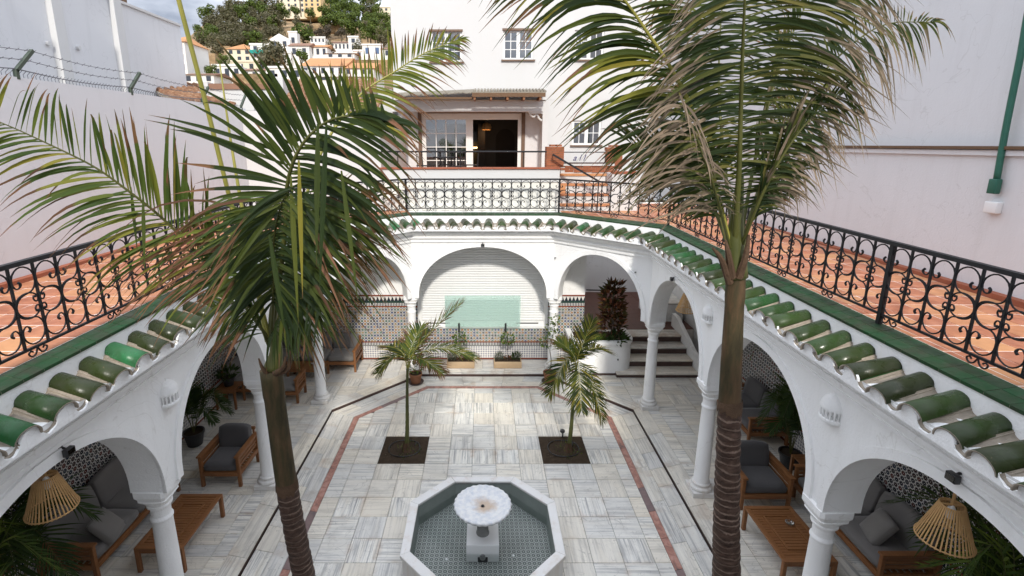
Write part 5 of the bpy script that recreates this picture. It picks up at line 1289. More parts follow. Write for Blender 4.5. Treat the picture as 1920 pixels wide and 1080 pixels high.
def frond2(parent, pts, right, left, n, w, mat, rmat, seed, dry=.3, start=.2, sag=(.1, .1), r0=.015, colb=(0, 1), broken=0., jit=.05):
    """frond whose leaflet tips follow two guide lines (fraction along the blade, tip point)"""
    rg = random.Random(seed); C = cat(pts, 60); k = MB(); k.col = []; Lt = [0]
    for a, b in zip(C, C[1:]): Lt.append(Lt[-1]+(b-a).length)
    def at(s):
        s *= Lt[-1]
        for i in range(59):
            if Lt[i+1] >= s: return C[i].lerp(C[i+1], (s-Lt[i])/max(1e-6, Lt[i+1]-Lt[i]))
        return C[-1].copy()
    def guide(g, q):
        for (a, A), (b, B) in zip(g, g[1:]):
            if q <= b: return Vector(A).lerp(Vector(B), (q-a)/max(1e-6, b-a))
        return Vector(g[-1][1])
    for gi, g in enumerate((right, left)):
        n_ = n[gi] if isinstance(n, tuple) else n
        for i in range(n_):
            q = min(1, (i+rg.uniform(.2, .8))/n_); P = at(start+(1-start)*q)
            if rg.random() < broken*.4: continue
            E = guide(g, q); Lg = (E-P).length; E = E + Vector((rg.gauss(0,1), rg.gauss(0,1.3), rg.gauss(0,1)))*jit*Lg
            f = rg.uniform(.86, 1.06)*(rg.uniform(.4, .85) if rg.random() < broken else 1); E = P + (E-P)*f; Lg *= f
            sg = sag[gi]*rg.uniform(.5, 1.6); hook = rg.uniform(.0, .12) if rg.random() < .75 else rg.uniform(.15, .32); seg = 8; b0 = len(k.v)
            rr = colb[0]+(colb[1]-colb[0])*rg.random(); dr = min(1.15, max(0, dry+rg.uniform(-.22, .25))); ww = w*rg.uniform(.75, 1.15)*min(1, .55+Lg*.7)
            ax = (E-P).normalized(); N = Vector((rg.uniform(-.5,.5), -1, rg.uniform(-.1,.9))); sv = ax.cross(N).normalized(); n2 = sv.cross(ax).normalized(); roll = rg.uniform(-.7, .7)
            path_ = [P + (E-P)*(j/seg) + UPV*Lg*(sg*4*(j/seg)*(1-j/seg)) - UPV*Lg*hook*max(0, j/seg-.6)**2*3 for j in range(seg+1)]
            for j, p in enumerate(path_):
                t = j/seg; wq = max(ww*.012, ww*.5*(.35+2.2*t if t < .28 else 1.0-((t-.28)/.72)**1.7)); a = roll*t; s2 = sv*math.cos(a)+n2*math.sin(a)
                k.v += [tuple(p-s2*wq), tuple(p-n2*wq*.3), tuple(p+s2*wq)]; k.col += [(t, rr, dr, 1)]*3
            for j in range(seg):
                e = b0+3*j; k.f += [(e, e+1, e+4, e+3), (e+1, e+2, e+5, e+4)]; k.m += [0, 0]
    o = k.build('frond', mat, parent); rk = MB(); rk.tube(C, [max(.003, r0*(1-.85*i/59)) for i in range(60)], 6); rk.build('midrib', rmat, o, smooth=True); return o

def big_trunk(parent, pts, prof, zsplit, name='trunk'):
    C = cat(pts, 70); k1, k2 = MB(), MB(); lo = [(p, r) for p, r in zip(C, prof)]
    low = [i for i, p in enumerate(C) if p.z <= zsplit]; hi = [i for i, p in enumerate(C) if p.z >= zsplit-.04]
    fine = cat([C[i] for i in low], 260); rr = [prof[low[0]] + (prof[low[-1]]-prof[low[0]])*j/259 + .004*math.sin(j*1.15+math.sin(j*.31)*2) for j in range(260)]
    k1.tube(fine, rr, 20); k1.build('trunk', M['trunk_ring'], parent, smooth=True)
    k2.tube([C[i] for i in hi], [prof[i]*1.0 for i in hi], 20); k2.build('leaf_sheath', M['trunk_smooth'], parent, smooth=True)
    c0 = C[hi[0]]; r_ = prof[hi[0]]; k3 = MB(); n_ = 40; rg = random.Random(3)
    for z_, e_ in ((.07, .001), (.02, .006), (0, .007)):
        for j in range(n_): a = 2*PI*j/n_; zz = z_ - (rg.uniform(0, .05) if z_ == 0 else 0); k3.v.append((c0.x+(r_+e_)*math.cos(a), c0.y+(r_+e_)*math.sin(a), c0.z+zz))
    k3.f = [(q*n_+j, q*n_+(j+1)%n_, (q+1)*n_+(j+1)%n_, (q+1)*n_+j) for q in range(2) for j in range(n_)]; k3.m = [0]*len(k3.f); k3.build('sheath_edge', M['fibre'], parent, smooth=True)

# --- left foreground palm
ZL, ZR = (-1.669, 3.850, 3.306)[2], (1.810, 3.350, 4.352)[2]
lp = thing('palm_tree', 'tall palm left of centre with a brown sheathed trunk and dark drooping fronds', 'palm tree', (0,0,0), 0, 'tall palms rising through the courtyard')
big_trunk(lp, [(-1.62,3.95,-.05),(-1.61,3.92,.9),(-1.635,3.88,2.0),(-1.70,3.82,3.2),(-1.735,3.8,4.40)], [.118-.038*(i/69)+(.006 if i > 65 else 0) for i in range(70)], ZL)
k = MB(); k.tube(cat([(-1.714, 3.800, 4.415), (-1.673, 3.800, 4.578), (-1.675, 3.800, 4.829), (-1.617, 3.800, 5.095)], 14), [.075,.07,.062,.056,.05,.045,.042,.04,.038,.036,.034,.03,.028,.025], 12); k.build('crownshaft', M['shaft'], lp, smooth=True)
for pts, r in (([(-1.648, 3.720, 4.406), (-1.533, 3.660, 4.480), (-1.490, 3.640, 4.646)], .022), ([(-1.728, 3.750, 4.368), (-1.763, 3.720, 4.452), (-1.775, 3.700, 4.544)], .016), ([(-1.660, 3.700, 4.416), (-1.558, 3.620, 4.499), (-1.516, 3.600, 4.606)], .018)):
    k = MB(); k.tube(cat(pts, 9), [r*1.3, r*1.2, r*1.1, r, r*.9, r*.8, r*.65, r*.5, r*.35], 7); k.build('torn_sheath', M['fibre'], lp)
k = MB(); k.tube(cat([PY(452,95+560,3.6)] if False else [(-1.447, 3.600, 4.986), (-1.397, 3.600, 4.858), (-1.390, 3.600, 4.685), (-1.550, 3.650, 4.485)], 24), .003, 4); k.build('dry_strand', M['fibre'], lp)
# far left frond, its blade facing the court
frond2(lp, [(-1.708, 3.800, 4.641), (-1.917, 3.720, 5.077), (-2.107, 3.600, 5.431), (-2.225, 3.450, 5.705), (-2.341, 3.300, 5.919), (-2.447, 3.200, 6.065), (-2.613, 3.100, 6.199), (-2.787, 3.000, 6.323), (-2.993, 2.900, 6.436)],
    [(0, (-1.862, 3.500, 5.851)), (0.12, (-1.912, 3.400, 6.088)), (0.25, (-1.980, 3.300, 6.335)), (0.38, (-2.130, 3.200, 6.432)), (0.5, (-2.227, 3.100, 6.397)), (0.65, (-2.360, 3.000, 6.498)), (0.8, (-2.494, 2.950, 6.583)), (1, (-2.686, 2.800, 6.637))],
    [(0, (-2.423, 3.400, 4.843)), (0.12, (-2.629, 3.300, 5.063)), (0.25, (-2.747, 3.200, 5.268)), (0.38, (-2.836, 3.100, 5.522)), (0.5, (-2.915, 3.000, 5.725)), (0.65, (-2.973, 2.950, 5.906)), (0.8, (-3.058, 2.900, 6.050)), (1, (-3.148, 2.800, 6.238))], 60, 0.03, M['frond_red'], M['rachis_dark'], 11, dry=0.4, start=0.26, sag=(0.06, 0.1), r0=0.014, colb=(.15,1), broken=0.1)
# big frond arching towards the camera
frond2(lp, [(-1.708, 3.800, 4.641), (-1.513, 3.600, 5.189), (-1.357, 3.400, 5.628), (-1.257, 3.250, 5.939), (-1.116, 3.100, 6.156), (-0.941, 3.000, 6.301), (-0.756, 2.900, 6.351), (-0.521, 2.800, 6.315)],
    [(0, (-0.961, 3.200, 4.816)), (0.15, (-0.743, 3.000, 5.230)), (0.3, (-0.506, 2.900, 5.401)), (0.45, (-0.427, 2.800, 5.587)), (0.6, (-0.386, 2.750, 5.778)), (0.75, (-0.347, 2.700, 5.970)), (0.88, (-0.303, 2.700, 6.187)), (1, (-0.275, 2.700, 6.262))],
    [(0, (-1.871, 3.200, 4.745)), (0.15, (-1.978, 3.100, 5.132)), (0.3, (-1.849, 3.000, 5.420)), (0.42, (-1.659, 2.950, 5.644)), (0.5, (-1.868, 3.000, 6.241)), (0.56, (-1.458, 2.900, 6.627)), (0.66, (-1.289, 2.900, 6.714)), (0.76, (-1.051, 2.900, 6.714)), (0.88, (-0.805, 2.850, 6.620)), (1, (-0.541, 2.800, 6.466))], 60, 0.04, M['frond'], M['rachis_dark'], 12, dry=0.27, start=0.22, sag=(0.1, 0.05), r0=0.02, colb=(0,.72), broken=0.05, jit=0.05)
frond2(lp, [(-1.708, 3.800, 4.641), (-1.520, 3.500, 5.143), (-1.380, 3.250, 5.555), (-1.228, 3.050, 5.837), (-1.106, 2.950, 5.963)],
    [(0, (-1.173, 3.200, 4.672)), (0.3, (-0.933, 3.000, 4.903)), (0.6, (-0.737, 2.900, 5.201)), (1, (-0.755, 2.800, 5.472))],
    [(0, (-1.711, 3.200, 4.672)), (0.3, (-1.769, 3.000, 4.970)), (0.6, (-1.768, 2.900, 5.263)), (1, (-1.557, 2.800, 5.587))], 34, 0.034, M['frond'], M['rachis_dark'], 13, dry=0.32, start=0.3, sag=(0.1, 0.1), r0=0.014, colb=(0,.7), jit=0.08)
# brown tipped leaflets sweeping down to the left
frond2(lp, [(-1.708, 3.800, 4.641), (-1.600, 3.700, 5.161), (-1.487, 3.600, 5.558), (-1.352, 3.500, 5.851)],
    [(0, (-1.083, 3.500, 4.764)), (0.5, (-0.649, 3.400, 5.173)), (1, (-0.517, 3.300, 5.545))],
    [(0, (-2.364, 3.500, 4.956)), (0.3, (-2.419, 3.400, 5.101)), (0.6, (-2.639, 3.300, 5.204)), (0.8, (-2.283, 3.300, 5.342)), (1, (-1.922, 3.200, 5.629))], 40, 0.026, M['frond_red'], M['rachis_dark'], 17, dry=0.62, start=0.35, sag=(0.12, 0.16), r0=0.012, colb=(0,.8), jit=0.09)
# bright frond at the back, reaching up to the right
frond2(lp, [(-1.693, 3.800, 4.684), (-1.521, 3.950, 5.416), (-1.325, 4.100, 6.065), (-1.135, 4.200, 6.411), (-0.970, 4.300, 6.619), (-0.741, 4.400, 6.779), (-0.485, 4.500, 6.948), (-0.180, 4.600, 7.082)],
    [(0, (-1.146, 4.200, 6.855)), (0.2, (-1.059, 4.200, 6.891)), (0.4, (-0.872, 4.300, 6.999)), (0.6, (-0.628, 4.400, 7.129)), (0.8, (-0.357, 4.500, 7.176)), (1, (-0.096, 4.600, 7.094))],
    [(0, (-0.502, 4.100, 6.065)), (0.2, (-0.430, 4.200, 6.219)), (0.4, (-0.334, 4.300, 6.474)), (0.6, (-0.216, 4.400, 6.676)), (0.8, (-0.115, 4.500, 6.882)), (1, (-0.084, 4.600, 7.055))], 52, 0.028, M['frond_red'], M['rachis'], 14, dry=0.46, start=0.56, sag=(0.02, 0.1), r0=0.016, colb=(.5,1), broken=0.08, jit=0.05)
frond2(lp, [(-1.693, 3.800, 4.684), (-1.444, 3.700, 5.238), (-1.202, 3.600, 5.558), (-0.919, 3.500, 5.715)],
    [(0, (-1.190, 3.500, 5.749)), (0.5, (-0.873, 3.400, 6.056)), (1, (-0.506, 3.300, 5.871))],
    [(0, (-1.168, 3.400, 4.654)), (0.5, (-0.770, 3.300, 5.063)), (1, (-0.536, 3.200, 5.500))], 34, 0.032, M['frond'], M['rachis_dark'], 15, dry=0.3, start=0.2, sag=(0.08, 0.1), r0=0.012, colb=(0,.55), jit=0.07)
frond2(lp, [(-1.732, 3.800, 4.599), (-1.522, 3.600, 4.959), (-1.273, 3.400, 5.137), (-1.086, 3.250, 5.150)],
    [(0, (-1.273, 3.300, 4.699)), (0.5, (-1.131, 3.200, 4.780)), (1, (-0.927, 3.100, 4.929))],
    [(0, (-1.442, 3.200, 4.672)), (0.5, (-1.263, 3.100, 4.755)), (1, (-1.128, 3.100, 4.825))], 20, 0.028, M['frond'], M['rachis_dark'], 16, dry=0.2, start=0.2, sag=(0.1, 0.1), r0=0.01, colb=(.1,.7), jit=0.06)
frond2(lp, [(-1.732, 3.800, 4.599), (-1.749, 3.650, 4.942), (-1.812, 3.500, 5.069), (-1.908, 3.400, 5.028)],
    [(0, (-1.852, 3.300, 4.773)), (0.5, (-1.964, 3.300, 4.699)), (1, (-1.953, 3.200, 4.888))],
    [(0, (-1.718, 3.500, 5.290)), (0.5, (-1.916, 3.400, 5.245)), (1, (-2.012, 3.300, 5.134))], 22, 0.022, M['frond_red'], M['rachis_dark'], 18, dry=0.5, start=0.2, sag=(0.1, 0.1), r0=0.01, colb=(0,.8), jit=0.06)
# broad upright leaflets at the bend
kb = MB(); kb.col = []
for (a, b, w, dr) in (((-1.107, 3.100, 6.216), (-1.416, 2.850, 6.711), .042, .10), ((-1.066, 3.100, 6.247), (-1.300, 2.900, 6.693), .040, .12), ((-1.022, 3.100, 6.278), (-1.081, 2.900, 6.720), .042, .05), ((-0.957, 3.050, 6.292), (-1.017, 2.950, 6.660), .036, .05), ((-0.919, 3.050, 6.304), (-0.908, 2.950, 6.618), .034, .03), ((-1.169, 3.150, 6.152), (-1.475, 2.900, 6.679), .034, .14), ((-0.879, 3.000, 6.305), (-0.777, 2.900, 6.514), .03, .02),
                      ((-1.199, 3.200, 6.135), (-1.916, 3.000, 6.275), .030, .25), ((-1.222, 3.200, 6.069), (-1.955, 3.000, 6.224), .030, .34), ((-1.194, 3.200, 6.200), (-1.707, 3.000, 6.453), .030, .3), ((-0.847, 3.000, 6.314), (-0.702, 2.900, 6.542), .028, .05), ((-1.110, 3.100, 6.184), (-1.383, 2.950, 6.548), .038, .1)):
    a, b = Vector(a), Vector(b); leaf_ribbon(kb, a, b-a + Vector((0,0,dr*.5)), Vector((0,-1,.2)), (b-a).length*1.04, w, dr*.8, R.uniform(0,.5), .25)
for (a, w, Lg, r) in (((-0.921, 2.900, 6.310), .036, .80, .5), ((-0.859, 2.850, 6.297), .034, .95, .35), ((-1.135, 3.000, 6.016), .034, .9, .7), ((-1.044, 2.900, 6.111), .030, .8, .9), ((-1.251, 2.900, 5.682), .035, .6, .4), ((-0.778, 2.800, 6.057), .028, .75, .6), ((-2.230, 3.300, 5.859), .028, .5, .6), ((-2.369, 3.400, 5.920), .026, .45, .4)):
    leaf_ribbon(kb, a, (R.uniform(-.12,.12), -.1, -1), Vector((0,-1,0)), Lg, w, .1, r, .22)
tag(kb.build('broad_leaflets', M['frond'], lp))
for pts, r in (([(-1.709, 3.800, 4.647), (-1.785, 3.750, 5.280), (-1.848, 3.700, 5.719), (-1.878, 3.550, 6.482), (-1.899, 3.400, 7.134), (-1.885, 3.350, 7.296)], .0202), ([(-1.781, 3.900, 4.606), (-1.859, 3.950, 5.231), (-1.925, 4.000, 5.723), (-1.981, 4.050, 6.241), (-2.024, 4.100, 6.800)], .020)):
    C = cat(pts, 30); k = MB(); k.tube(C, [r*(.62+.14*math.sin(PI*i/29)) if r > .0201 else r*(1-.9*i/29)+.003 for i in range(30)], 8); k.build('spear_leaf', M['rachis'], lp, smooth=True)

# --- right foreground palm
rp_ = thing('palm_tree', 'tallest palm right of centre with a thick ringed trunk and half dry fronds', 'palm tree', (0,0,0), 0, 'tall palms rising through the courtyard')
big_trunk(rp_, [(2.20,3.42,-.05),(2.13,3.40,1.0),(2.00,3.36,2.4),(1.88,3.33,3.4),(1.78,3.31,4.5),(1.72,3.3,5.36)], [.148-.092*(i/69)+(.005 if i > 65 else 0) for i in range(70)], ZR)
k = MB(); k.tube(cat([(1.724, 3.300, 5.316), (1.688, 3.300, 5.574), (1.671, 3.280, 5.756), (1.650, 3.250, 6.000)], 14), [.075,.072,.067,.062,.058,.053,.05,.046,.042,.038,.034,.03,.026,.02], 12); k.build('crownshaft', M['shaft'], rp_, smooth=True)
for pts, r in (([(1.659, 3.250, 5.292), (1.560, 3.200, 5.469), (1.487, 3.180, 5.544)], .02), ([(1.710, 3.240, 5.332), (1.718, 3.200, 5.487), (1.722, 3.200, 5.628)], .022), ([(1.664, 3.240, 5.332), (1.607, 3.200, 5.487), (1.574, 3.200, 5.593)], .022)):
    k = MB(); k.tube(cat(pts, 9), [r*1.3, r*1.2, r*1.1, r, r*.9, r*.8, r*.65, r*.5, r*.35], 7); k.build('torn_sheath', M['fibre'], rp_)
# upright frond on the camera side, leaflets almost level and tipped over at their ends
frond2(rp_, [(1.696, 3.300, 5.489), (1.624, 3.200, 5.821), (1.559, 3.100, 6.078), (1.482, 3.000, 6.392), (1.385, 2.850, 6.663), (1.294, 2.700, 6.893), (1.205, 2.550, 7.100)],
    [(0, (1.847, 3.100, 5.833)), (0.1, (2.029, 3.050, 5.839)), (0.22, (2.081, 3.000, 5.932)), (0.34, (2.157, 2.950, 6.105)), (0.46, (2.214, 2.900, 6.227)), (0.58, (2.163, 2.800, 6.360)), (0.7, (2.138, 2.750, 6.495)), (0.82, (2.142, 2.700, 6.656)), (1, (2.120, 2.600, 6.803))],
    [(0, (1.282, 3.100, 5.696)), (0.1, (1.037, 3.000, 5.779)), (0.22, (0.885, 2.950, 5.850)), (0.34, (0.802, 2.900, 5.941)), (0.46, (0.823, 2.800, 6.129)), (0.58, (0.834, 2.750, 6.320)), (0.7, (0.845, 2.700, 6.481)), (0.82, (0.836, 2.600, 6.656)), (1, (0.855, 2.500, 6.842))], 104, 0.024, M['frond_dry'], M['rachis_dark'], 21, dry=0.52, start=0.16, sag=(0.14, 0.12), r0=0.022, colb=(0,.8), broken=0.16, jit=0.05)
# yellow ribbed frond leaning out of the picture to the left
frond2(rp_, [(1.671, 3.300, 5.489), (1.488, 3.250, 5.956), (1.366, 3.200, 6.208), (1.246, 3.150, 6.433), (1.089, 3.100, 6.644), (0.933, 3.050, 6.812), (0.786, 3.000, 6.961), (0.596, 2.900, 7.103), (0.387, 2.800, 7.171)],
    [(0, (1.574, 3.100, 6.143)), (0.2, (1.417, 3.000, 6.331)), (0.4, (1.384, 3.000, 6.629)), (0.6, (1.236, 2.900, 6.837)), (0.8, (1.063, 2.900, 7.015)), (1, (0.791, 2.800, 7.155))],
    [(0, (0.885, 3.100, 5.833)), (0.12, (0.717, 3.000, 5.997)), (0.24, (0.581, 3.000, 6.145)), (0.36, (0.441, 2.950, 6.248)), (0.48, (0.355, 2.900, 6.482)), (0.6, (0.282, 2.900, 6.596)), (0.7, (0.157, 2.850, 6.718)), (0.8, (0.069, 2.800, 6.780)), (0.9, (0.021, 2.800, 6.884)), (1, (-0.052, 2.700, 6.959))], 84, 0.033, M['frond'], M['rachis'], 22, dry=0.22, start=0.22, sag=(0.1, 0.13), r0=0.021, colb=(.1,.92), broken=0.05, jit=0.04)
# dead leaflets hanging across it
frond2(rp_, [(1.671, 3.300, 5.489), (1.439, 3.050, 5.839), (1.271, 2.900, 6.086), (1.127, 2.800, 6.303), (1.013, 2.750, 6.486)],
    [(0, (1.515, 2.900, 5.771)), (0.4, (1.363, 2.800, 5.950)), (0.7, (1.226, 2.700, 6.055)), (1, (1.112, 2.600, 6.188))],
    [(0, (1.007, 2.900, 5.728)), (0.3, (0.800, 2.800, 5.868)), (0.6, (0.705, 2.700, 5.997)), (0.8, (0.758, 2.600, 6.224)), (1, (0.748, 2.600, 6.384))], 30, 0.018, M['frond_dry'], M['rachis_dark'], 24, dry=1.05, start=0.25, sag=(0.12, 0.14), r0=0.012, colb=(0,.9), broken=0.2, jit=0.12)
# deep green frond behind, lower left
frond2(rp_, [(1.667, 3.300, 5.489), (1.577, 3.450, 5.791), (1.453, 3.600, 6.007), (1.286, 3.750, 6.157), (1.111, 3.900, 6.210)],
    [(0, (1.512, 3.500, 6.281)), (0.5, (1.188, 3.600, 6.430)), (1, (0.888, 3.800, 6.314))],
    [(0, (1.422, 3.500, 5.630)), (0.3, (1.240, 3.600, 5.747)), (0.6, (1.024, 3.700, 5.842)), (1, (0.870, 3.900, 6.046))], 46, 0.03, M['frond'], M['rachis_dark'], 29, dry=0.34, start=0.22, sag=(0.1, 0.12), r0=0.013, colb=(0,.7), jit=0.06)
# frond leaning right with hanging brown tips
frond2(rp_, [(1.738, 3.300, 5.489), (1.813, 3.350, 5.803), (1.948, 3.450, 6.137), (2.149, 3.550, 6.463), (2.407, 3.650, 6.758), (2.767, 3.750, 7.000), (3.226, 3.850, 7.045)],
    [(0, (1.787, 3.400, 6.232)), (0.25, (1.922, 3.500, 6.564)), (0.5, (2.225, 3.600, 6.923)), (0.75, (2.619, 3.700, 7.195)), (1, (3.373, 3.900, 7.056))],
    [(0, (2.027, 3.400, 5.697)), (0.2, (2.228, 3.400, 5.772)), (0.4, (2.538, 3.500, 6.062)), (0.55, (2.655, 3.500, 6.257)), (0.7, (2.798, 3.600, 6.454)), (0.85, (3.091, 3.700, 6.682)), (1, (3.439, 3.900, 6.933))], 72, 0.026, M['frond_dry'], M['rachis_dark'], 25, dry=0.5, start=0.2, sag=(0.08, 0.18), r0=0.016, colb=(0,.8), broken=0.12, jit=0.05)
frond2(rp_, [(1.726, 3.300, 5.489), (1.700, 3.100, 5.833), (1.743, 3.000, 6.103), (1.850, 2.950, 6.329), (1.998, 2.900, 6.482)],
    [(0, (1.673, 3.000, 6.145)), (0.5, (1.791, 2.900, 6.520)), (1, (2.043, 2.800, 6.601))],
    [(0, (1.854, 3.000, 5.756)), (0.4, (1.986, 2.950, 5.979)), (0.7, (2.117, 2.900, 6.126)), (1, (2.134, 2.800, 6.303))], 40, 0.023, M['frond_dry'], M['rachis_dark'], 26, dry=0.66, start=0.3, sag=(0.1, 0.16), r0=0.013, colb=(0,.8), broken=0.15, jit=0.08)
frond2(rp_, [(1.738, 3.300, 5.489), (1.827, 3.400, 5.697), (2.008, 3.550, 5.908), (2.239, 3.700, 6.002)],
    [(0, (2.043, 3.500, 6.012)), (0.5, (2.235, 3.600, 6.159)), (1, (2.592, 3.800, 6.050))],
    [(0, (2.073, 3.500, 5.785)), (0.5, (2.286, 3.600, 5.800)), (1, (2.547, 3.800, 5.805))], 24, 0.03, M['frond'], M['rachis_dark'], 27, dry=0.3, start=0.2, sag=(0.08, 0.12), r0=0.012, colb=(.1,.8), jit=0.06)
# fronds behind the crown
frond2(rp_, [(1.696, 3.300, 5.489), (1.707, 3.600, 6.058), (1.706, 3.800, 6.570), (1.758, 4.000, 7.078), (1.853, 4.200, 7.582)],
    [(0, (2.053, 3.600, 5.981)), (0.3, (2.272, 3.700, 6.336)), (0.6, (2.328, 3.800, 6.744)), (1, (2.311, 4.000, 7.373))],
    [(0, (1.335, 3.600, 5.878)), (0.3, (1.135, 3.700, 6.184)), (0.6, (1.031, 3.800, 6.595)), (1, (1.157, 4.000, 7.178))], 60, 0.03, M['frond'], M['rachis_dark'], 28, dry=0.34, start=0.22, sag=(0.1, 0.1), r0=0.015, colb=(0,.6), broken=0.08, jit=0.06)
frond2(rp_, [(1.721, 3.300, 5.489), (1.861, 3.500, 6.062), (1.980, 3.600, 6.550), (2.151, 3.700, 7.012), (2.383, 3.800, 7.406)],
    [(0, (1.878, 3.500, 6.329)), (0.5, (1.972, 3.600, 6.990)), (1, (2.263, 3.800, 7.540))],
    [(0, (2.186, 3.500, 5.887)), (0.3, (2.411, 3.500, 6.233)), (0.6, (2.580, 3.600, 6.550)), (0.8, (2.676, 3.600, 6.854)), (1, (2.858, 3.700, 7.104))], 56, 0.026, M['frond_dry'], M['rachis_dark'], 30, dry=0.42, start=0.25, sag=(0.1, 0.14), r0=0.014, colb=(0,.8), broken=0.12, jit=0.06)
# end of the tall palms
# --- small palms in square soil beds
def small_palm(label, base, crown, tips, seed):
    t = thing('young_palm', label, 'palm tree', base, 0, 'young palms in square soil beds'); b = Vector(base); c = Vector(crown)-b
    k = MB(); C = cat([(0,0,0), c*.3+Vector((.01,0,0)), c*.7, c], 40); k.tube(C, [.05*(1-.45*min(1, i/30)) + (.035*(1-i/4) if i < 4 else 0) + .0018*math.sin(i*2.2) for i in range(40)], 12); k.build('trunk', M['shaft'], t, smooth=True)
    k = MB(); k.lathe([(.11,0),(.085,.05),(.065,.12),(.055,.2)], 12, fn=lambda a, z: 1+.12*math.sin(a*5)); k.build('root_flare', M['fibre'], t)
    for i, (tip, up_, dr, mt, dry) in enumerate(tips):
        e = Vector(tip)-b; m1 = c + Vector((0,0,.12)) + (e-c)*.12; m2 = c + (e-c)*.5 + Vector((0,0,up_)); frond(t, [c-Vector((0,0,.05)), m1+Vector((0,0,up_*.4)), m2, e], .48, 54, .025, dr, M[mt], M['rachis'], seed+i, dry=dry, start=.22, ang=(64,30), r0=.009, colb=(.1,1))
    return t
small_palm('young palm with a leaning brownish frond in the left soil bed', (-1.582, 9.257, 0.000), (-1.505, 9.300, 1.830), [((-2.040, 9.000, 1.860), .30, .7, 'frond', .25), ((-0.391, 9.500, 3.162), .15, .35, 'frond_red', .62), ((-0.105, 9.200, 2.082), .32, .7, 'frond_red', .35), ((-1.280, 9.900, 2.510), .12, .5, 'frond_red', .5), ((-0.768, 8.900, 1.908), .22, .8, 'frond_red', .6), ((-1.983, 9.700, 2.118), .2, .6, 'frond', .3)], 40)
small_palm('young palm with wide drooping green fronds in the right soil bed', (1.781, 9.257, 0.000), (1.868, 9.300, 1.830), [((2.358, 8.900, 0.887), .38, .8, 'frond', .12), ((2.206, 9.500, 2.772), .10, .4, 'frond', .2), ((1.308, 9.000, 1.407), .36, .8, 'frond', .2), ((2.569, 9.600, 2.043), .25, .6, 'frond', .15), ((1.523, 9.600, 2.277), .15, .5, 'frond_red', .4), ((1.886, 8.700, 1.232), .3, .8, 'frond', .1)], 50)
for (x0, x1), l in zip(beds, ('left', 'right')):
    b = thing('soil_bed', 'square bed of dark soil cut in the marble around the %s young palm' % l, 'soil bed', ((x0+x1)/2, 9.3, 0))
    k = MB(); n = 14; hw, hd = .470, .482
    for j in range(n+1):
        for i in range(n+1):
            x, y = -hw+2*hw*i/n, -hd+2*hd*j/n; e = min(i, j, n-i, n-j); k.v.append((x, y, -.012 + .03*min(1, e/2)*(.9+.7*noise.noise(Vector((x*6+x0*9, y*6, 0))))))
    k.f = [(j*(n+1)+i, j*(n+1)+i+1, (j+1)*(n+1)+i+1, (j+1)*(n+1)+i) for j in range(n) for i in range(n)]; k.m = [0]*len(k.f); k.build('soil', M['soil'], b, smooth=True)
    k = MB(); k.tube(cat([(.32*math.cos(a), .3*math.sin(a), .03+.01*math.sin(3*a)) for a in [q*.5 for q in range(15)]] + [(.2,.1,.03)], 70), .011, 6)
    h_ = k.build('drip_hose', M['black'], None, smooth=True, loc=((x0+x1)/2, 9.3, 0)); tag(h_, 'black drip hose coiled on the %s square soil bed' % l, 'hose')
k = MB(); k.tube(cat([(0,0,0),(.01,0,.09),(0,-.02,.16)], 8), .016, 6); k.lathe([(0,.20),(.05,.19),(.055,.15),(.03,.13),(0,.13)], 12); o = tag(k.build('garden_spike_light', M['black']), 'small black spike light at the back edge of the right soil bed', 'garden light'); o.location = (1.72, 9.72, 0)

def leaves(parent, name, c, rad, n, size, mat, seed, hang=0., shape='ball', wid=.45, updir=.4):
    rg = random.Random(seed); k = MB(); k.col = []
    for i in range(n):
        while True:
            q = Vector((rg.uniform(-1,1), rg.uniform(-1,1), rg.uniform(-1,1)))
            if q.length <= 1: break
        q = q*(q.length**-.35 if q.length > .05 else 1); P = Vector(c) + Vector((q.x*rad[0], q.y*rad[1], q.z*rad[2])); D = Vector((q.x, q.y, q.z*.6+updir-hang)) + Vector((rg.uniform(-.5,.5), rg.uniform(-.5,.5), rg.uniform(-.4,.4)))
        leaf_ribbon(k, P, D, Vector((rg.uniform(-1,1), rg.uniform(-1,1), rg.uniform(.2,1))), size*rg.uniform(.6,1.2), size*wid, .3+hang, rg.random(), rg.uniform(0,.25), seg=3)
    return k.build(name, mat, parent)
for _b in [o for o in COL.objects if o.name.startswith('soil_bed')]:
    leaves(_b, 'weeds', (.12,-.1,.05), (.3,.3,.02), 60, .05, M['leaf'], 201, updir=.9, wid=.3); leaves(_b, 'dry_litter', (0,0,.035), (.42,.42,.005), 70, .05, M['tree_brown'], 203, updir=0, wid=.3)
def pot(parent, r, h, m, saucer=True, loc=(0,0,0)):
    k = MB(); k.lathe([(0,.02),(r*.72,.02),(r*.95,h*.86),(r*1.04,h*.86),(r*1.04,h),(r*.93,h),(r*.90,h*.86)], 24, loc); k.build('pot', m, parent, smooth=False)
    k = MB(); k.lathe([(0,h*.9),(r*.92,h*.9)], 16, loc); k.build('soil', M['soil'], parent)
    if saucer: k = MB(); k.lathe([(0,0),(r*1.05,0),(r*1.25,.045),(r*1.18,.045),(r*1.0,.015),(0,.015)], 24, loc); k.build('saucer', M['riser'], parent)
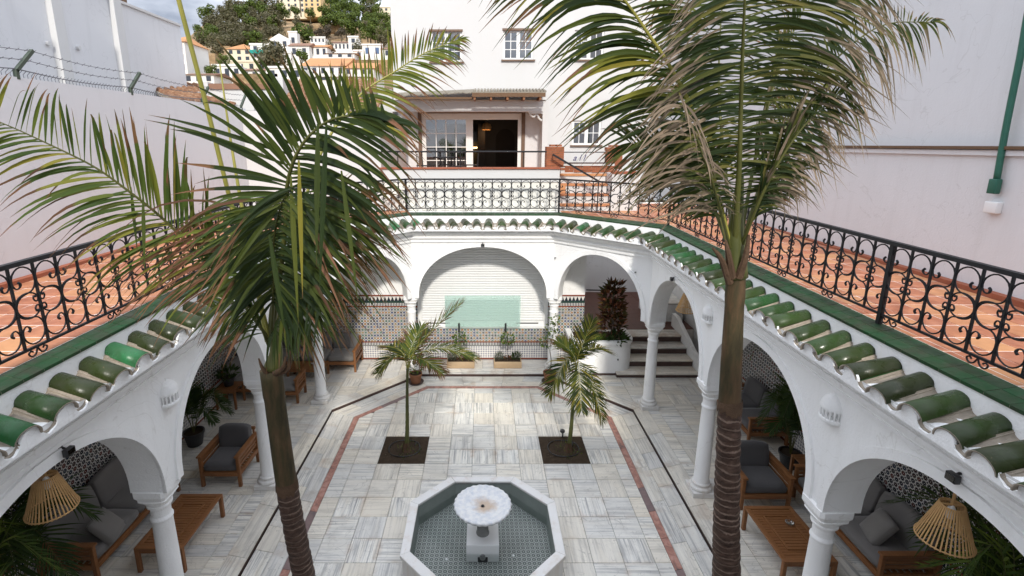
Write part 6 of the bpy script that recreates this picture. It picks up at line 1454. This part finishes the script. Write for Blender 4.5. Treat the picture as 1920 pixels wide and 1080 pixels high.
# lemon tree and shrub in pots
lt_ = thing('potted_lemon_tree', 'slender potted citrus tree in a terracotta pot before the right far column', 'potted plant', (1.78, 12.33, 0)); pot(lt_, .17, .30, M['clay'])
k = MB(); k.tube(cat([(0,0,.25),(.03,0,.6),(-.01,.02,.95),(.05,0,1.3),(.10,0,1.72)], 30), [.014-.008*i/29 for i in range(30)], 6); k.build('stem', M['stem'], lt_)
for i, (c, r, n) in enumerate((((-.12,0,1.15),(.16,.16,.14),60),((.12,0,1.3),(.16,.16,.16),60),((.02,0,1.5),(.16,.14,.16),50),((.10,0,1.76),(.12,.1,.14),40),((.2,.05,1.05),(.12,.12,.10),24))): leaves(lt_, 'foliage', c, r, n, .085, M['leaf'], 60+i, .25)
ps = thing('potted_shrub', 'terracotta pot with a small shrub on a dark saucer behind the left young palm', 'potted plant', (-1.78, 12.30, 0)); pot(ps, .17, .28, M['clay'])
leaves(ps, 'foliage', (0,0,.5), (.22,.2,.22), 130, .10, M['leaf'], 66); leaves(ps, 'foliage', (.05,-.02,.75), (.14,.14,.18), 60, .09, M['croton'], 67)
def trough(x, label, seed):
    t = thing('planter_trough', label, 'planter', (x, 13.17, GZ+.004), 0, 'pale clay troughs under the shutter'); k = MB(); 
    bx('trough_box', (-.39, -.17, 0), (.39, .17, .19), M['trough'], t, .012); bx('soil', (-.36, -.14, .185), (.36, .14, .198), M['soil'], t)
    leaves(t, 'foliage', (-.24,0,.27), (.12,.10,.12), 150, .11, M['leaf_grey'], seed, wid=.12, updir=1.2); leaves(t, 'foliage', (.24,0,.27), (.12,.10,.12), 150, .11, M['leaf_dark'], seed+1, wid=.14, updir=1.2); leaves(t, 'foliage', (0,0,.24), (.1,.08,.04), 40, .08, M['croton'], seed+2)
    k = MB(); k.tube(cat([(0,0,.18),(.01,0,.4),(-.01,0,.75)], 8), .008, 5); k.build('stem', M['stem'], t); leaves(t, 'crown', (0,0,.84), (.20,.17,.17), 150, .075, M['leaf'], seed+3, updir=.1)
trough(.70, 'pale clay trough with lavender and a small standard tree, right under the mint screen', 70); trough(-.62, 'pale clay trough with a small standard tree behind the left young palm', 75)
# croton and succulents in the planter
cr = thing('croton', 'tall dark red croton bush growing in the white planter', 'shrub', (3.52, 13.0, .93))
k = MB(); k.tube([(0,0,0),(.02,0,.5),(0,0,1.3)], .02, 6); k.tube([(0,0,0),(.12,0,.6),(.15,0,1.0)], .015, 6); k.build('stem', M['stem'], cr)
for i, (c, r, n) in enumerate((((0,0,.45),(.34,.26,.26),150),((.05,0,.85),(.30,.26,.28),170),((-.04,0,1.22),(.28,.24,.26),150),((.02,0,1.5),(.20,.18,.16),70))): leaves(cr, 'foliage', c, r, n, .20, M['croton'], 80+i, wid=.36)
su = thing('succulent_clump', 'pale green rosette succulents along the planter front', 'succulents', (3.02, 12.80, .95))
rg = random.Random(5)
for i in range(11):
    k = MB(); k.col = []; c = Vector((rg.uniform(-.35,.55), rg.uniform(-.14,.22), .02)); 
    for j in range(16): a = 2*PI*j/16*2.4; e = .35+.8*(j/16); leaf_ribbon(k, c, (math.cos(a), math.sin(a), e), UPV, .20*rg.uniform(.8,1.2), .035, .1, .6+.4*rg.random(), 0, seg=3)
    k.build('rosette', M['leaf'] if i % 3 else M['leaf_dark'], su)
leaves(su, 'foliage', (.62,-.05,.12), (.26,.2,.14), 110, .15, M['leaf_dark'], 91, wid=.4)
# kentia-like potted palms in the gallery
def potted_palm(loc, label, h, spread, nf, seed, mat='leaf_dark', pr=.2, ph=.32, potm='black', Lm=.42, side=None):
    t = thing('potted_palm', label, 'potted palm', loc, 0, 'potted palms standing in the gallery'); pot(t, pr, ph, M[potm], False); rg = random.Random(seed)
    for i in range(nf):
        a = 2*PI*i/nf + rg.uniform(-.3,.3); s_ = spread*rg.uniform(.7,1.1); hh = h*rg.uniform(.7,1.05); dx, dy = math.cos(a)*s_, math.sin(a)*s_
        if side and dx*side > 0: dx *= .35
        frond(t, [(0,0,ph*.8), (dx*.15, dy*.15, hh*.55), (dx*.5, dy*.5, hh), (dx, dy, hh*rg.uniform(.55,.85))], Lm, 30, .030, .5, M[mat], M['rachis_dark'], seed*10+i, dry=.12, start=.35, ang=(62,25), r0=.008, colb=(.1,.9))
    return t
potted_palm((5.95, 4.75, G), 'big potted palm behind the nearest right arch, beside the right lampshade', 2.1, 1.15, 13, 3, Lm=.5, side=1)
potted_palm((5.2, 3.9, G), 'potted palm with bright fronds right of the nearest right lampshade', 2.3, .9, 9, 31, mat='leaf', Lm=.42)
potted_palm((-5.85, 5.25, G), 'big potted palm in the near left corner, under the left lampshade', 1.9, 1.1, 12, 4, Lm=.48, side=-1)
potted_palm((-5.3, 4.2, G), 'potted palm with bright fronds at the left picture edge', 2.3, .8, 8, 41, mat='leaf', Lm=.4)
potted_palm((5.95, 8.62, G), 'potted palm in a black pot between the right armchair and the dark sofa', 1.55, .85, 11, 5, Lm=.38, side=1)
potted_palm((-6.0, 9.35, G), 'low potted palm against the left tiled wall behind the armchair', 1.2, .75, 9, 6, Lm=.34, side=-1)
bp = thing('black_pot', 'black plant pot with trailing greenery on the left side table', 'potted plant', (-6.05, 11.0, G+.5)); pot(bp, .14, .22, M['black'], False); leaves(bp, 'foliage', (0,0,.32), (.2,.2,.16), 90, .12, M['leaf_dark'], 95)
def hanging(loc, label, n, seed, Lh=.7):
    t = thing('hanging_plant', label, 'hanging plant', loc, 0, 'hanging baskets of trailing fern'); rg = random.Random(seed)
    k = MB(); k.lathe([(0,-.14),(.10,-.12),(.15,0),(.155,.02),(.13,.02)], 14); k.build('basket', M['fibre'], t); k = MB()
    for a in range(3): k.tube([(.14*math.cos(a*2.1), .14*math.sin(a*2.1), .02), (0,0,.55)], .004, 4)
    k.tube([(0,0,.55),(0,0,3.98-loc[2])], .004, 4); k.build('chains', M['wire'], t); k = MB(); k.col = []
    for i in range(n):
        a = rg.random()*2*PI; P = Vector((.1*math.cos(a), .1*math.sin(a), .03)); D = Vector((math.cos(a), math.sin(a), .5)); q = 10+int(rg.random()*14)
        for j in range(q):
            for s_ in (-1, 1): sdv = D.cross(UPV).normalized()*s_; leaf_ribbon(k, P, sdv+D*.3, UPV, .05, .02, .3, rg.random(), .1, seg=2)
            P = P + D.normalized()*.04; D = (D + Vector((rg.uniform(-.1,.1), rg.uniform(-.1,.1), -.22))).normalized()
    k.build('trailing_stems', M['leaf'], t); return t
hanging((-5.0, 9.2, 2.95), 'trailing fern basket hanging in the left gallery behind the palm', 34, 7); hanging((5.05, 8.6, 3.0), 'trailing fern basket hanging in the right gallery above the potted palm', 34, 8); hanging((5.1, 10.6, 3.1), 'trailing fern basket hanging in the shade of the far right arch', 26, 9)

# dead vine in the eave
dv = thing('dry_weed_tuft', 'tuft of dry brown weeds caught in the eave tiles near the far right corner', 'weeds', (2.55, 11.98, 4.16)); leaves(dv, 'twigs', (0,0,0), (.14,.1,.05), 60, .12, M['tree_brown'], 99, hang=.4, wid=.12)

# ---------------------------------------------------------------- hillside town
rockm = NT('dry_hillside'); P_ = rockm.pos(); n1 = rockm.noise(rockm.map(P_, (1,1,2.2)), .045, 8, .68, .5); n2 = rockm.noise(P_, .35, 6, .7)
c_ = rockm.ramp(n1, [(.34,(.14,.12,.06)), (.44,(.34,.23,.13)), (.54,(.55,.37,.21)), (.64,(.50,.43,.34)), (.8,(.22,.18,.10))])
rockm.bump(n2, 1., 1.5); M['hill'] = rockm.fin(rockm.mix(rockm.math('MULTIPLY', n2, .7), c_, (.14,.115,.07)), .95, .1)
prof_ = [(60, 4), (110, 10), (150, 23.5), (175, 29.5), (200, 36.5), (225, 44), (260, 60), (300, 72), (360, 82), (520, 84)]
def hz(x, y):
    for (a, za), (b, zb2) in zip(prof_, prof_[1:]):
        if y <= b: z = za + (zb2-za)*max(0, (y-a))/(b-a); break
    else: z = 84
    u = x/y  # ridge sinks towards the left
    k_ = min(1, max(0, (u+.66)/.16)); k_ = k_*k_*(3-2*k_)
    return 4 + (z-4)*(.42+.58*k_) + 2.2*noise.noise(Vector((x*.03, y*.03, 0)))*min(1, y/150) + .9*noise.noise(Vector((x*.12, y*.12, 3)))
k = MB(); nx_, ny_ = 90, 70
for j in range(ny_+1):
    y = 60*(520/60)**(j/ny_)
    for i in range(nx_+1): x = y*(-1.3+2.6*i/nx_); k.v.append((x, y, hz(x, y)))
k.f = [(j*(nx_+1)+i, j*(nx_+1)+i+1, (j+1)*(nx_+1)+i+1, (j+1)*(nx_+1)+i) for j in range(ny_) for i in range(nx_)]; k.m = [0]*len(k.f)
tag(k.build('hillside', M['hill'], smooth=True), 'dry ochre hillside rising behind the town', kind='structure')
fg = MB(); fg.add([(-700,-300,-1.3),(700,-300,-1.3),(700,900,-1.3),(-700,900,-1.3)], [(0,1,2,3)]); tag(fg.build('distant_ground', M['hill']), kind='structure')
M['w_far'] = simple('far_white_plaster', (.78,.76,.72), .9, var=.1, sc=.3); M['y_far'] = simple('cream_plaster', (.74,.66,.50), .9, var=.12, sc=.3); M['gold_far'] = simple('ochre_palace_plaster', (.72,.52,.27), .9, var=.15, sc=.3)  # wall plaster tones of the hillside houses
M['win_far'] = simple('dark_window', (.05,.06,.08), .3); M['blue_win'] = simple('blue_window_glass', (.10,.16,.28), .2); M['teal'] = simple('teal_awning_cloth', (.01,.28,.24), .8)
def town(label, u0, v0, u1, v1, Y, wall='w_far', roof='roof_far', rows=1, cols=3, kind='gable', depth=8., win='win_far', rh=.28):
    a = atY(u0, v1, Y); b = atY(u1, v0, Y); w = b[0]-a[0]; h = b[2]-a[2]; t = thing('town_house', label, 'house', (a[0], Y, a[2]-3), 0, 'houses on the hillside')
    H0 = 3; bx('wall', (0, 0, 0), (w, depth, H0+h), M[wall], t)
    r = min(w, h)*rh*1.6
    if kind == 'gable':
        k = MB(); o = .4; k.add([(-o,-o,H0+h),(w+o,-o,H0+h),(w+o,depth+o,H0+h),(-o,depth+o,H0+h),(-o,depth/2,H0+h+r),(w+o,depth/2,H0+h+r)], [(0,1,5,4),(2,3,4,5),(0,4,3),(1,2,5),(0,3,2,1)]); k.build('roof', M[roof], t)
    elif kind == 'hip':
        k = MB(); o = .4; k.add([(-o,-o,H0+h),(w+o,-o,H0+h),(w+o,depth+o,H0+h),(-o,depth+o,H0+h),(w/2,depth/2,H0+h+r*1.3)], [(0,1,4),(1,2,4),(2,3,4),(3,0,4),(0,3,2,1)]); k.build('roof', M[roof], t)
    elif kind == 'front':
        k = MB(); k.add([(0,0,H0+h),(w,0,H0+h),(w/2,0,H0+h+r*1.4),(0,depth,H0+h),(w,depth,H0+h),(w/2,depth,H0+h+r*1.4)], [(0,1,2),(5,4,3),(0,2,5,3),(2,1,4,5)]); k.build('roof', M[wall], t)
    else: bx('parapet', (-.2, -.2, H0+h), (w+.2, .2, H0+h+.45), M[wall], t)
    for j in range(rows):
        for i in range(cols):
            cx = w*(i+.5)/cols; cz = H0 + h*(j+.55)/rows; ww = min(.55, w/cols*.22); hh = min(.85, h/rows*.28)
            f = bx('window', (cx-ww, -.10, cz-hh), (cx+ww, .05, cz+hh), M[win], t)
    return t
town('tall white house with a hipped roof at the left foot of the hill', 322, 78, 345, 136, 120, rows=3, cols=2, kind='hip', depth=10)
town('small white house with a flat roof behind the upright palm spear', 401, 124, 451, 150, 125, kind='flat', cols=3)
town('cream three storey house left of the teal awning', 427, 92, 470, 116, 168, wall='y_far', rows=2, cols=3, kind='hip'); town('long cream house below the hill scrub, above the flat white house', 424, 116, 500, 136, 150, wall='y_far', cols=4, kind='flat')
te = town('white house with a bright teal awning', 471, 84, 506, 110, 165, rows=2, cols=2, kind='flat'); a = atY(472, 101, 165); b = atY(500, 95, 165); bx('awning', (a[0]-te.location.x, -1.6, a[2]-te.location.z), (b[0]-te.location.x, 0, b[2]-te.location.z), M['teal'], te)
town('white chapel-like house with a pointed gable', 506, 74, 543, 92, 178, kind='front', cols=2); town('small white bell tower beside the pointed gable', 543, 61, 556, 92, 179, kind='flat', cols=1, depth=3)
town('white house with a brown roof below the bell tower', 543, 86, 579, 108, 160, roof='roof_brown', cols=2, kind='gable'); town('white house with an orange roof in the middle of the hill row', 579, 88, 613, 107, 163, cols=3, kind='gable', rows=1)
town('small white villa half hidden by scrub, above the orange roof', 582, 71, 609, 81, 185, cols=4, kind='flat'); town('white villa with a green roof and a veranda', 620, 80, 655, 95, 172, roof='roof_brown', cols=5, kind='gable'); town('small white tower at the right end of the veranda villa', 654, 70, 671, 96, 170, kind='flat', cols=1, rows=2, depth=4)
town('low white house with an orange roof under the veranda villa', 611, 100, 664, 109, 155, cols=3, kind='gable'); town('white flat house with two wide blue windows', 680, 85, 716, 107, 158, cols=2, kind='flat', win='blue_win'); town('narrow white house with a brown roof at the right edge of the hill row', 716, 92, 736, 108, 157, cols=1, roof='roof_brown')
town('large white house with a wide orange tiled roof', 566, 124, 646, 142, 118, cols=5, kind='gable', rh=.9, depth=16); town('smaller wing with an orange roof right of the wide roofed house', 647, 128, 700, 142, 117, cols=4, kind='gable', rh=.8, depth=12)
town('low white house with a red roof edge in front of the wide roofed house', 579, 144, 690, 152, 100, cols=6, roof='roof_brown', kind='gable'); town('white house under the grey-green tree', 500, 128, 566, 150, 112, cols=3, kind='flat')
town('small white house at the far left foot of the scrub slope', 355, 128, 372, 140, 130, cols=1, kind='flat')
town('long cream palace on the hilltop', 524, -14, 596, 24, 300, wall='y_far', rows=4, cols=6, kind='flat', depth=20, roof='roof_brown'); town('ochre palace wing on the hilltop', 570, -10, 600, 20, 292, wall='gold_far', rows=4, cols=3, kind='flat', depth=18)
town('pale yellow building on the right crest of the hill', 702, 14, 738, 46, 270, wall='y_far', rows=4, cols=4, kind='flat', depth=20)
for (u0, v0, u1, v1, Y, l) in ((345,100,402,128,150,'ochre earth retaining wall left of the flat white house'),(560,46,640,52,245,'pale stone retaining wall under the palace'),(436,138,520,148,112,'tan garden wall behind the clay roof'),(646,112,735,128,135,'ochre retaining wall right of the wide orange roof'),(370,86,430,94,190,'pale wall along the foot of the wood')):
    a = atY(u0, v1, Y); b = atY(u1, v0, Y); w_ = thing('terrace_wall', l, 'wall', (a[0], Y, a[2]-2), 0, 'retaining walls on the hillside'); bx('masonry', (0, 0, 0), (b[0]-a[0], 3, b[2]-a[2]+2), M['hill'], w_)
for (u0, v0, u1, v1, Y, c_, l) in ((455,132,500,150,118,3,'white cottage with a low roof left of the grey-green tree'),(345,140,400,156,110,3,'white cottage at the foot of the ochre wall'),(530,100,545,112,158,1,'tiny white annex under the brown roofed house'),(664,96,682,108,162,1,'small white block between the tower and the blue windowed house'),(492,104,512,122,150,2,'white block under the teal awning')):
    town(l, u0, v0, u1, v1, Y, cols=c_, kind='gable' if c_ > 1 else 'flat', roof='roof_brown')
def tree_proto(mat, seed, tr=.25, shape=(1,1,.8)):
    rg = random.Random(seed); t = thing('tree', 'x', 'tree', (0,0,0), 0, 'trees on the hillside'); k = MB(); k.tube([(0,0,-1.5),(.1,0,1.5),(0,.1,3.2)], [.28,.22,.12], 6)
    for i in range(4): a = i*1.6; k.tube([(0,0,2.2),(math.cos(a)*1.2, math.sin(a)*1.2, 3.6)], [.12,.05], 5)
    k.build('trunk', M['stem'], t); k = MB(); k.col = []
    blobs = [(Vector((rg.uniform(-1.7,1.7)*shape[0], rg.uniform(-1.7,1.7), 3.9+rg.uniform(-1.5,1.7)*shape[2])), rg.uniform(.8,1.4)) for _ in range(11)]
    for c, r in blobs:
        for _ in range(80):
            q = Vector((rg.gauss(0,1), rg.gauss(0,1), rg.gauss(0,1))).normalized()*r*rg.uniform(.7,1.08); s_ = rg.uniform(.16,.34); n_ = (q.normalized()+Vector((rg.uniform(-.6,.6), rg.uniform(-.6,.6), rg.uniform(-.2,.8)))).normalized(); a = n_.orthogonal().normalized()*s_; b = n_.cross(a).normalized()*s_*.8; P = c+q
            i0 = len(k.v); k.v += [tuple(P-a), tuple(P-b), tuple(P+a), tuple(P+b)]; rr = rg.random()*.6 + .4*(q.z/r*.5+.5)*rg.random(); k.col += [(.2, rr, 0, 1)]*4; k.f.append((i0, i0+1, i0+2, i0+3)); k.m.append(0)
    k.build('crown', M[mat], t); return t
protos = {}
def plant_tree(kind, u, vb, Y, s_, label):
    if kind not in protos:
        protos[kind] = [tree_proto(kind, 100+len(protos)*7+q, shape=((1,1,.8),(.8,1,1.2))[q]) for q in (0, 1)]; protos[kind] = [[p, False] for p in protos[kind]]
    pr = protos[kind][R.randrange(2)]
    if pr[1]: o = dup(pr[0])
    else: o = pr[0]; pr[1] = True
    p = atY(u, vb, Y); o.location = (p[0], Y, p[2] - 1.9*s_); o.rotation_euler = (0, 0, R.random()*6); o.scale = (s_*R.uniform(.9,1.15),)*2 + (s_*R.uniform(.9,1.1),); o['label'] = label
rg = random.Random(42); ORD = 'first second third fourth fifth sixth seventh eighth ninth tenth eleventh twelfth thirteenth fourteenth'.split()
wood_lbl = 'grey-olive tree of the dense wood on the left of the hill'
# dense wood on the left: rows of trees
for r_, (vb, Y, ua, ub, n) in enumerate(((90, 203, 372, 440, 6), (82, 210, 372, 500, 11), (68, 222, 370, 530, 13), (52, 240, 376, 528, 12), (36, 258, 388, 528, 11), (22, 275, 408, 530, 9))):
    for i in range(n):
        u = ua + (ub-ua)*(i+.5)/n + rg.uniform(-5, 5); plant_tree('tree_olive' if rg.random() < .72 else 'tree_pine', u, vb+rg.uniform(-3,3), Y+rg.uniform(-4,4), rg.uniform(1.0,1.45)*Y/240, '%s tree of %d from the left, %s row of the dense olive wood' % (ORD[i], n, ('lowest','second lowest','third','fourth','fifth','highest')[r_]))
# bright pines on the right
for r_, (vb, Y, ua, ub, n) in enumerate(((74, 215, 686, 734, 4), (62, 228, 640, 732, 7), (48, 245, 606, 732, 9), (32, 262, 598, 712, 8), (16, 280, 612, 704, 6))):
    for i in range(n):
        u = ua + (ub-ua)*(i+.5)/n + rg.uniform(-4, 4); plant_tree('tree_pine' if rg.random() < .8 else 'tree_olive', u, vb+rg.uniform(-3,3), Y+rg.uniform(-4,4), rg.uniform(1.0,1.4)*Y/240, '%s bright pine from the left, %s row on the right hill shoulder' % (ORD[i], ('lowest','second','middle','fourth','highest')[r_]))
for u, vb, Y, s_, kd, l in ((569,78,186,1.45,'tree_pine','round green tree right of the white bell tower'), (517,128,140,1.5,'tree_olive','grey-green tree between the cream and orange roofed houses'), (503,122,142,1.2,'tree_olive','smaller grey-green tree left of the one by the orange roof'),
                         (404,98,180,1.3,'tree_olive','dark tree hanging over the slope behind the palm spear'), (566,115,150,.7,'tree_pine','small green tree below the brown roofed house'), (617,95,168,.7,'tree_olive','small dark tree left of the veranda villa'), (672,97,168,.8,'tree_olive','small dark tree right of the little tower'),
                         (553,28,270,1.1,'tree_pine','green tree before the hilltop palace'), (535,32,268,1.0,'tree_pine','low green tree left below the palace'), (582,34,265,1.0,'tree_pine','yellowish tree under the ochre palace wing'), (556,47,235,1.0,'tree_olive','grey shrub on the bare rocky slope'),
                         (595,70,200,.9,'tree_brown','brown bush above the small white villa'), (612,70,201,.9,'tree_brown','brown bush right of the small white villa'), (640,68,200,.8,'tree_brown','brown bush above the veranda villa'), (716,80,190,1.1,'tree_olive','dark tree above the blue windowed house'), (420,120,140,.6,'tree_pine','small green bush over the cream wall'), (398,142,120,.6,'tree_pine','yellow-green bush by the flat white house'), (583,66,203,.8,'tree_brown','brown bush left of the small white villa')):
    plant_tree(kd, u, vb, Y, s_, l)
for _l in protos.values():
    for _p, _u in _l:
        if not _u:
            for _c in list(_p.children): bpy.data.objects.remove(_c)
            bpy.data.objects.remove(_p)
# ceiling fan palm silhouette on the crest is part of the palace garden
pt = atY(564, 24, 285)
pc = thing('fan_palm', 'tall thin palm standing in front of the hilltop palace', 'palm tree', (pt[0], 285, pt[2])); k = MB(); k.tube([(0,0,-2),(0,0,7)], .3, 6); k.build('trunk', M['stem'], pc); k = MB(); k.col = []
for i in range(26): a = i*2.4; leaf_ribbon(k, (0,0,7), (math.cos(a), math.sin(a), rg.uniform(-.3,.9)), UPV, 2.6, .5, .7, rg.random(), .1, seg=4)
k.build('crown', M['tree_olive'], pc)
